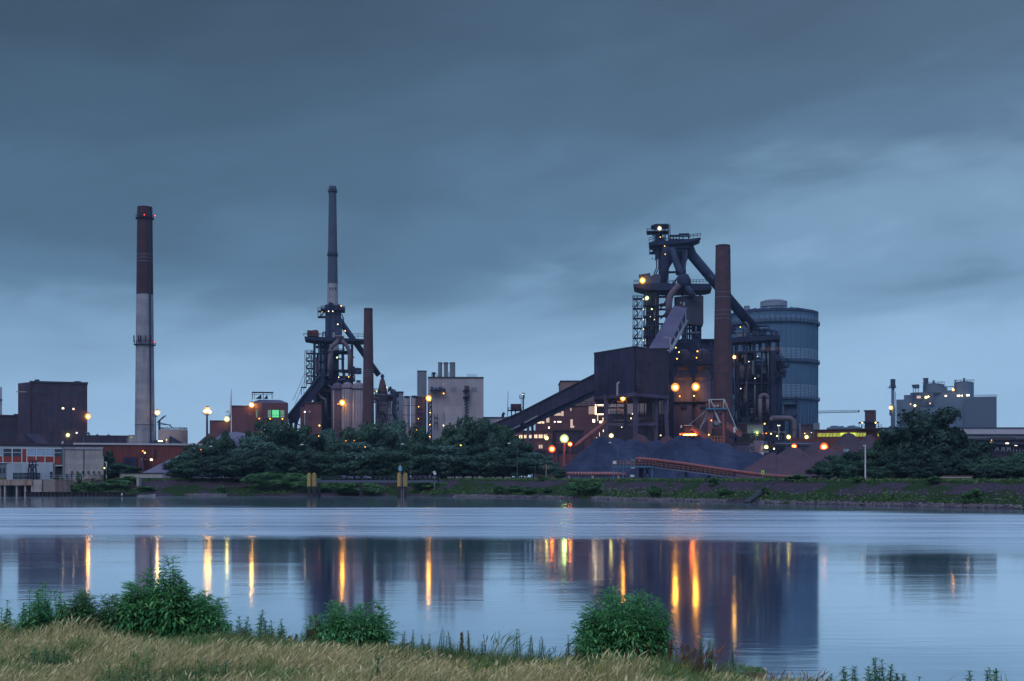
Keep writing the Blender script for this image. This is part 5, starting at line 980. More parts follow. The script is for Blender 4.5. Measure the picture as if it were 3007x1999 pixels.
# ------------------------------------------------------------------ gas cleaning frame, gasholder, big pipes
D = 625
t = T('gas_cleaning_plant', 'dark open steel frame full of vessels between the brown stack and the gasholder', 'plant', 2220, D)
P(t, 'top_beam', MB().pp([(2140, 990), (2285, 984), (2293, 986), (2293, 997), (2285, 997), (2140, 1005)], D - 2, 14), M['steel'])
for a, w_ in ((2150, 4), (2165, 5), (2193, 6), (2216, 6), (2236, 4), (2260, 9), (2279, 4)): col(t, a, 997, None, D, w_)
for a in (2150, 2193, 2240, 2275): col(t, a, 997, None, D + 9, 6)
for y in (1030, 1068, 1122, 1182, 1222): P(t, 'crossbeam', MB().pb(2146, 2290 if y < 1060 else 2262, y, y + 4, D - .5, 1), M['steel'])
P(t, 'back_panel', MB().pb(2148, 2262, 1070, None, D + 10, 3), mat('plant_back', (.045, .05, .075), (.03, .035, .055), .3, lines=(4, 5, .3), lc=.6))
P(t, 'back_panel', MB().pb(2148, 2210, 1035, 1070, D + 10, 3), M['steel'])
for a, b, c in ((2180, 1067, 9), (2201, 1070, 7)): P(t, 'vessel', MB().lathe(X(a, D), D + 5, [(c / 7200 * 2 * D * .5, Z(1115, D)), (c / 7200 * 2 * D, Z(1108, D)), (c / 7200 * 2 * D, Z(b + 6, D)), (c / 7200 * D, Z(b, D))], 20), M['rustpipe'], smooth=True)
for a, y in ((2172, 1240), (2195, 1226), (2186, 1228)): P(t, 'tank', MB().lathe(X(a, D), D + 3, [(1.8, G), (1.8, Z(y + 6, D)), (1.2, Z(y, D))], 18), M['steel2'], smooth=True)
for a, b, c, d, mm in ((2146, 958, 2160, 976, 'steel'), (2163, 976, 2188, 987, 'pale2'), (2189, 976, 2200, 986, 'steel2'), (2206, 970, 2222, 984, 'steel'), (2210, 962, 2228, 966, 'steel'), (2225, 954, 2256, 957, 'steel2'), (2228, 966, 2256, 971, 'steel'), (2224, 974, 2250, 984, 'steel'), (2258, 968, 2275, 972, 'steel2'), (2262, 972, 2268, 984, 'steel'), (2272, 974, 2284, 984, 'steel2'), (2254, 958, 2257, 972, 'steel2')):
    P(t, 'roof_machine', MB().pb(a, c, b, d, D + 1, 4), M[mm])
pipe(t, [(2188, 945), (2196, 950), (2202, 972)], D - 1, 6, 'rustpipe')
P(t, 'gangway', MB().pb(2238, 2292, 1032, 1034, D - 2, 4), M['steel']); P(t, 'gangway_rail', MB().rail([(X(2232, D), D - 1.9, Z(1032, D)), (X(2292, D), D - 1.9, Z(1032, D))], 1.6, 1.6, .2), M['orangepaint'])
for k, (a, b) in enumerate(((2155, 1008), (2175, 1006), (2203, 1010), (2222, 1008), (2245, 1006), (2252, 1030))): P(t, 'duct', MB().pb(a, a + 7, b, b + 20, D + 5, 3), M['steel2'] if k % 2 else M['pale2'])
P(t, 'diagonal_brace', MB().beam(W(2172, 1008, D), W(2190, 1030, D), .4).beam(W(2190, 1008, D), W(2172, 1030, D), .4), M['steel2'])
pipe(t, [(2240, 1035), (2238, 1160)], D - 1, 3, 'steel2'); pipe(t, [(2258, 1035), (2258, 1115)], D - 1.5, 2.2, 'pale2'); pipe(t, [(2218, 1130), (2218, 1215)], D - 1, 2.5, 'pale2')
for a, b, c, d in ((2175, 1040, 2182, 1048), (2228, 1065, 2240, 1085), (2235, 1078, 2246, 1095), (2200, 1058, 2206, 1063), (2222, 1046, 2228, 1050), (2250, 1100, 2256, 1108), (2268, 1137, 2276, 1144), (2268, 1200, 2276, 1208), (2213, 1222, 2222, 1230)): P(t, 'valve', MB().pb(a, c, b, d, D + 2, 2), M['pale2'] if a % 2 else M['steel2'])
for q in ((2177, 959, .55, 'amber'), (2159, 1047, .75, 'amber'), (2220, 1110.5, .45, 'white'), (2178, 1140, .45, 'white'), (2202, 1061, .4, 'white'), (2228, 1046, .3, 'white')): lamp(t, *q[:2], D - 2.5, q[2], q[3])
t = T('scrubber_vessel', 'tall dark blue vertical vessel with side stairs beside the gasholder', 'vessel', 2285, 622); x = X(2284, 622)
P(t, 'shell', MB().lathe(x, 625, [(2.9, G), (2.9, Z(1110, 622)), (3.9, Z(1095, 622)), (3.9, Z(1048, 622)), (2.4, Z(1036, 622))], 28), M['steel2'], smooth=True)
P(t, 'inner_casing', MB().pb(2264, 2280, 1030, None, 619, 3), M['steel'])
for a, b, y in ((2280, 2316, 1060), (2284, 2318, 1076), (2275, 2310, 1094), (2278, 2306, 1106)):
    deck(t, a, b, y, 618, 5, 2)
P(t, 'side_machine', MB().pb(2290, 2306, 1082, 1092, 618, 4).pb(2296, 2308, 1095, 1104, 618, 3), M['steel']); P(t, 'stair_flight', MB().beam(W(2286, 1052, 618), W(2308, 1076, 618), .8).beam(W(2288, 1094, 618), W(2270, 1120, 618), .6), M['steel'])
P(t, 'support_frame', MB().beam(W(2283, 1040, 618), W(2296, 1056, 618), .7).beam(W(2296, 1104, 618), W(2292, 1112, 618), .7).pb(2286, 2288, 1036, 1060, 618, .5), M['steel'])
t = T('washer_house', 'small dark vessel house between the scrubber vessel and the gasholder', 'building', 2322, 625)
P(t, 'body', MB().pp([(2302, 1186), (2340, 1186), (2342, 1214), (2330, 1222), (2302, 1218)], 625, 9), M['steel2']); deck(t, 2302, 2345, 1186, 623, 10, 2); P(t, 'cone', MB().lathe(X(2332, 625), 629, [(2.7, G), (2.7, Z(1240, 625)), (2.3, Z(1218, 625))], 20), M['steel2'], smooth=True)
P(t, 'chimney_cowl', MB().pb(2336, 2342, 1168, 1184, 625, 1.5), M['steel']); P(t, 'side_cage', MB().pb(2344, 2350, 1198, 1200, 625, 2).pb(2348, 2350, 1200, 1208, 625, .4), M['steel'])
P(t, 'base', MB().pb(2276, 2304, 1216, None, 626, 6), M['steel'])
t = T('gas_pipe', 'hairpin shaped rusty gas pipe standing on the plant floor', 'pipe', 2242, 600); pipe(t, [(2232, 1246), (2232, 1170)], 600, 12, name='leg'); pipe(t, [(2254, 1215), (2254, 1170)], 600, 10, name='leg')
r_ = X(2254, 600) - X(2232, 600); cx_ = (X(2254, 600) + X(2232, 600)) / 2
P(t, 'bend', MB().tube([(cx_ - r_/2 * math.cos(a), 600, Z(1170, 600) + r_/2 * math.sin(a)) for a in np.linspace(0, math.pi, 12)], .95, 16), M['rustpipe'], smooth=True); P(t, 'support', MB().pb(2230, 2258, 1246, None, 600, 1.5), M['steel'])
t = T('gas_main', 'thick rusty gas main that bends down in front of the gasholder', 'pipe', 2300, 598)
pipe(t, [(2268, 1228), (2322, 1228), (2332, 1240), (2332, 1270), (2331, 1296)], 598, 16, name='main'); P(t, 'flange', MB().lathe(X(2332, 598), 598, [(1.55, Z(1263, 598)), (1.55, Z(1261, 598))], 20), M['steel2'])
P(t, 'support', MB().pb(2272, 2276, 1236, None, 598, 1), M['steel']); P(t, 'header', MB().tube([W(2268, 1228, 598), W(2268, 1245, 602)], 1.3, 14), M['rustpipe'])
D = 735
gh = T('gasholder', 'huge ribbed blue grey gasholder with a round cap on its roof', 'gasholder', 2272, D); x = X(2272, D + 27); r = 129.5 / 3600 * (D + 4); yc = D + 27
zt = Z(922, D + 27)
P(gh, 'shell', MB().lathe(x, yc, [(r, G), (r, zt)], 72), M['holder'], smooth=True)
P(gh, 'roof', MB().lathe(x, yc, [(r, zt), (r * .7, zt + 1.2), (r * .3, zt + 2.2)], 72), M['holderlight'], smooth=True)
P(gh, 'cap', MB().lathe(x, yc, [(r * .28, zt + 3), (r * .28, Z(902, D + 27)), (r * .31, Z(901, D + 27)), (r * .31, Z(886, D + 27)), (r * .22, Z(882, D + 27))], 32), M['pale2'], smooth=False)
for k in range(26):
    a = math.pi + math.pi * (k + .5) / 26; ca, sa = math.cos(a), math.sin(a); P(gh, 'rib', MB().beam((x + (r + .15) * ca, yc + (r + .15) * sa, G), (x + (r + .15) * ca, yc + (r + .15) * sa, zt), .45, .3), M['holder'])
def ring(z0_, z1_, rr, m_, name='hoop'): P(gh, name, MB().lathe(x, yc, [(rr, z0_), (rr, z1_)], 72), M[m_])
for y in np.arange(928, 1245, 4.4): ring(Z(y + 1.1, yc), Z(y, yc), r + .12, 'holder' if y > 960 or y < 940 else 'holderlight')
for y0, y1 in ((1033, 1062), (1136, 1172)):
    for y in np.arange(y0, y1, 4.4): ring(Z(y + 3.0, yc), Z(y + .8, yc), r + .2, 'holderlight', 'pale_band')
for y in (958, 1071, 1178):
    d_ = P(gh, 'gallery', MB().lathe(x, yc, [(r, Z(y + 2, yc)), (r + 1.3, Z(y + 1.5, yc)), (r + 1.3, Z(y, yc)), (r, Z(y, yc))], 72), M['steel2'])
    pts = [(x + (r + 1.2) * math.cos(a), yc + (r + 1.2) * math.sin(a), Z(y, yc)) for a in np.linspace(math.pi, 2 * math.pi, 30)]; P(d_, 'railing', MB().rail(pts, 1.6, 9, .2), M['steel2'])
for k in range(14):
    a = math.pi * (1.02 + .96 * k / 13); P(gh, 'roof_box', MB().beam((x + (r - 1.5) * math.cos(a), yc + (r - 1.5) * math.sin(a), zt), (x + (r * .72) * math.cos(a), yc + (r * .72) * math.sin(a), zt + 1.5), 1.6, 1.0), M['holder'] if k % 3 else M['steel2'])
P(gh, 'top_ring', MB().lathe(x, yc, [(r + .5, zt - 1.2), (r + .5, zt + .1), (r, zt + .1)], 72), M['steel2']); P(gh, 'vent_house', MB().pb(2188, 2202, 897, 912, D + 24, 4), M['pale2'])
P(gh, 'entrance_house', MB().pb(2386, 2407, 1241, None, D + 10, 8), M['pale2']); P(gh, 'pipe_duct', MB().pb(2346, 2351, 1244, 1286, 700, 1), M['pale'])
t = bld('valve_house', 'square brown valve house at the foot of the gasholder', 'building', 2353, 2386, 1245, 690, 10, M['mill']); lamp(t, 2366, 1272, 688, .5, 'yellow'); lamp(t, 2371, 1283, 688, .9, 'yellow'); lamp(t, 2385, 1270, 688, .35, 'white')
# low clutter below the frame
D = 585
t = bld('pump_house', 'pale mauve pump house at the foot of the open steel frame', 'building', 2171, 2241, 1242, D, 12, M['pale2']); P(t, 'left_bay', MB().pb(2172, 2194, 1243, 1270, D - .3, .3), M['stackbrown'])
P(t, 'shadow_gap', MB().pb(2172, 2240, 1272, 1300, D - .2, .2), M['black']); lamp(t, 2248, 1244, D - 2, .7, 'amber'); lamp(t, 2224, 1272, D - 1.5, .8, 'green'); lamp(t, 2243, 1273, D - 2, .3, 'redor')  # black sheet on the wall front stands in for shade
t = T('stoker_platform', 'railed steel platforms with green and amber lamps before the gas main', 'platform', 2270, 575)
deck(t, 2244, 2267, 1261, 575, 6, 2); deck(t, 2216, 2330, 1292, 572, 6, 2.5); deck(t, 2226, 2310, 1318, 560, 5, 2)
for a in (2203, 2246, 2262, 2266, 2290, 2318): col(t, a, 1280, None, 574, 1.8, 'steel2')
P(t, 'cable_bridge', MB().pb(2230, 2290, 1279, 1281, 573, .5), M['steel2'])
for q in ((2255.6, 1272, .6, 'redor'), (2269.5, 1273, .65, 'yellow'), (2287, 1280, .65, 'green'), (2321, 1283, .8, 'yellow'), (2272, 1312.5, .8, 'yellow'), (2295, 1317, .7, 'green'), (2289.5, 1249, .42, 'white'), (2295, 1249, .42, 'white')): lamp(t, q[0], q[1], 559 if q[1] > 1300 else 571, q[2], q[3])
P(t, 'lamp_pole', MB().tube([W(2292, 1251, 571), W(2292, 1292, 571)], .2, 8), M['galv'])
t = T('settling_tank', 'round rusty settling tank among the low platforms', 'tank', 2240, 560); P(t, 'shell', MB().lathe(X(2231, 560), 563, [(2.4, G), (2.4, Z(1293, 560))], 24), M['rustpipe'], smooth=True); P(t, 'second_shell', MB().lathe(X(2247, 560), 565, [(2.1, G), (2.1, Z(1294, 560))], 24), M['steel2'], smooth=True)
t = T('pipe_rack', 'long horizontal pipe rack running left of the red loading hall', 'pipe', 2330, 565)
for y, m_ in ((1299, 'steel2'), (1302, 'pale2'), (1309, 'steel')): P(t, 'pipe', MB().tube([W(2276, y, 565), W(2394, y + 1, 565)], .35, 8), M[m_])
P(t, 'wall', MB().pb(2325, 2395, 1288, 1298, 567, 3), M['redclad'])
for a in (2290, 2330, 2380): col(t, a, 1298, None, 565, 2, 'steel2')

def clutter(root, px0, px1, py0, py1, D, dep, n, seed, mats=('steel', 'steel2', 'rustpipe', 'pale2')):
    rs = random.Random(seed)
    for _ in range(n):
        a = rs.uniform(px0, px1); y = rs.uniform(py0, py1); d = D + rs.uniform(0, dep); k = rs.random(); mm = M[mats[min(int(rs.random() ** 1.6 * len(mats)), len(mats) - 1)]]
        if k < .35: P(root, 'pipe', MB().tube([W(a, y, d), W(a, min(py1, y + rs.uniform(15, 60)), d)], rs.uniform(.2, .5), 6), mm)
        elif k < .6: P(root, 'pipe', MB().tube([W(a, y, d), W(min(px1, a + rs.uniform(8, 40)), y, d)], rs.uniform(.2, .45), 6), mm)
        elif k < .85: P(root, 'duct_box', MB().pb(a, a + rs.uniform(3, 9), y, y + rs.uniform(3, 9), d, 1.5), mm)
        else:
            q = P(root, 'gangway', MB().pb(a, min(px1, a + rs.uniform(10, 30)), y, y + 1.3, d - 1, 1.5), M['steel'])
BF2 = bf; GC = bpy.data.objects['gas_cleaning_plant']; BF1 = bpy.data.objects['blast_furnace']
clutter(GC, 2150, 2258, 1008, 1232, 624, 8, 80, 1); clutter(GC, 2150, 2285, 962, 985, 624, 5, 18, 2, ('steel', 'steel2', 'pale2'))
clutter(BF2, 1893, 1930, 860, 1015, 608, 5, 45, 3, ('steel', 'steel2', 'rustpipe', 'stackred')); clutter(BF2, 1998, 2055, 960, 1018, 606, 4, 18, 4); clutter(BF2, 1915, 1960, 700, 760, 608, 4, 16, 5, ('steel', 'steel2'))
clutter(BF1, 922, 1040, 1010, 1240, 597, 3, 55, 6, ('steel', 'steel2', 'rustpipe')); clutter(bpy.data.objects['stoker_platform'], 2205, 2330, 1262, 1315, 571, 3, 36, 7, ('steel', 'rustpipe', 'steel2', 'redclad', 'pale2'))
clutter(bpy.data.objects['dust_catcher'], 1102, 1160, 1150, 1240, 592, 2, 22, 8, ('steel', 'steel2', 'rustpipe'))
clutter(bpy.data.objects['stove_bridge'], 1975, 2095, 1000, 1062, 572, 8, 22, 9, ('steel', 'steel2', 'stovebrown'))
# ------------------------------------------------------------------ ship loader / stacker
D = 520
t = T('stacker_crane', 'rust red stacker portal with cable stayed booms above the black stockpile', 'crane', 2108, D, z=G)
P(t, 'portal_deck', MB().pb(2074, 2137, 1197.5, 1202, D - 2, 8), M['bluepaint']); P(t, 'deck_railing', MB().rail([(X(2074, D), D - 1.9, Z(1197, D)), (X(2137, D), D - 1.9, Z(1197, D))], 1.9, 1.5, .25), M['orangepaint'])
for a, b, c, d in ((2084, 1200, 2079, 1400), (2093, 1200, 2084, 1280), (2124, 1200, 2127, 1400)): P(t, 'leg', MB().beam(W(a, b, D), W(c, d, D), 1.1), M['redpipe'] if a != 2093 else M['rustpipe'])
P(t, 'leg', MB().beam(W(2124, 1200, D + 5), W(2118, 1400, D + 5), .8), M['rustpipe'])
P(t, 'apex_frame', MB().pb(2081, 2127, 1171, 1173.5, D, 1).beam(W(2082, 1173, D), W(2084, 1198, D), .5).beam(W(2086, 1173, D), W(2098, 1198, D), .5).beam(W(2126, 1173, D), W(2124, 1198, D), .6).beam(W(2127, 1173, D), W(2136, 1198, D), .5), M['galv'])
P(t, 'brace', MB().beam(W(2097, 1202, D - .3), W(2115, 1242, D - .3), .7), M['galv']); P(t, 'brace', MB().beam(W(2124, 1203, D + 1), W(2100, 1240, D + 1), .5), M['rustpipe']); P(t, 'brace', MB().beam(W(2124, 1260, D + 1), W(2118, 1310, D + 1), .6), M['redpipe'])
for y in (1235, 1246, 1256): P(t, 'girder', MB().pb(2082, 2128, y, y + 2.6, D, 3), M['redpipe'] if y != 1246 else M['steel'])
for k in range(4): P(t, 'truss_bar', MB().beam(W(2084 + 11 * k, 1238, D - .2), W(2095 + 11 * k, 1255, D - .2), .5), M['rustpipe'])
P(t, 'cab', MB().pb(2099, 2111, 1236, 1247, D - 1, 2), M['pale2']); P(t, 'cab', MB().pb(2099, 2103, 1188, 1194, D - 2, 1.5).pb(2106, 2113, 1188, 1193, D - 2, 1.5), M['white'])
P(t, 'stay', MB().beam(W(2127, 1173, D), W(2164, 1262, D), .35), M['galv']); P(t, 'stay', MB().beam(W(2082, 1198, D), W(2024, 1246, D), .16).beam(W(2082, 1200, D), W(2052, 1266, D), .16).beam(W(2084, 1218, D), W(2056, 1252, D), .16), M['galv'])
P(t, 'rear_boom', MB().beam(W(2133, 1251, D), W(2176, 1280, D), 1.2, 1.6), M['redpipe']); P(t, 'boom_rail', MB().rail([W(2135, 1250, D), W(2176, 1277, D)], 1.5, 1.6, .25), M['orangepaint']); P(t, 'counterweight', MB().pb(2140, 2170, 1279, 1286, D, 3), M['steel']); P(t, 'notice_board', MB().pb(2155, 2161, 1254, 1270, D - 1.2, .2), M['white'])
P(t, 'front_boom', MB().beam(W(1994, 1273, D), W(2048, 1276, D), .8, 1.0).beam(W(2030, 1257, D), W(2095, 1302, D), .9, 1.3), M['redpipe']); P(t, 'boom_rail', MB().rail([W(2030, 1254, D), W(2095, 1299, D)], 1.3, 1.6, .25), M['orangepaint'])
P(t, 'operator_cabin', MB().pb(2009, 2030, 1248, 1272, D, 3), M['black']); P(t, 'cabin_roof', MB().pb(2008.5, 2030.5, 1247, 1249, D - .3, 3.5), M['galv']); P(t, 'white_box', MB().pb(1998, 2002, 1248, 1255, D, .6), M['white'])
for a in (1998, 2005): lamp(t, a, 1274.5, D - 1, .6, 'redor')
lamp(t, 2047, 1277, D - 1, .45, 'redor'); lamp(t, 2034, 1279, D - 1, .3, 'redor'); lamp(t, 2090, 1234, D - 1, .5, 'amber'); lamp(t, 2082.5, 1276, D - 1, .6, 'amber')
P(t, 'lit_belt', MB().beam(W(2008, 1276, D - .8), W(2044, 1275.5, D - .8), .35), L['redor'])  # belt strip emits by itself in place of lamplight falling on it
P(t, 'lower_walkway', MB().rail([(X(2090, D), D - 2, Z(1302, D)), (X(2124, D), D - 2, Z(1302, D))], 3, 1.2, .3).pb(2090, 2124, 1302, 1305, D - 2, 2), M['orangepaint'])
t = bld('low_store', 'low mauve store behind the stacker portal', 'shed', 2124, 2200, 1300, 545, 12, M['gallery2']); P(t, 'door', MB().pb(2138, 2149, 1288, 1298, 544, .5), M['pale2'])

# ------------------------------------------------------------------ stockpiles
def pile(name, label, cones, m_, step=.9, cat='stockpile', rough=.5, z0=None, group=None):
    x0 = min(c[0] - c[3] for c in cones); x1 = max(c[0] + c[3] for c in cones); y0 = min(c[1] - c[4] for c in cones); y1 = max(c[1] + c[4] for c in cones)
    a, b = np.meshgrid(np.arange(x0, x1 + step, step), np.arange(y0, y1 + step, step), indexing='ij'); z = np.full_like(a, -3.0)
    for cx_, cyy, h, rx, ry in cones:
        d_ = np.sqrt(((a - cx_) / rx) ** 2 + ((b - cyy) / ry) ** 2); zz_ = h * (1 - d_); zz_ = np.where(zz_ > h * .9, h * .9 + (zz_ - h * .9) * .35, zz_); z = np.maximum(z, zz_)
    ang = np.arctan2(b - cones[0][1], a - cones[0][0]); z += (vnoise(a, b, 2.4) - .5) * rough * 1.5 + (vnoise(a, b, 6.5) - .5) * rough * 2.2 + (vnoise(ang * 40, b * 0 + 3, 1.7) - .5) * rough * 1.3 * np.clip(z / 5, 0, 1)
    z = np.where(z < .05, -.4, z) + G
    return S(name, grid(a, b, z), m_, label, cat, group, org=(cones[0][0], cones[0][1], G), smooth=True)
def cone(px, py, D, wpx, ry=None): h = Z(py, D) - G; rx = wpx / 3600 * D; return (X(px, D), D, h * 1.08, rx, ry or rx)
M['coal2'] = mat('blue_black_coal', (.008, .013, .036), (.034, .043, .088), .06, stretch=(1.6, .5, .5), bump=.6, rough=.95)
pile('stockpile', 'blue black coal stockpile, the wide left one behind the blue platform', [cone(1765, 1287, 478, 145, 30), cone(1810, 1292, 480, 140, 30), cone(1860, 1293, 478, 150, 30), cone(1920, 1298, 480, 150, 30)], M['coal'], group=None, step=.6, rough=.8)
pile('stockpile', 'blue black coal stockpile with the highest peak, in the middle', [cone(2000, 1278, 455, 185, 34), cone(2060, 1290, 462, 200, 32), cone(2120, 1303, 460, 200, 32), cone(2190, 1322, 455, 170, 30)], M['coal2'], step=.6, rough=.75)
pile('stockpile', 'long low red ore ridge behind the coal', [cone(1800, 1282, 516, 110, 14), cone(1880, 1276, 516, 130, 14), cone(1960, 1276, 516, 120, 14)], M['redore'])
pile('stockpile', 'wide reddish ore heap right of the coal', [cone(2330, 1312, 430, 130, 28), cone(2270, 1335, 430, 130, 26), cone(2430, 1318, 435, 150, 28)], M['redore'])
pile('stockpile', 'dark mauve ore heap below the red orange lamp', [cone(2490, 1272, 500, 130, 20), cone(2552, 1279, 500, 110, 20), cone(2400, 1300, 495, 120, 20)], mat('mauve_ore', (.06, .042, .058), (.04, .032, .05), .2, bump=.5, rough=.95))
pile('stockpile', 'smooth grey slag heap sloping down left of the trees', [cone(690, 1268, 436, 300, 28), cone(800, 1272, 440, 300, 28)], M['coalgrey'], rough=.2)
t = T('loader_vehicle', 'small grey wheel loader parked on the ore heap', 'loader', 2255, 470, z=Z(1335, 470))
P(t, 'body', MB().pb(2243, 2258, 1323, 1333, 470, 2.2), M['pale2']); P(t, 'cab', MB().pb(2247, 2254, 1317, 1323, 470.3, 1.6), M['glassdark']); P(t, 'bucket', MB().pb(2239, 2244, 1328, 1335, 469.7, 2.8), M['white'])
for a in (2246, 2255): P(t, 'wheel', MB().tube([(X(a, 470), 469.6, Z(1333, 470)), (X(a, 470), 470.2, Z(1333, 470))], .6, 12), M['black'])

# ------------------------------------------------------------------ red conveyor, blue platform, red pipe
D = 385
t = T('service_pipe', 'red lagged pipe lying along the top of the bank', 'pipe', 1740, D); P(t, 'pipe', MB().tube([W(1652, 1391, D), W(1800, 1391.5, D), W(1838, 1394, D)], .62, 16), M['redpipe'], smooth=True)
for k in range(22): px_ = 1660 + 7.6 * k + random.uniform(-2, 2); x = X(px_, D); P(t, 'band', MB().tube([(x - .05, D, Z(1391.2, D)), (x + .05, D, Z(1391.2, D))], .67, 16), M['pale'])
for a in (1670, 1740, 1815): P(t, 'saddle', MB().box(X(a, D) - .3, X(a, D) + .3, D - .5, D + .5, G - .3, Z(1396, D)), M['conc2'])
D = 372
t = T('conveyor_platform', 'blue steel platform with railings, machines and a white control box', 'platform', 1858, D)
P(t, 'deck', MB().pb(1799, 1917, 1368.5, 1372, D, 5), M['bluepaint']); P(t, 'railing', MB().rail([(X(1799, D), D + .1, Z(1368.5, D)), (X(1917, D), D + .1, Z(1368.5, D))], 1.5, 1.1, .14), M['orangepaint'])
for a in (1801, 1830, 1915): col(t, a, 1372, None, D + .3, 3, 'bluepaint'); 
for a in (1801, 1915): col(t, a, 1372, None, D + 4, 2.5, 'bluepaint')
P(t, 'control_box', MB().pb(1800, 1810, 1353, 1362, D - .2, 1), M['white']); P(t, 'motor', MB().pb(1841, 1850, 1355, 1362, D + 1, 1.5), M['bluepaint']); P(t, 'motor', MB().pb(1853, 1866, 1346, 1353, D + 1, 1.5), M['bluepaint'])
P(t, 'machine_frame', MB().pb(1836, 1870, 1353, 1355, D + 1, 2).pb(1836, 1838, 1345, 1368, D + 1, .3).pb(1850, 1852, 1345, 1368, D + 1, .3), M['rustpipe']); P(t, 'support_tower', MB().pb(1878, 1890, 1374, None, D + 2, 3), M['steel']); P(t, 'brace', MB().beam(W(1892, 1400, D + 2), W(1905, 1374, D + 2), .3).beam(W(1910, 1400, D + 2), W(1896, 1374, D + 2), .3), M['steel'])
P(t, 'white_cabinet', MB().pb(1851, 1862, 1394, 1400, D - .2, .8), M['white']); P(t, 'white_cabinet', MB().pb(1854, 1863, 1372.5, 1375, D - .2, .8), M['white'])
t = T('belt_conveyor', 'long red covered belt conveyor sloping down to the right', 'conveyor', 2050, D)
C_ = [(1867, 1343.5), (1907, 1345.5), (2000, 1357), (2100, 1372), (2200, 1386), (2265, 1393.5), (2365, 1399)]
P(t, 'cover', MB().tube([W(a, b + 3.5, D + 1.2) for a, b in C_], .55, 14), M['redpipe'], smooth=True)
P(t, 'frame', MB().pp([(1867, 1351), (1907, 1353), (2160, 1388), (2160, 1399), (2100, 1396), (1917, 1370), (1867, 1366)], D + .9, .8), M['steel'])
P(t, 'lower_chord', MB().beam(W(1917, 1371, D + .4), W(2150, 1401, D + .4), .28), M['pale2']); P(t, 'walkway_railing', MB().rail([W(1917, 1369, D), W(2150, 1399.5, D)], 1.2, 1.3, .13), M['orangepaint'])
for a in (2015, 2082): col(t, a, 1386 if a < 2050 else 1394, None, D + .8, 7, 'steel')
for k in range(14): a = 1925 + 16 * k; y = 1352 + (a - 1917) * .1445; P(t, 'idler_frame', MB().pb(a, a + 1.4, y, y + 14, D + .3, .5), M['rustpipe'])
P(t, 'small_light', MB().pb(1877, 1880, 1351, 1353.5, D, .3), M['white'])
t = T('crossing_sign', 'lime green rectangular sign with a dark walking figure', 'sign', 2240, 360); P(t, 'panel', MB().pb(2235.5, 2244.5, 1381, 1392, 360, .1), M['limesign'])
P(t, 'pictogram', MB().pb(2239.2, 2241, 1383, 1385, 359.95, .05).pb(2238.8, 2241.4, 1385.2, 1388, 359.95, .05).pb(2238.4, 2239.4, 1388, 1391, 359.95, .05).pb(2240.8, 2241.8, 1388, 1391, 359.95, .05), M['black']); P(t, 'post', MB().pb(2239.4, 2240.6, 1392, None, 360.1, .1), M['galv'])
D = 455
t = T('loading_boom', 'red boom with the white number board beside the big orange red lamp', 'boom', 2460, D)
P(t, 'boom', MB().pb(2424, 2480, 1320, 1322, D, 1).pb(2441, 2449, 1313, 1322, D, .3).pb(2459, 2485, 1311, 1313, D + .5, 1).pb(2441, 2492, 1328, 1330, D + .5, 1).beam(W(2459, 1312, D), W(2478, 1320, D), .3), M['redpipe'])
P(t, 'post', MB().pb(2446, 2449, 1322, None, D + 1, .6), M['redpipe'])
P(t, 'number_board', MB().pb(2477, 2492, 1317, 1328, D - .3, .15), M['bluepaint'])
def text(root, s, px, py, D, hpx, m_, name='lettering'):
    cu = bpy.data.curves.new('lettering', 'FONT'); cu.body = s; cu.size = hpx / 3600 * D * 1.35; cu.align_x = 'CENTER'; cu.extrude = .02
    o = bpy.data.objects.new('tmp', cu); COL.objects.link(o); bpy.context.view_layer.update(); me = bpy.data.meshes.new_from_object(o.evaluated_get(bpy.context.evaluated_depsgraph_get()))
    bpy.data.objects.remove(o); o = bpy.data.objects.new(name, me); COL.objects.link(o); me.materials.clear(); me.materials.append(m_); o.rotation_euler = (R(90), 0, 0)
    o.parent = root; og = ORG[root.name]; o.location = (X(px, D) - og[0], D - og[1], Z(py, D) - og[2]); return o
text(t, '71F', 2484.5, 1327, D - .38, 9, M['white'])

# ------------------------------------------------------------------ right hand side
D = 600
t = T('loading_hall', 'red loading hall with a yellow green lit window strip', 'building', 2490, D)
P(t, 'wall', MB().pb(2389, 2589, 1262, None, D, 25), M['redclad']); P(t, 'roof', MB().pb(2388, 2590, 1260, 1262, D - .5, 26), M['roof'])
P(t, 'window_strip', MB().pb(2400, 2543, 1271, 1281.5, D - .2, .2), L['winy']); P(t, 'bright_strip', MB().pb(2467, 2514, 1270.5, 1280, D - .3, .12), L['winyhot']); P(t, 'window_strip', MB().pb(2577, 2587, 1273, 1281, D - .2, .2), L['winy'])
for k in range(13): P(t, 'mullion', MB().beam(W(2402 + 11 * k, 1281, D - .5), W(2402 + 11 * k + (5 if k % 2 else 0), 1271, D - .5), .25), M['redclad'])
P(t, 'ridge_plate', MB().pb(2436, 2589, 1258, 1260, D + 5, 8), M['mill']); P(t, 'pale_roof', MB().pb(2408, 2440, 1254.5, 1259, D + 12, 8), M['pale2'])
P(t, 'coal_bunker', MB().pb(2545, 2577, 1206, 1262, D - 3, 7), M['stackred']); P(t, 'bunker_cap', MB().pb(2542.5, 2576, 1204.5, 1207, D - 3.3, 7.6), M['roof'])
P(t, 'canopy', MB().pp([(2529, 1240), (2548, 1237), (2573, 1237), (2590, 1240), (2590, 1241.5), (2529, 1241.5)], D - 5, 10), M['steel'])
P(t, 'bunker_railing', MB().rail([(X(2529, D), D - 5, Z(1259, D)), (X(2588, D), D - 5, Z(1259, D))], 1.6, 1.6, .2), M['steel'])
for a in (2530, 2538, 2577, 2587): P(t, 'canopy_post', MB().pb(a, a + 1.4, 1241.5, 1260, D - 4.8, .3), M['steel'])
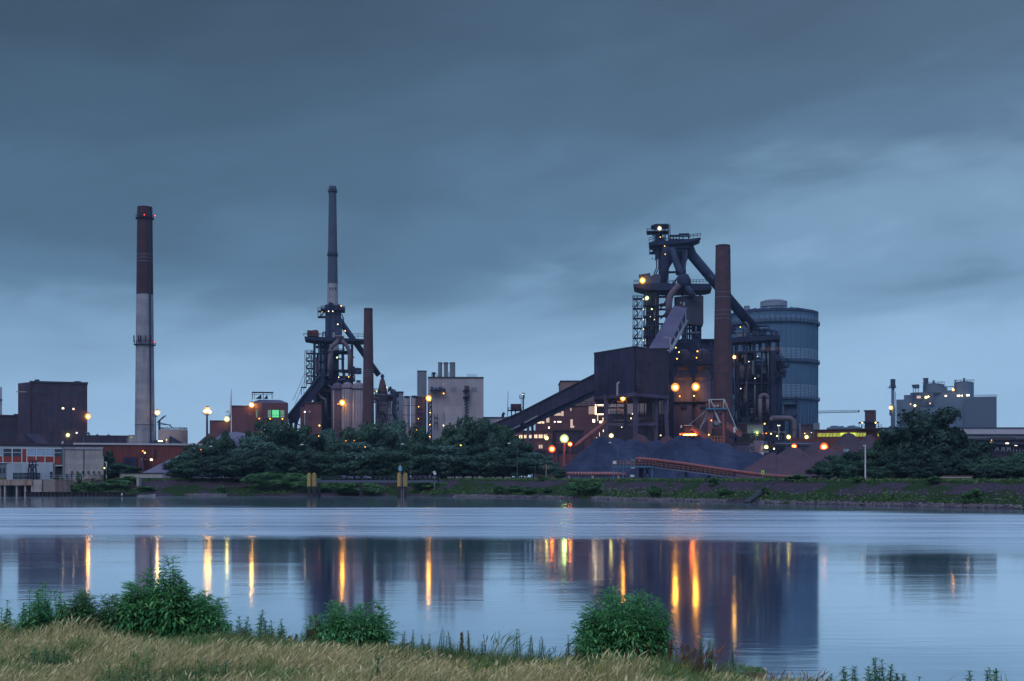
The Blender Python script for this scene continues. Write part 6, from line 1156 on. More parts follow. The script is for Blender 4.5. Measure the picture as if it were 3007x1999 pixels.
lamp(t, 2541, 1241.5, D - 5.3, .7, 'yellow'); lamp(t, 2579.5, 1241.5, D - 5.3, .7, 'yellow')
t = T('far_hall', 'very long pale flat hall stretching to the right frame edge', 'building', 2850, 720)
P(t, 'wall', MB().pb(2588, 3400, 1256, None, 720, 12), M['pale2']); P(t, 'upper_wall', MB().pb(2589, 3400, 1257.5, 1274, 719.4, .6), mat('pale_strip', (.42, .42, .5), (.38, .38, .46), .1, lines=(14, 30, .12), lc=.8)); P(t, 'roof_edge', MB().pb(2588, 3400, 1254.5, 1257.5, 719, 14), M['steel2'])
P(t, 'eaves_band', MB().pb(2600, 3400, 1274, 1277, 719.2, .8), M['roof'])
t = T('depot', 'dark depot sheds with rows of small lamps right of the big tree', 'building', 2950, 560)
P(t, 'wall', MB().pb(2830, 3300, 1290, None, 560, 20), M['mill']); P(t, 'roof', MB().pb(2828, 3302, 1286, 1291, 559, 22), M['roof'])
P(t, 'canopy', MB().pb(2865, 3300, 1301, 1304, 557, 3), M['steel2']); P(t, 'upper_roof', MB().pb(2915, 2983, 1284, 1292, 562, 10), M['black'])
for k in range(5): P(t, 'pale_bay', MB().pb(2886 + 18 * k + random.uniform(-3, 3), 2896 + 18 * k, 1312, 1321, 558.5, .3), M['pale2'])
for k in range(16): P(t, 'bay_post', MB().pb(2922 + 9 * k, 2924 + 9 * k, 1319, 1326, 558, .4), M['pale2'])
win(t, 2908, 2918, 1297, 1298.5, 557, L['win']); win(t, 2953, 2962, 1300, 1303, 556.5, L['winhot'])
for a, b, m_ in ((2912, 1292, 'amber'), (2900, 1300, 'white'), (2906, 1301, 'white'), (2981, 1308, 'white'), (2986, 1308, 'white'), (2894, 1336, 'white')): lamp(t, a, b, 555, .35, m_)
D = 900
t = T('stack', 'slim dark stack with a thicker head left of the far steelworks', 'chimney', 2622, D); x = X(2622, D)
P(t, 'shaft', MB().lathe(x, D, [(1.5, G), (1.5, Z(1200, D)), (1.15, Z(1190, D)), (1.15, Z(1138, D))], 20), M['farblue'], smooth=True); P(t, 'head', MB().lathe(x, D, [(1.2, Z(1138, D)), (1.75, Z(1134, D)), (1.75, Z(1113, D))], 20), M['steel2'], smooth=False)
P(t, 'platform', MB().pb(2611, 2632, 1137, 1138.6, D - 2, 4).pb(2612, 2614, 1131, 1137, D - 2, .5).pb(2629, 2631, 1131, 1137, D - 2, .5), M['steel2']); P(t, 'ladder', MB().pb(2629.5, 2630.5, 1150, None, D - 1, .5), M['steel2']); P(t, 'box', MB().pb(2613, 2616, 1196, 1220, D - 1.6, 1), M['steel2']); lamp(t, 2615.6, 1197, D - 2, 1.15, 'amber')
D = 1250
t = T('far_steelworks', 'hazy blue grey steelworks block with silos on its roof, far right', 'building', 2780, D)
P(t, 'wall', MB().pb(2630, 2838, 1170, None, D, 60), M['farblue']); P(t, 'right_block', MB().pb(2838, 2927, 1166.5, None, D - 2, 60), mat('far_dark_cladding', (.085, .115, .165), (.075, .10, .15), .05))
for k, (a, b, y) in enumerate(((2650, 2700, 1157), (2668, 2840, 1151), (2775, 2803, 1146), (2708, 2775, 1135))): P(t, 'upper_block', MB().pb(a, b, y, 1171 + k * .5, D + 3 + k * .7, 30 + k), M['farblue'])
P(t, 'chimney', MB().pb(2707, 2721.5, 1110, 1140, D + 4, 5), M['steel2']); P(t, 'chimney_rim', MB().pb(2705.5, 2722.5, 1108, 1110.3, D + 3.6, 5.8), M['roof'])
for a, b, y0, y1 in ((2709, 2774, 1126, 1152), (2802, 2860, 1122, 1170)):
    x = X((a + b) / 2, D); r = (b - a) / 7200 * D; s_ = P(t, 'silo', MB().lathe(x, D + r, [(r, Z(y1, D)), (r, Z(y0, D)), (r * .5, Z(y0 - 3, D))], 32), M['farblue'], smooth=False)
    P(s_, 'railing', MB().rail([(x - r, D, Z(y0, D)), (x + r, D, Z(y0, D))], 2, 3, .35), M['steel2']); P(s_, 'vent', MB().box(x - 1, x + 1, D, D + 2, Z(y0, D), Z(y0 - 11, D)), M['steel2'])
P(t, 'roof_vent', MB().pb(2804, 2808, 1116, 1123, D, 2), M['steel2'])
P(t, 'bin', MB().pp([(2676, 1127), (2698, 1126), (2700, 1133), (2697, 1137), (2681, 1137), (2677, 1132)], D, 8), M['steel2'])
for a in (2680, 2687, 2695): P(t, 'bin_leg', MB().pb(a, a + 1.8, 1137, 1152, D, 1), M['steel2'])
P(t, 'pipe_bridge', MB().pb(2774, 2803, 1134, 1136, D + 2, 1).beam(W(2777, 1135, D + 2), W(2781, 1146, D + 2), .6), M['steel2']); P(t, 'edge_railing', MB().rail([(X(2862, D), D - 2, Z(1166, D)), (X(2926, D), D - 2, Z(1166, D))], 1.4, 3, .3), M['steel2'])
for a in (2643, 2784, 2828): P(t, 'downpipe', MB().pb(a, a + 1.4, 1190, None, D - .5, .4), M['steel2'])
for a, b, c, d in ((2777, 1160, 2783, 1164), (2813, 1160, 2822, 1164.5), (2826, 1160, 2829, 1164.5), (2840, 1159, 2849, 1164), (2694, 1160, 2706, 1168)): win(t, a, c, b, d, D - 2.5, L['winpink'] if a == 2694 else L['winhot'])
P(t, 'steam_duct', MB().pb(2680, 2745, 1150, 1190, D - 1.5, 1.4), M['steel2']); P(t, 'inclined_band', MB().beam(W(2642, 1245, D - 1), W(2690, 1190, D - 1), 4, 1), M['steel2'])
for a, b, r_, m_ in ((2725, 1165, 1.2, 'yellow'), (2732, 1163, .8, 'amber'), (2692, 1189, 1.1, 'yellow'), (2679, 1184, 1.2, 'win'), (2737, 1183, 1.2, 'win'), (2805, 1144.5, 1.1, 'orange')): lamp(t, a, b, D - 6, r_, m_ if m_ in L else 'amber')
D = 1000
t = T('tower_crane_jib', 'thin horizontal lattice crane jib right of the gasholder', 'crane', 2460, D, z=Z(1213, D))
P(t, 'chord', MB().beam(W(2390, 1206.5, D), W(2523, 1204, D), .3).beam(W(2390, 1213, D), W(2523, 1209, D), .45), M['steel2']); P(t, 'tip', MB().pb(2521, 2524, 1203, 1210, D, .8), M['steel2'])
mb = MB()
for k in range(20): a = 2392 + 6.5 * k; mb.beam(W(a, 1212.5, D), W(a + 3.2, 1206, D), .22).beam(W(a + 3.2, 1206, D), W(a + 6.5, 1212.3, D), .22)
P(t, 'lattice', mb, M['steel2'])
P(t, 'mast', MB().beam((X(2385, D), D, G), W(2385, 1200, D), 1.6), M['steel2'])
t = T('horizon_village', 'tiny distant roofs on the horizon between gasholder and bunker', 'village', 2490, 2200)
for k, (a, b, c) in enumerate(((2440, 2475, 1252), (2446, 2460, 1249.5), (2468, 2478, 1250.5), (2500, 2520, 1251.5), (2505, 2511, 1248.5), (2478, 2530, 1254))): P(t, 'house', MB().pb(a, b, c, None, 2200 + 3 * k, 10 + 7 * k), M['farblue'])
# ------------------------------------------------------------------ foliage builders
def crown(seed, w, h, n, size, lobes=26, flat=.35, shape='round'):
    rs = np.random.default_rng(seed); L_ = []
    for k in range(lobes):
        if shape == 'round':
            v = rs.normal(size=3); v /= np.linalg.norm(v); q = rs.uniform(.45, .85) if k % 3 else rs.uniform(.1, .4)
            L_.append((v[0] * w * .5 * q, v[1] * w * .5 * q, h * (.5 + v[2] * .5 * q), w * rs.uniform(.14, .25)))
        else:
            a = rs.uniform(0, 2 * np.pi); u = rs.uniform(.05, .97); rr = w * .5 * (1.08 - u) * (.6 + .4 * min(1, u * 6)) * rs.uniform(.35, .95)
            L_.append((rr * math.cos(a), rr * math.sin(a), h * (.08 + .84 * u), w * rs.uniform(.13, .24) * (1.05 - .45 * u)))
    L_ = np.array(L_); i = rs.integers(0, lobes, n); d = rs.normal(size=(n, 3)); d /= np.linalg.norm(d, axis=1, keepdims=True)
    r = L_[i, 3] * rs.uniform(.45, 1.0, n) ** .6 * rs.uniform(.85, 1.15, n); C = L_[i, :3] + d * r[:, None] * np.array([1, 1, .8]); C[:, 2] = np.maximum(C[:, 2], .05 * h)
    lo = np.percentile(C[:, :2], 2, axis=0); hi = np.percentile(C[:, :2], 98, axis=0); C[:, :2] = (C[:, :2] - (lo + hi) / 2) * (w / (hi - lo)); C[:, 2] *= h / np.percentile(C[:, 2], 99.3)
    return quads(C, size, 0.12, .7, rs, d * 1.1)
def far_tree_proto(seed, w, h, kind, n=6500):
    t = T('tree', '', 'tree', 0, 400, xy=(0, 0)); V, Q = crown(seed, w, h * .96, n, .44 if kind != 'pale' else .40, lobes=24 if kind != 'slim' else 20, shape='cone' if kind == 'slim' else 'round')
    V = V + np.array([0, 0, G + h * .04])
    P(t, 'crown', (V, Q), M['leaf_far2'] if kind == 'dark' else M['leaf_pale'] if kind == 'pale' else M['leaf_far'])
    rs = random.Random(seed); mb = MB().tube([(0, 0, G - .3), (.1, 0, G + h * .3), (rs.uniform(-.4, .4), .1, G + h * .75)], [.32, .24, .08], 8)
    for k in range(5): a = rs.uniform(0, 6.28); z = G + h * rs.uniform(.25, .6); mb.tube([(0, 0, z), (math.cos(a) * w * .22, math.sin(a) * w * .22, z + h * .14)], [.13, .04], 6)
    P(t, 'trunk', mb, M['bark']); return t
PR = {}
def plant_tree(px, top, wpx, D, kind, label, name='tree', cat='tree', group='trees along the top of the far bank', z0=G):
    h = Z(top, D) - z0; w = min(wpx / 3600 * D, 1.25 * h); key = (kind, random.choice((0, 1, 2)) if kind == 'mid' else random.choice((0, 1)))
    loc = (X(px, D), D, z0)
    if key not in PR:
        t = far_tree_proto(hash(key[0]) % 97 * 0 + {'mid': 11, 'dark': 23, 'pale': 37, 'slim': 51}[kind] + key[1], 10.0, 13.0, kind); PR[key] = t; c = t
        for ch in c.children: pass
        c.location = loc
    else: c = copy_tree(PR[key], loc)
    c.name = name; c['label'] = label; c['group'] = group; c['category'] = cat
    c.scale = (w / 10.0, max(.7, min(1.4, w / 10.0)), h / 13.0); c.rotation_euler = (0, 0, random.uniform(-.4, .4)); return c
LEFT = [ # px, top row, width, depth, kind, words
 (525, 1345, 75, 412, 'mid', 'low bushy tree at the left end of the tree belt, on the slope'),
 (582, 1308, 85, 414, 'mid', 'dark rounded tree second from the left end of the belt'),
 (632, 1288, 75, 416, 'mid', 'mid height tree in front of the stepped red hall, left part'),
 (662, 1268, 36, 420, 'slim', 'spiky slim tree against the lower block of the stepped hall'),
 (690, 1290, 70, 412, 'dark', 'dark dense tree below the stepped red hall'),
 (728, 1266, 34, 421, 'slim', 'dark narrow spiky tree under the corner of the stepped hall'),
 (748, 1284, 92, 404, 'pale', 'silvery willow before the control house stair'),
 (800, 1238, 112, 410, 'mid', 'tall rounded tree hiding the foot of the green lit control house'),
 (770, 1300, 100, 400, 'pale', 'lower silvery willow in front of the tall rounded tree'),
 (868, 1254, 78, 414, 'mid', 'tree right under the inclined skip bridge'),
 (905, 1280, 80, 408, 'dark', 'dark tree before the red clad annexe'),
 (938, 1270, 64, 412, 'mid', 'tree below the small lamps of the annexe'),
 (968, 1263, 52, 410, 'pale', 'pale narrow willow below the left domed stove'),
 (1000, 1292, 70, 402, 'mid', 'lower tree in the dip below the grey stoves'),
 (1040, 1262, 92, 408, 'mid', 'broad tree below the orange lamp of the stoves'),
 (1092, 1246, 88, 412, 'mid', 'tall tree at the foot of the brick stack'),
 (1060, 1300, 100, 398, 'pale', 'silvery willow low in front of the stoves'),
 (1130, 1275, 70, 404, 'dark', 'dark tree below the dust catcher'),
 (1168, 1238, 74, 410, 'pale', 'tall silvery tree in front of the narrow pale building'),
 (1225, 1256, 50, 412, 'mid', 'tree below the dark service tower'),
 (1200, 1300, 80, 399, 'mid', 'lower tree behind the middle street lamp'),
 (1255, 1295, 75, 402, 'dark', 'dark tree below the lamp lit stair tower'),
 (1290, 1266, 66, 410, 'mid', 'tree in front of the pale block, left part'),
 (1335, 1252, 66, 408, 'mid', 'tree in front of the pale block under the louvres'),
 (1388, 1230, 100, 409, 'mid', 'tallest broad tree at the right corner of the pale block'),
 (1310, 1310, 90, 396, 'pale', 'pale thin stemmed tree low before the pale block'),
 (1360, 1310, 110, 397, 'dark', 'dark tree low in front of the tallest broad tree'),
 (1440, 1248, 66, 408, 'pale', 'silvery tree at the lower end of the long gallery'),
 (1480, 1251, 60, 404, 'mid', 'tree overlapping the lower end of the long gallery'),
 (1425, 1315, 90, 394, 'mid', 'lower tree left of the street lamp by the gallery'),
 (1515, 1290, 66, 398, 'mid', 'tree just right of the gallery end'),
 (1475, 1322, 90, 392, 'dark', 'dark low tree under the gallery end'),
 (1565, 1330, 78, 392, 'pale', 'low silvery tree at the feet of the gallery legs'),
 (1535, 1345, 70, 386, 'mid', 'low tree by the post at the gallery legs'),
 (1600, 1352, 60, 388, 'pale', 'small silvery shrub like tree ending the belt on the right'),
 (1640, 1378, 60, 384, 'mid', 'lowest bush at the right end of the belt by the red pipe')]
for q in LEFT: plant_tree(q[0], q[1], q[2] * 1.2, q[3], q[4], q[5])
EXTRA = [(650, 1350, 'mid'), (770, 1335, 'mid'), (810, 1330, 'dark'), (1065, 1335, 'mid'), (1200, 1340, 'mid'), (1335, 1340, 'mid'), (1455, 1345, 'mid'), (550, 1350, 'mid'), (620, 1340, 'dark'), (680, 1335, 'mid'), (720, 1325, 'dark'), (840, 1320, 'mid'), (880, 1325, 'dark'), (930, 1330, 'mid'), (975, 1325, 'mid'), (1020, 1340, 'dark'), (1110, 1320, 'mid'), (1160, 1325, 'mid'), (1240, 1335, 'mid'), (1285, 1340, 'dark'), (1400, 1345, 'dark'), (1520, 1350, 'dark')]
EW = ['left of the dark dense tree', 'below the silvery willow', 'below the control house', 'below the tallest left stove', 'behind the middle street lamp foot', 'below the pale block middle', 'below the lower gallery end', 'below the left end of the slag heap', 'before the stepped red hall', 'left of the spiky slim tree foot', 'below the control house stair', 'between skip bridge and annexe', 'below the annexe', 'above the left mooring piles', 'below the left domed stove', 'below the right domed stove', 'below the dust catcher', 'before the silos', 'below the stair tower', 'below the left part of the pale block', 'below the right corner of the pale block', 'at the gallery legs']
for (a, y, k), ew in zip(EXTRA, EW): plant_tree(a, y, 95, 393, k, 'dark low undergrowth tree ' + ew, group='undergrowth trees at the foot of the far tree belt')
SMALL = [(308, 1325, 46, 402, 'mid', 'dark conical small tree beside the concrete block building'), (345, 1360, 70, 398, 'mid', 'low leafy bush between the small tree and the red hall'), (385, 1368, 60, 398, 'mid', 'low leafy bush under the red hall wall'), (320, 1365, 60, 396, 'dark', 'dark bush at the foot of the small conical tree')]
for q in SMALL: plant_tree(q[0], q[1], q[2], q[3], q[4], q[5], group='small trees by the block building')
RIGHT = [(2405, 1368, 80, 292, 'mid', 'low bushy tree at the left end of the right hand tree group'), (2460, 1338, 110, 298, 'mid', 'broad low tree under the number board'), (2520, 1330, 90, 296, 'dark', 'dark low tree just behind the white lamp post'),
 (2550, 1322, 70, 300, 'mid', 'tree rising behind the top of the white lamp post'), (2590, 1266, 50, 306, 'slim', 'spiky narrow tree in front of the loading hall end'), (2615, 1268, 46, 304, 'slim', 'second spiky tree before the far hall'), (2590, 1330, 110, 298, 'dark', 'dark tree between the white post and the big tree'),
 (2640, 1300, 90, 302, 'dark', 'dark tree tucked left of the big round tree'), (2712, 1206, 152, 300, 'dark', 'biggest dark round tree in front of the far steelworks'), (2690, 1222, 96, 303, 'mid', 'leafy left shoulder crown of the biggest tree group'), (2745, 1226, 96, 304, 'mid', 'leafy right shoulder crown of the biggest tree group'), (2672, 1285, 80, 304, 'dark', 'dark lobe tree at the left flank of the biggest tree'), (2775, 1280, 70, 303, 'dark', 'dark lobe tree at the right flank of the biggest tree'), (2720, 1310, 160, 292, 'dark', 'dark low tree at the foot of the biggest tree'),
 (2835, 1262, 92, 300, 'dark', 'dark pointed tree right of the biggest tree'), (2860, 1300, 90, 296, 'dark', 'dark tree before the depot sheds'), (2800, 1320, 90, 290, 'dark', 'dark low tree between the two tallest right hand trees'), (2900, 1345, 100, 286, 'mid', 'bushy tree below the depot canopy'),
 (2960, 1330, 90, 284, 'mid', 'bushy tree right of the depot bays'), (3005, 1325, 90, 280, 'mid', 'bushy tree cut by the right frame edge'), (2900, 1375, 140, 268, 'dark', 'dark thicket at the top of the right bank'), (2985, 1370, 120, 262, 'mid', 'low thicket in the right corner of the bank top'), (2640, 1355, 120, 285, 'dark', 'dark thicket right of the white lamp post'), (2760, 1360, 120, 280, 'dark', 'dark thicket behind the stacked timber'), (2570, 1370, 90, 284, 'mid', 'leafy thicket directly right of the white lamp post'), (2480, 1372, 90, 286, 'mid', 'leafy thicket left of the white lamp post'), (3080, 1330, 120, 270, 'dark', 'dark tree just past the right frame edge')]
RIGHT += [(2435, 1362, 60, 288, 'mid', 'low leafy tree just right of the end of the red conveyor'), (2500, 1352, 70, 290, 'mid', 'low leafy tree between number board and white post'), (2612, 1345, 70, 288, 'dark', 'dark low tree below the two spiky trees'), (2665, 1330, 80, 290, 'dark', 'dark low tree under the left flank of the biggest tree'),
 (2775, 1330, 80, 288, 'dark', 'dark low tree under the right flank of the biggest tree'), (2825, 1345, 70, 284, 'dark', 'dark low tree below the pointed tree'), (2870, 1352, 70, 280, 'mid', 'leafy low tree below the depot shed end'), (2935, 1350, 70, 276, 'mid', 'leafy low tree below the depot bays'), (2965, 1368, 60, 266, 'mid', 'small leafy tree on the bank top, second from the right edge'), (2700, 1372, 60, 272, 'dark', 'dark bushy tree left of the stacked timber'), (2590, 1380, 50, 276, 'mid', 'small bushy tree by the base of the white post, right')]
for q in RIGHT: plant_tree(q[0], q[1], q[2] * 1.12, q[3], q[4], q[5], group='dark trees on the right of the far bank')
# bushes on the bank slope
def bush_mesh(seed, n, size, w=1.0, h=1.0): return crown(seed, w, h, n, size, lobes=16, flat=.5)
BPR = []
for k in range(3):
    V, Q = bush_mesh(200 + k, 1700, .085); V[:, 2] *= .9; me = _mesh('bush', (V, Q), M['leaf_bush'], (0, 0, 0), False); BPR.append(me)
    mb = MB()
    for j in range(6): a = j * 1.05 + k; mb.tube([(0, 0, -.05), (math.cos(a) * .12, math.sin(a) * .12, .3), (math.cos(a) * .3, math.sin(a) * .3, .62)], [.025, .018, .008], 5)
    BPR.append(_mesh('stems', mb, M['bark'], (0, 0, 0), False))
def bank_bush(px, base, w_, top, label, dark=False, k=None):
    best = None
    for off in np.arange(0, 19, .5):
        x, y = shore_pt(px, off); r_ = HY + (CZ - bank_z(off)) / y * 3600
        if best is None or abs(r_ - base) < best[0]: best = (abs(r_ - base), x, y, off, bank_z(off))
    _, x, y, off, z = best; w = w_ / 3600 * y; h = (base - top) / 3600 * y; k = random.randrange(3) if k is None else k
    t = T('bush', label, 'bush', px, y, 'bushes scattered on the far bank slope', xy=(x, y), z=z - .15); t.scale = (w, max(1.2, min(w, 3.5)), h * 1.1); t.rotation_euler = (0, 0, random.uniform(-.5, .5))
    for me, nm in ((BPR[2 * k], 'foliage'), (BPR[2 * k + 1], 'stems')):
        o = bpy.data.objects.new(nm, me); COL.objects.link(o); o.parent = t
BB = [(822, 1440, 165, 1385, 'wide bramble mound left of the first mooring piles'), (770, 1432, 90, 1390, 'left shoulder of the bramble mound beside the grass'), (880, 1445, 95, 1393, 'bramble mound directly behind the left mooring piles'), (945, 1412, 110, 1378, 'bright green hedge above the left end of the footbridge'), (985, 1450, 110, 1412, 'dark bush under the left half of the footbridge'), (1060, 1452, 100, 1415, 'dark bush under the middle of the footbridge'),
 (1125, 1410, 90, 1383, 'leafy hedge left of the blue sign'), (1258, 1440, 105, 1412, 'dark bush under the right end of the footbridge'), (1293, 1405, 24, 1386, 'small round bush at the landing of the footbridge'), (1465, 1452, 28, 1422, 'upright dark bush on the lower slope right of the footbridge'), (1510, 1447, 50, 1425, 'leafy low bush right of the upright dark bush'), (1553, 1452, 34, 1427, 'round bush on the lower slope under the gallery legs'), (1605, 1448, 28, 1428, 'small round bush left of the big green mound'),
 (1597, 1415, 26, 1396, 'small bush on the bank crest below the gallery legs'), (1712, 1456, 104, 1406, 'big bright green mound bush on the open slope'), (1921, 1460, 34, 1423, 'dark oval bush alone in the middle of the bare slope'), (2094, 1425, 26, 1397, 'small dark bush on the crest right of the red conveyor'), (2128, 1452, 34, 1432, 'low bush leaning on the slope left of the slipway'), (2248, 1450, 20, 1428, 'small bush growing beside the slipway'), (2520, 1415, 28, 1397, 'small bush on the crest left of the white post base'),
 (2743, 1420, 34, 1396, 'dark bush on the crest below the stacked timber'), (2855, 1477, 44, 1434, 'dark round bush low on the right end of the bank'), (2340, 1412, 60, 1392, 'pale leafy bush at the end of the red conveyor'), (2255, 1402, 24, 1388, 'small leafy bush under the lime sign'),
 (210, 1443, 60, 1418, 'leafy bush on the bank below the block building, left'), (232, 1425, 14, 1388, 'narrow cypress like bush in front of the block building'), (255, 1446, 70, 1412, 'round bush below the block building, middle'), (300, 1440, 60, 1415, 'bush below the right corner of the block building'), (345, 1432, 70, 1405, 'leafy bush on the bank left of the boats'), (375, 1420, 60, 1396, 'grassy bush near the low boundary wall'), (430, 1440, 50, 1425, 'low bush on the bank above the boats'), (160, 1448, 50, 1432, 'low bush beside the rusty retaining wall'), (650, 1448, 24, 1424, 'upright small bush above the rubble stones'), (85, 1444, 36, 1424, 'dark bush growing in the quay opening')]
for q in BB: bank_bush(*q)

# street lamps, white post, timber, car
def street_lamp(label, px, top, D, arm, k=0):
    t = T('street_lamp', label, 'street lamp', px, D, 'curved street lamps along the bank road'); x = X(px, D); z = Z(top, D); s = 1 if arm > px else -1; w = abs(arm - px) / 3600 * D
    P(t, 'pole', MB().tube([(x, D, G - .2), (x, D, z - 1.8), (x + s * w * .15, D, z - .9), (x + s * w * .5, D, z - .25), (x + s * w * .85, D, z)], [.10, .08, .065, .055, .05], 8), M['bridge'])
    P(t, 'lantern', MB().tube([(x + s * w * .78, D, z + .02), (x + s * w * .9, D, z + .06), (x + s * w * 1.12, D, z)], [.1, .22, .1], 8), M['white'])
for q in (('street lamp with curved arm at the left end of the tree belt', 646, 1311, 396, 618), ('street lamp with curved arm above the left mooring piles', 914, 1306, 392, 885), ('street lamp with curved arm behind the blue sign', 1207, 1304, 384, 1180), ('street lamp with curved arm near the gallery legs', 1519, 1302, 376, 1493), ('street lamp with curved arm beside the blue conveyor platform', 1813, 1300, 364, 1790)): street_lamp(*q)
t = T('lamp_post', 'straight white lamp post standing alone on the right of the far bank', 'lamp post', 2541, 276); D = 276
P(t, 'post', MB().tube([(X(2541, D), D, G - .2), W(2541, 1308, D)], [.17, .14], 10), M['white']); P(t, 'head', MB().pb(2535.5, 2543.5, 1306.5, 1309.5, D - .2, .5), M['white'])
for a, lb, y0 in ((2279, 'thin dark pole rising from the red conveyor end', 1325), (418, 'thin dark pole in front of the slag heap', 1345), (1572, 'short thin pole at the right end of the tree belt', 1370)):
    t = T('pole', lb, 'pole', a, 360 if a != 418 else 398); D = 360 if a != 418 else 398; P(t, 'shaft', MB().tube([(X(a, D), D, G - .2), W(a, y0, D)], .1, 6), M['steel2']); P(t, 'cap', MB().tube([W(a, y0, D), W(a, y0 - 1, D)], .16, 6), M['galv'])
t = T('crossing_gate', 'small orange barrier with a lamp at the right end of the tree belt', 'barrier', 1604, 372); D = 372
P(t, 'bar', MB().pb(1594, 1615, 1366, 1367.5, D, .2).pb(1594, 1615, 1372, 1373.2, D, .2).pb(1596, 1597, 1366, 1380, D, .2).pb(1611, 1612, 1366, 1380, D, .2), M['orangepaint']); P(t, 'support_post', MB().pb(1603, 1604.5, 1362, None, D, .2), M['galv'])
t = T('timber_stack', 'low stack of old rails and timber on the right of the bank top', 'timber stack', 2796, 268); D = 268
for k in range(4):
    for j in range(2 if k < 3 else 1): P(t, 'beam', MB().beam((X(2740 + 9 * k, D) + j * 4, D + .4 * j, G + .15 + .27 * k), (X(2850 + 2 * k, D) - j, D + .4 * j, G + .17 + .27 * k), .22), M['wood'] if k % 2 else M['conc2'])
t = T('parked_car', 'pale parked car roof peeking over the bank at the right edge', 'car', 2998, 262); D = 262
P(t, 'body', MB().pp([(2978, 1404), (2981, 1398), (2990, 1395), (3000, 1394), (3030, 1394), (3040, 1400), (3042, 1408), (2978, 1408)], D, 1.8), M['galv']); P(t, 'window', MB().pp([(2987, 1401), (2991, 1397), (3028, 1396.5), (3034, 1401)], D - .03, .05), M['glassdark'])
for a in (2990, 3030): P(t, 'wheel', MB().tube([(X(a, D), D - .05, G + .32), (X(a, D), D + .2, G + .32)], .32, 12), M['black'])
t = T('pipe_bend', 'pale lagged pipe bend among bushes at the right edge', 'pipe', 2995, 330); P(t, 'pipe', MB().tube([W(2979, 1362, 330), W(2985, 1356, 330), W(2996, 1353.5, 330), W(3030, 1353, 330)], .28, 10), M['white'])
for k, (a, b, m_) in enumerate(((590, 1320, 'redor'), (1016, 1294, 'redor'), (1040, 1293, 'redor'), (1072, 1312, 'amber'), (1353, 1307, 'amber'), (936, 1280, 'amber'))):
    lb = ['tiny red lamp glimmering through the left end of the tree belt', 'tiny red lamp in the trees below the grey stoves, left one', 'tiny red lamp in the trees below the grey stoves, right one', 'tiny orange lamp in the trees near the brick stack', 'orange lamp glowing out of the tallest broad tree', 'tiny amber lamp at the treetops below the annexe'][k]
    D = 392; t = T('track_lamp', lb, 'lamp', a, D, 'small lamps shining through the tree belt'); P(t, 'post', MB().tube([(X(a, D), D, G - .1), W(a, b + 1.5, D)], .08, 6), M['steel']); lamp(t, a, b, D, .26 if k != 4 else .42, m_)

# ------------------------------------------------------------------ near shrubs and weeds
def leaf_template(kind):
    if kind == 'pinnate':     # five to seven leaflets along a drooping rachis; x = out along the leaf
        parts = [(0.35, s, .34) for s in (-1, 1)] + [(.62, s, .36) for s in (-1, 1)] + [(.80, 0, .42)]
    elif kind == 'simple': parts = [(0, 0, 1.0)]
    V, Q = [], []
    for at_, s, ln in parts:
        ang = s * 1.05; c, sn = math.cos(ang), math.sin(ang); w = ln * (.23 if kind == 'pinnate' else .16)
        pts = [(0, 0, 0), (ln * .45, w, .04), (ln, 0, -.10 * ln / .4), (ln * .45, -w, .04), (ln * .5, 0, .0)]
        b = len(V)
        for x, y, z in pts: X_ = at_ + x * c - y * sn; Y_ = x * sn + y * c; V.append((X_, Y_, z - .35 * X_ * X_ + (.06 if abs(y) > 0 else 0)))
        Q += [(b, b + 4, b + 2, b + 1), (b, b + 3, b + 2, b + 4)]
    return np.array(V), np.array(Q)
LEAFK = 1.3
TP = {k: leaf_template(k) for k in ('pinnate', 'simple')}
def leaves(C, Dr, size, kind, rs):     # place leaves at C pointing along Dr
    n = len(C); TV, TQ = TP[kind]; x = Dr / np.linalg.norm(Dr, axis=1, keepdims=True); up = np.tile([0, 0, 1.0], (n, 1)) + rs.normal(0, .25, (n, 3)); y = np.cross(up, x); y /= np.linalg.norm(y, axis=1, keepdims=True) + 1e-9; z = np.cross(x, y)
    s = size[:, None, None] * LEAFK; V = C[:, None] + s * (TV[None, :, 0:1] * x[:, None] + TV[None, :, 1:2] * y[:, None] + TV[None, :, 2:3] * z[:, None])
    Q = TQ[None] + (np.arange(n) * len(TV))[:, None, None]; return V.reshape(-1, 3), Q.reshape(-1, 4)
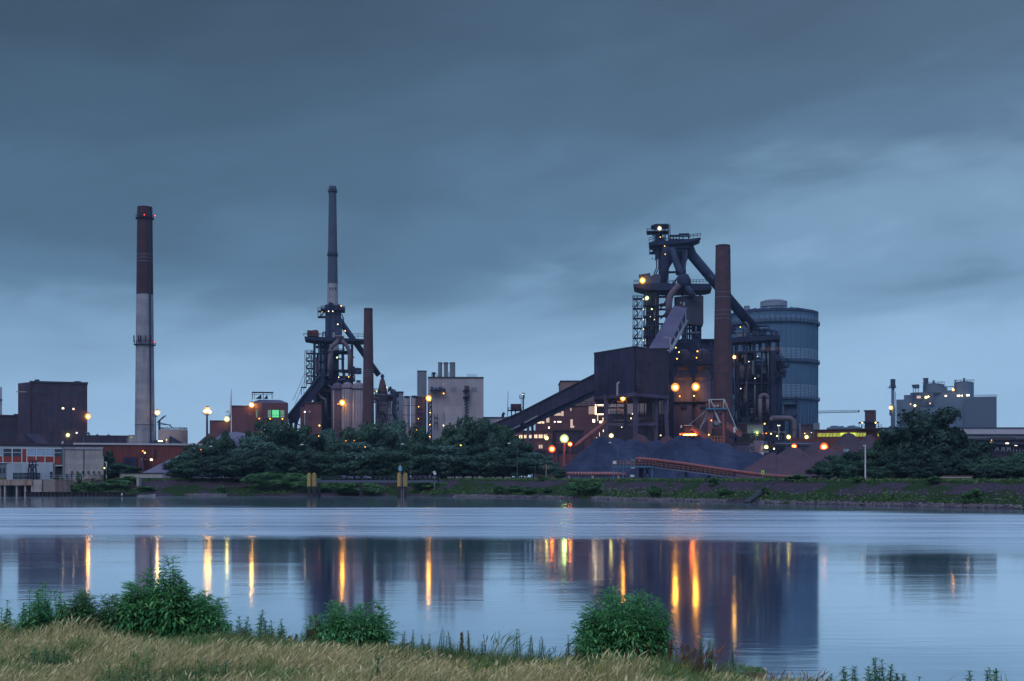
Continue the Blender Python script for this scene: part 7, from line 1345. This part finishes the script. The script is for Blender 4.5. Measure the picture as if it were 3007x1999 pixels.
def shrub(name, label, stems, kind, leaf, mat_, seed, gap=.055, cat='shrub', group=None, flowers=None, dens=2):
    # stems: list of (base xyz, tip xyz, bow)
    rs = np.random.default_rng(seed); C, Dr, Sz = [], [], []; mb = MB(); b0 = np.mean([s[0] for s in stems], axis=0)
    t = T(name, label, cat, 0, 30, group, xy=(float(b0[0]), float(b0[1])), z=float(b0[2])); tips = []
    for base, tip, bow in stems:
        base, tip = np.array(base, float), np.array(tip, float); L_ = np.linalg.norm(tip - base); n = max(4, int(L_ / gap)); mid = (base + tip) / 2 + np.array([bow[0], bow[1], L_ * .06])
        f = lambda u: (1 - u) ** 2 * base + 2 * u * (1 - u) * mid + u * u * tip
        mb.tube([f(u) for u in np.linspace(0, 1, 6)], list(np.linspace(.016, .004, 6)), 5); tips.append(tip); a0 = rs.uniform(0, 6.28)
        for k in range(n):
            u = .12 + .88 * k / (n - 1); p = f(u); a0 += 1.57 + rs.normal(0, .3)
            for j in range(dens):
                a = a0 + j * 2 * np.pi / dens + rs.normal(0, .3); rise = .25 + .9 * max(0, u - .75) * 3 + rs.normal(0, .15); C.append(p); Dr.append((math.cos(a), math.sin(a), rise)); Sz.append(leaf * (1.08 - .55 * u ** 2) * rs.uniform(.5, 1.35))
        for j in range(4): a = rs.uniform(0, 6.28); C.append(tip); Dr.append((math.cos(a) * .5, math.sin(a) * .5, 1)); Sz.append(leaf * .5)
    for s0, s1 in zip(stems, stems[1:]): mb.tube([s0[0], s1[0]], .008, 4)
    V, Q = leaves(np.array(C), np.array(Dr), np.array(Sz), kind, rs); P(t, 'foliage', (V, Q), M[mat_]); P(t, 'stems', mb, M['bark'])
    if flowers:
        k = [i for i in range(len(tips)) if rs.random() < flowers[0]]
        if k: c = np.repeat(np.array([tips[i] for i in k]), 26, 0) + rs.normal(0, 1, (26 * len(k), 3)) * np.array([flowers[1], flowers[1], flowers[1] * .35]); P(t, 'flowers', quads(c, .014, 1.5, .8, rs), M[flowers[2]])
    return t
def stems_in(D, px0, px1, profile, n, seed, base_py=None, depth=1.4, lean=.25):
    rs = random.Random(seed); out = []
    for k in range(n):
        px = rs.uniform(px0, px1); top = float(np.interp(px, [p[0] for p in profile], [p[1] for p in profile])); d = D + rs.uniform(-depth / 2, depth / 2)
        zt = Z(top, d) ; bx = X(px * (1 - lean) + (px0 + px1) / 2 * lean, d); bz = float(zland(np.array([bx]), np.array([d]))[0]) - .05; zt = bz + max(.25, (zt - bz) * rs.uniform(.4, 1.12) ** .8)
        tx = X(px, d); out.append(((bx, d, bz), (tx, d + rs.uniform(-.2, .2), zt), (rs.uniform(-.08, .08), rs.uniform(-.08, .08))))
    return out
def peaks(D, lst):      # named single shoots: (px, top row)
    out = []
    for px, top in lst: d = D + random.uniform(-.4, .4); x = X(px, d); z = float(zland(np.array([x]), np.array([d]))[0]) - .05; out.append(((x + random.uniform(-.1, .1), d, z), (x, d, Z(top, d)), (random.uniform(-.05, .05), 0)))
    return out
def side(D, pc, lst):
    out = []
    for px, top in lst: d = D + random.uniform(-.5, .5); x0 = X(pc + (px - pc) * .35, d); z = float(zland(np.array([x0]), np.array([d]))[0]) - .05; tz = Z(top, d); out.append(((x0, d, z), (X(px, d), d, tz), ((X(px, d) - x0) * .1, 0)))
    return out
gE = 'leafy shrubs along the lip of the near bank'
shrub('shrub', 'leafy shrub cut by the left frame edge', stems_in(34.3, -120, 55, [(-120, 1760), (0, 1830), (25, 1775), (55, 1870)], 22, 1) + peaks(34.3, [(22, 1768), (5, 1790)]), 'simple', .17, 'leaf_near', 31, group=gE)
shrub('shrub', 'wide leafy shrub with upright tips, second from the left frame edge', stems_in(34.2, 45, 235, [(45, 1830), (75, 1775), (125, 1745), (170, 1765), (200, 1795), (235, 1810)], 90, 2) + peaks(34.0, [(124, 1716), (86, 1738), (135, 1722), (160, 1741), (178, 1744), (68, 1775)]), 'simple', .17, 'leaf_near', 32, group=gE)
shrub('shrub', 'lower pale flowered shrub between the two tallest left shrubs', stems_in(34.0, 195, 385, [(195, 1790), (240, 1752), (280, 1772), (320, 1762), (355, 1765), (385, 1790)], 64, 3) + peaks(33.8, [(245, 1747), (258, 1752), (232, 1765)]), 'pinnate', .24, 'leaf_near2', 33, flowers=(.25, .05, 'umbel'), group=gE)
shrub('shrub', 'tallest shrub with tiered drooping leaves in front of the chimney reflection', stems_in(33.8, 365, 585, [(365, 1770), (385, 1735), (430, 1740), (470, 1725), (500, 1712), (530, 1730), (560, 1765), (585, 1790)], 84, 4, lean=.45) + side(33.7, 470, [(372, 1758), (366, 1778), (356, 1800), (575, 1775), (590, 1800), (550, 1745), (410, 1715), (538, 1722)]) + peaks(33.6, [(495, 1648), (500, 1662), (482, 1700), (518, 1690), (432, 1685), (440, 1700), (378, 1726), (395, 1740), (470, 1745), (525, 1720)]), 'pinnate', .30, 'leaf_near', 34, group=gE)
shrub('shrub', 'dark shrub falling away to the right of the tallest shrub', stems_in(33.4, 570, 665, [(570, 1775), (600, 1752), (640, 1775), (665, 1835)], 34, 5, lean=.5) + peaks(33.4, [(603, 1745), (646, 1768), (632, 1785), (590, 1762)]), 'pinnate', .26, 'leaf_near', 35, group=gE)
for k, (a, y, lb) in enumerate(((702, 1815, 'slim willowy shoot, first right of the dark shrub'), (728, 1818, 'slim willowy shoot, second right of the dark shrub'), (771, 1797, 'tallest of the slim willowy shoots in the gap'), (797, 1828, 'short willowy shoot in the gap'), (826, 1824, 'slim willowy shoot nearest the middle bush'), (680, 1838, 'lowest willowy shoot beside the dark shrub'))):
    shrub('sapling', lb, peaks(32.6, [(a, y), (a + random.uniform(-8, 8), y + 14), (a - 7, y + 28), (a + 9, y + 34), (a + 4, y + 22)]), 'simple', .15, 'leaf_near2', 60 + k, gap=.04, cat='sapling', group='willowy shoots between the shrubs')
shrub('bush', 'round elder bush in the middle below the brick stack reflection', stems_in(31.8, 905, 1140, [(905, 1872), (925, 1848), (945, 1808), (985, 1786), (1010, 1812), (1040, 1802), (1070, 1790), (1090, 1830), (1110, 1815), (1140, 1872)], 76, 6, depth=1.6, lean=.55) + side(31.7, 1020, [(900, 1850), (915, 1822), (1132, 1812), (1150, 1838), (1140, 1852), (1120, 1796), (890, 1872), (1158, 1868)]) + peaks(31.6, [(1100, 1776), (1075, 1784), (975, 1776), (1115, 1790), (1135, 1828), (1000, 1786)]), 'pinnate', .24, 'leaf_near', 36, group='round bushes on the near bank')
shrub('bush', 'big round elder bush right of centre hiding the furnace reflection', stems_in(29.4, 1712, 1945, [(1712, 1870), (1722, 1806), (1745, 1818), (1770, 1768), (1800, 1757), (1830, 1788), (1865, 1776), (1905, 1755), (1922, 1798), (1936, 1775), (1945, 1860)], 105, 7, depth=1.8, lean=.6) + side(29.3, 1828, [(1700, 1838), (1706, 1862), (1704, 1888), (1716, 1800), (1728, 1782), (1952, 1812), (1962, 1842), (1958, 1868), (1948, 1790), (1696, 1905), (1750, 1764), (1840, 1758)]) + peaks(29.2, [(1808, 1752), (1905, 1756), (1890, 1762), (1790, 1760), (1935, 1785), (1720, 1815), (1950, 1830)]), 'pinnate', .24, 'leaf_near', 37, gap=.045, group='round bushes on the near bank')
shrub('bush', 'drooping skirt of leaves at the left foot of the big elder bush', stems_in(29.0, 1705, 1790, [(1705, 1890), (1740, 1850), (1790, 1880)], 36, 8, lean=.5), 'pinnate', .2, 'leaf_near', 38, group='round bushes on the near bank')
def dock(label, px, top, D, seed, n=3):
    rs = np.random.default_rng(seed); t = T('dock_plant', label, 'weed', px, D, 'rust red dock plants on the near bank', xy=(X(px, D), D), z=float(zland(np.array([X(px, D)]), np.array([D]))[0])); mb = MB(); C = []; LC = []; LD = []
    for k in range(n):
        a = px + rs.uniform(-14, 14); d = D + rs.uniform(-.3, .3); x = X(a, d); z = float(zland(np.array([x]), np.array([d]))[0]); zt = Z(top + rs.uniform(0, 22), d); P(t, 'stalk', MB().tube([(x, d, z - .05), (x + rs.uniform(-.05, .08), d, zt)], [.008, .003], 5), M['dock'])
        m_ = 90; u = rs.uniform(.62, 1, m_); C.append(np.stack([x + rs.normal(0, .035, m_) * (1.3 - u), d + rs.normal(0, .035, m_), z + (zt - z) * u], -1))
        for j in range(9): LC.append((x, d, z + (zt - z) * rs.uniform(.05, .6))); q = rs.uniform(0, 6.28); LD.append((math.cos(q), math.sin(q), .6))
    for c_ in C: P(t, 'seed_head', quads(c_, .022, 0, .8, rs), M['dock'])
    V, Q = leaves(np.array(LC), np.array(LD), np.full(len(LC), .16), 'simple', rs); P(t, 'foliage', (V, Q), M['leaf_near2'])
for q in (('dock plants with rust red seed heads left of the middle bush', 925, 1800, 31.5), ('dock plant lower left of the middle bush', 912, 1840, 31.3), ('small lone dock head by the willowy shoots', 858, 1858, 31.8), ('dock stalk among the fringe weeds right of the middle bush', 1345, 1848, 31.0), ('dock plant before the left foot of the big elder bush', 1868, 1880, 28.4), ('dock plant before the middle of the big elder bush', 1895, 1876, 28.5), ('dock plant before the right foot of the big elder bush', 1920, 1868, 28.6), ('reddish dock plant right of the big elder bush', 1970, 1868, 28.8), ('low dock by the grass clump at the right', 2010, 1880, 28.5)):
    dock(*q, seed=int(q[1]), n=3)
def weed(label, px, top, D, seed, leaf=.09, n=3, spread=8, m_='leaf_near2'):
    rs = random.Random(seed); st = peaks(D, [(px + rs.uniform(-spread, spread), top + rs.uniform(0, 25)) for _ in range(n)] + [(px, top)]); return shrub('weed', label, st, 'simple', leaf, m_, seed, gap=.035, cat='weed', group='tall weeds along the lip of the near bank')
WD = [(1188, 1855, 'thistle like weed first right of the middle bush'), (1213, 1852, 'tall weed second right of the middle bush'), (1238, 1868, 'short weed cluster below the pale block reflection'), (1262, 1866, 'weed with drooping tips beside the short cluster'), (1300, 1842, 'dark upright spire weed, tallest of the fringe'), (1316, 1856, 'thin spire weed beside the tallest one'), (1358, 1858, 'bushy weed right of the dock stalk'), (1374, 1852, 'upright weed at the end of the first row'), (1420, 1866, 'slender weed left of the tall feather grass'), (1523, 1850, 'single dark spire weed over bright water'), (1560, 1868, 'open branching weed by the water'), (1590, 1872, 'branching weed left of the big elder bush'), (1700, 1886, 'low weed at the left foot of the big elder bush'),
 (1668, 1868, 'thin nodding weed left of the big elder bush'), (2062, 1876, 'tall dark weed over the bright strip of water'), (2085, 1872, 'second tall dark weed over the bright strip of water'), (2098, 1880, 'third weed by the bright strip of water'), (2150, 1900, 'leaning reddish weed near the concrete block')]
for k, (a, y, lb) in enumerate(WD): D_ = float(edge(X(a, 30))) * .99; D_ = float(edge(X(a, D_))) - .1; weed(lb, a, y, D_, 300 + k, leaf=.075 if k != 4 else .05, n=2, spread=6)
RW = [(2478, 1964, 'leafy stem, leftmost of the bottom right row'), (2440, 1985, 'short leafy stem at the left of the bottom right row'), (2506, 1962, 'leafy stem second in the bottom right row'), (2550, 1962, 'leafy stem beside the tallest of the row'), (2572, 1938, 'tallest leafy stem of the bottom right row'), (2589, 1944, 'leafy stem right of the tallest one'), (2618, 1957, 'leafy stem with a forked top'), (2632, 1982, 'low leafy stem ending the bottom right row'), (2650, 1984, 'low seed head weed beside the row end'), (2846, 1975, 'leafy weed left of the far right pair'), (2905, 1966, 'leafy weed, left of the far right pair of spires'), (2926, 1970, 'leafy weed, right of the far right pair of spires'), (2700, 1992, 'tiny weed tip between the two right groups')]
for k, (a, y, lb) in enumerate(RW): D_ = 24.2; D_ = float(edge(X(a, D_))) - .15; D_ = float(edge(X(a, D_))) - .15; weed(lb, a, y, D_, 400 + k, leaf=.12, n=2, spread=7)
# feather grasses that stand above the fringe
def tall_grass(label, px0, px1, top, n, seed, cat='grass clump'):
    rs = np.random.default_rng(seed); px = rs.uniform(px0, px1, n); D_ = np.array([float(edge(X(a, 28.5))) - .1 for a in px]); x = (px - CX) / F * D_; z = zland(x, D_) - .03; tp = top + rs.uniform(0, 40, n); h = np.maximum(.2, CZ + (HY - tp) / F * D_ - z)
    S('grass_clump', blades(x, D_, z, h, .012, (.25, 0), rs, head=(.8, .014)), M['dock'] if seed % 2 else M['strawgreen'], label, cat, 'tall grass clumps on the lip of the near bank')
for k, q in enumerate(((1418, 1505, 1842, 60, 'feathery grass clump over bright water in the middle'), (1140, 1180, 1875, 30, 'grass clump right of the middle bush'), (1575, 1700, 1885, 80, 'wispy reddish grass left of the big elder bush'), (1960, 2090, 1880, 120, 'tall grass clump right of the big elder bush'), (2090, 2180, 1930, 90, 'dark green grass hump near the concrete block'), (2180, 2400, 1955, 90, 'thin grass fringe right of the concrete block'), (2930, 2990, 1968, 30, 'arching grass clump in the bottom right corner'), (640, 700, 1862, 50, 'grass clump below the willowy shoots'), (2400, 2700, 1985, 80, 'thin grass under the leafy stems'))): tall_grass(q[4], q[0], q[1], q[2], q[3], 500 + k)
n = 130; gx = rng.uniform(-8, 8, n); gy = edge(gx) - rng.uniform(.4, 3.2, n); k = vnoise(gx, gy, 1.5) > .52; gx, gy = gx[k], gy[k]; C = np.repeat(np.stack([gx, gy, zland(gx, gy) + .42], -1), 9, 0) + rng.normal(0, 1, (9 * len(gx), 3)) * np.array([.05, .05, .03])
S('wild_flowers', quads(C, .018, 1.2, .9), M['flower'], 'tiny yellow wild flowers dotted in the meadow edge', 'flowers', kind='stuff')
def green_patch(label, px, py, seed, w=.7, n=26):
    rs = random.Random(seed); D_ = 4.5 * 3600 / (py - 1400); st = []
    for _ in range(n): x = X(px, D_) + rs.gauss(0, w * .4); y = D_ + rs.gauss(0, .4); z = float(zland(np.array([x]), np.array([y]))[0]); st.append(((x, y, z), (x + rs.uniform(-.1, .1), y, z + rs.uniform(.35, .6)), (0, 0)))
    shrub('nettle_patch', label, st, 'simple', .11, 'leaf_near2', seed, gap=.05, cat='nettles', group='green nettle patches in the dry meadow')
for q in (('green nettle patch in the meadow at the far left', 122, 1985, 601, .9, 30), ('low green nettles at the bottom, left of centre', 400, 2040, 602, .8, 24), ('green nettles in the meadow bottom below the tall shrub', 620, 2020, 603, .8, 22), ('few green nettles at the bottom middle', 1130, 2020, 604, .7, 16), ('small nettle tuft at the bottom, third from left', 560, 2040, 605, .4, 12)): green_patch(*q)
t = T('concrete_block', 'mossy square concrete block at the water edge, bottom right', 'concrete block', 2218, 27.6, z=.3)
P(t, 'block', MB().plan([(X(2185, 27.4), 27.4), (X(2250, 27.2), 27.2), (X(2252, 28.1), 28.1), (X(2188, 28.2), 28.2)], .3, Z(1972, 27.5)), M['quay'])
V, Q = quads(np.stack([rng.uniform(X(2186, 27.5), X(2250, 27.5), 500), rng.uniform(27.25, 28.1, 500), np.full(500, Z(1971, 27.5))], -1), .03, 1.0); P(t, 'moss', (V, Q), M['leaf_near2'])
hz = bpy.data.materials.new('haze'); hz.use_nodes = True; nt = hz.node_tree; nt.nodes.clear(); pv = N('ShaderNodeVolumePrincipled'); pv.inputs['Color'].default_value = (.55, .74, 1.0, 1); pv.inputs['Density'].default_value = .00007; pv.inputs['Anisotropy'].default_value = .3
o = N('ShaderNodeOutputMaterial'); nt.links.new(pv.outputs[0], o.inputs['Volume'])
S('haze', MB().box(-2200, 2200, -260, 2700, -2.5, 175), hz, 'thin blue evening haze over river and works', 'haze', kind='stuff')
# buildings and furnaces stand turned a little, each about its own base, so that their fronts face the river bend
for o_ in [q for q in bpy.data.objects if q.type == 'EMPTY' and q.parent is None]:
    nm = o_.name.split('.')[0]
    if nm in ('mill_building', 'mill_annexe', 'yard_shed', 'low_hall', 'corrugated_hall', 'office_building', 'concrete_block_house', 'shed', 'control_house', 'stepped_hall', 'furnace_annexe', 'dust_building', 'pump_house', 'valve_house', 'loading_hall', 'far_steelworks', 'gas_cleaning_plant', 'blast_furnace', 'block_building', 'service_tower', 'works_hall', 'office_wing', 'stoker_platform', 'washer_house', 'ore_chute', 'plant_cabin', 'stacker_crane', 'low_store', 'stair_tower', 'skip_incline'):
        th_ = math.atan2(o_.location.x, o_.location.y); o_.rotation_euler = (0, 0, -th_); o_.scale = (math.cos(th_), 1, 1)
for b_ in [o for o in bpy.data.objects if o.type == 'EMPTY' and not o.children]: bpy.data.objects.remove(b_)
print('objects', len(bpy.data.objects), 'things', len([o for o in bpy.data.objects if not o.parent]))
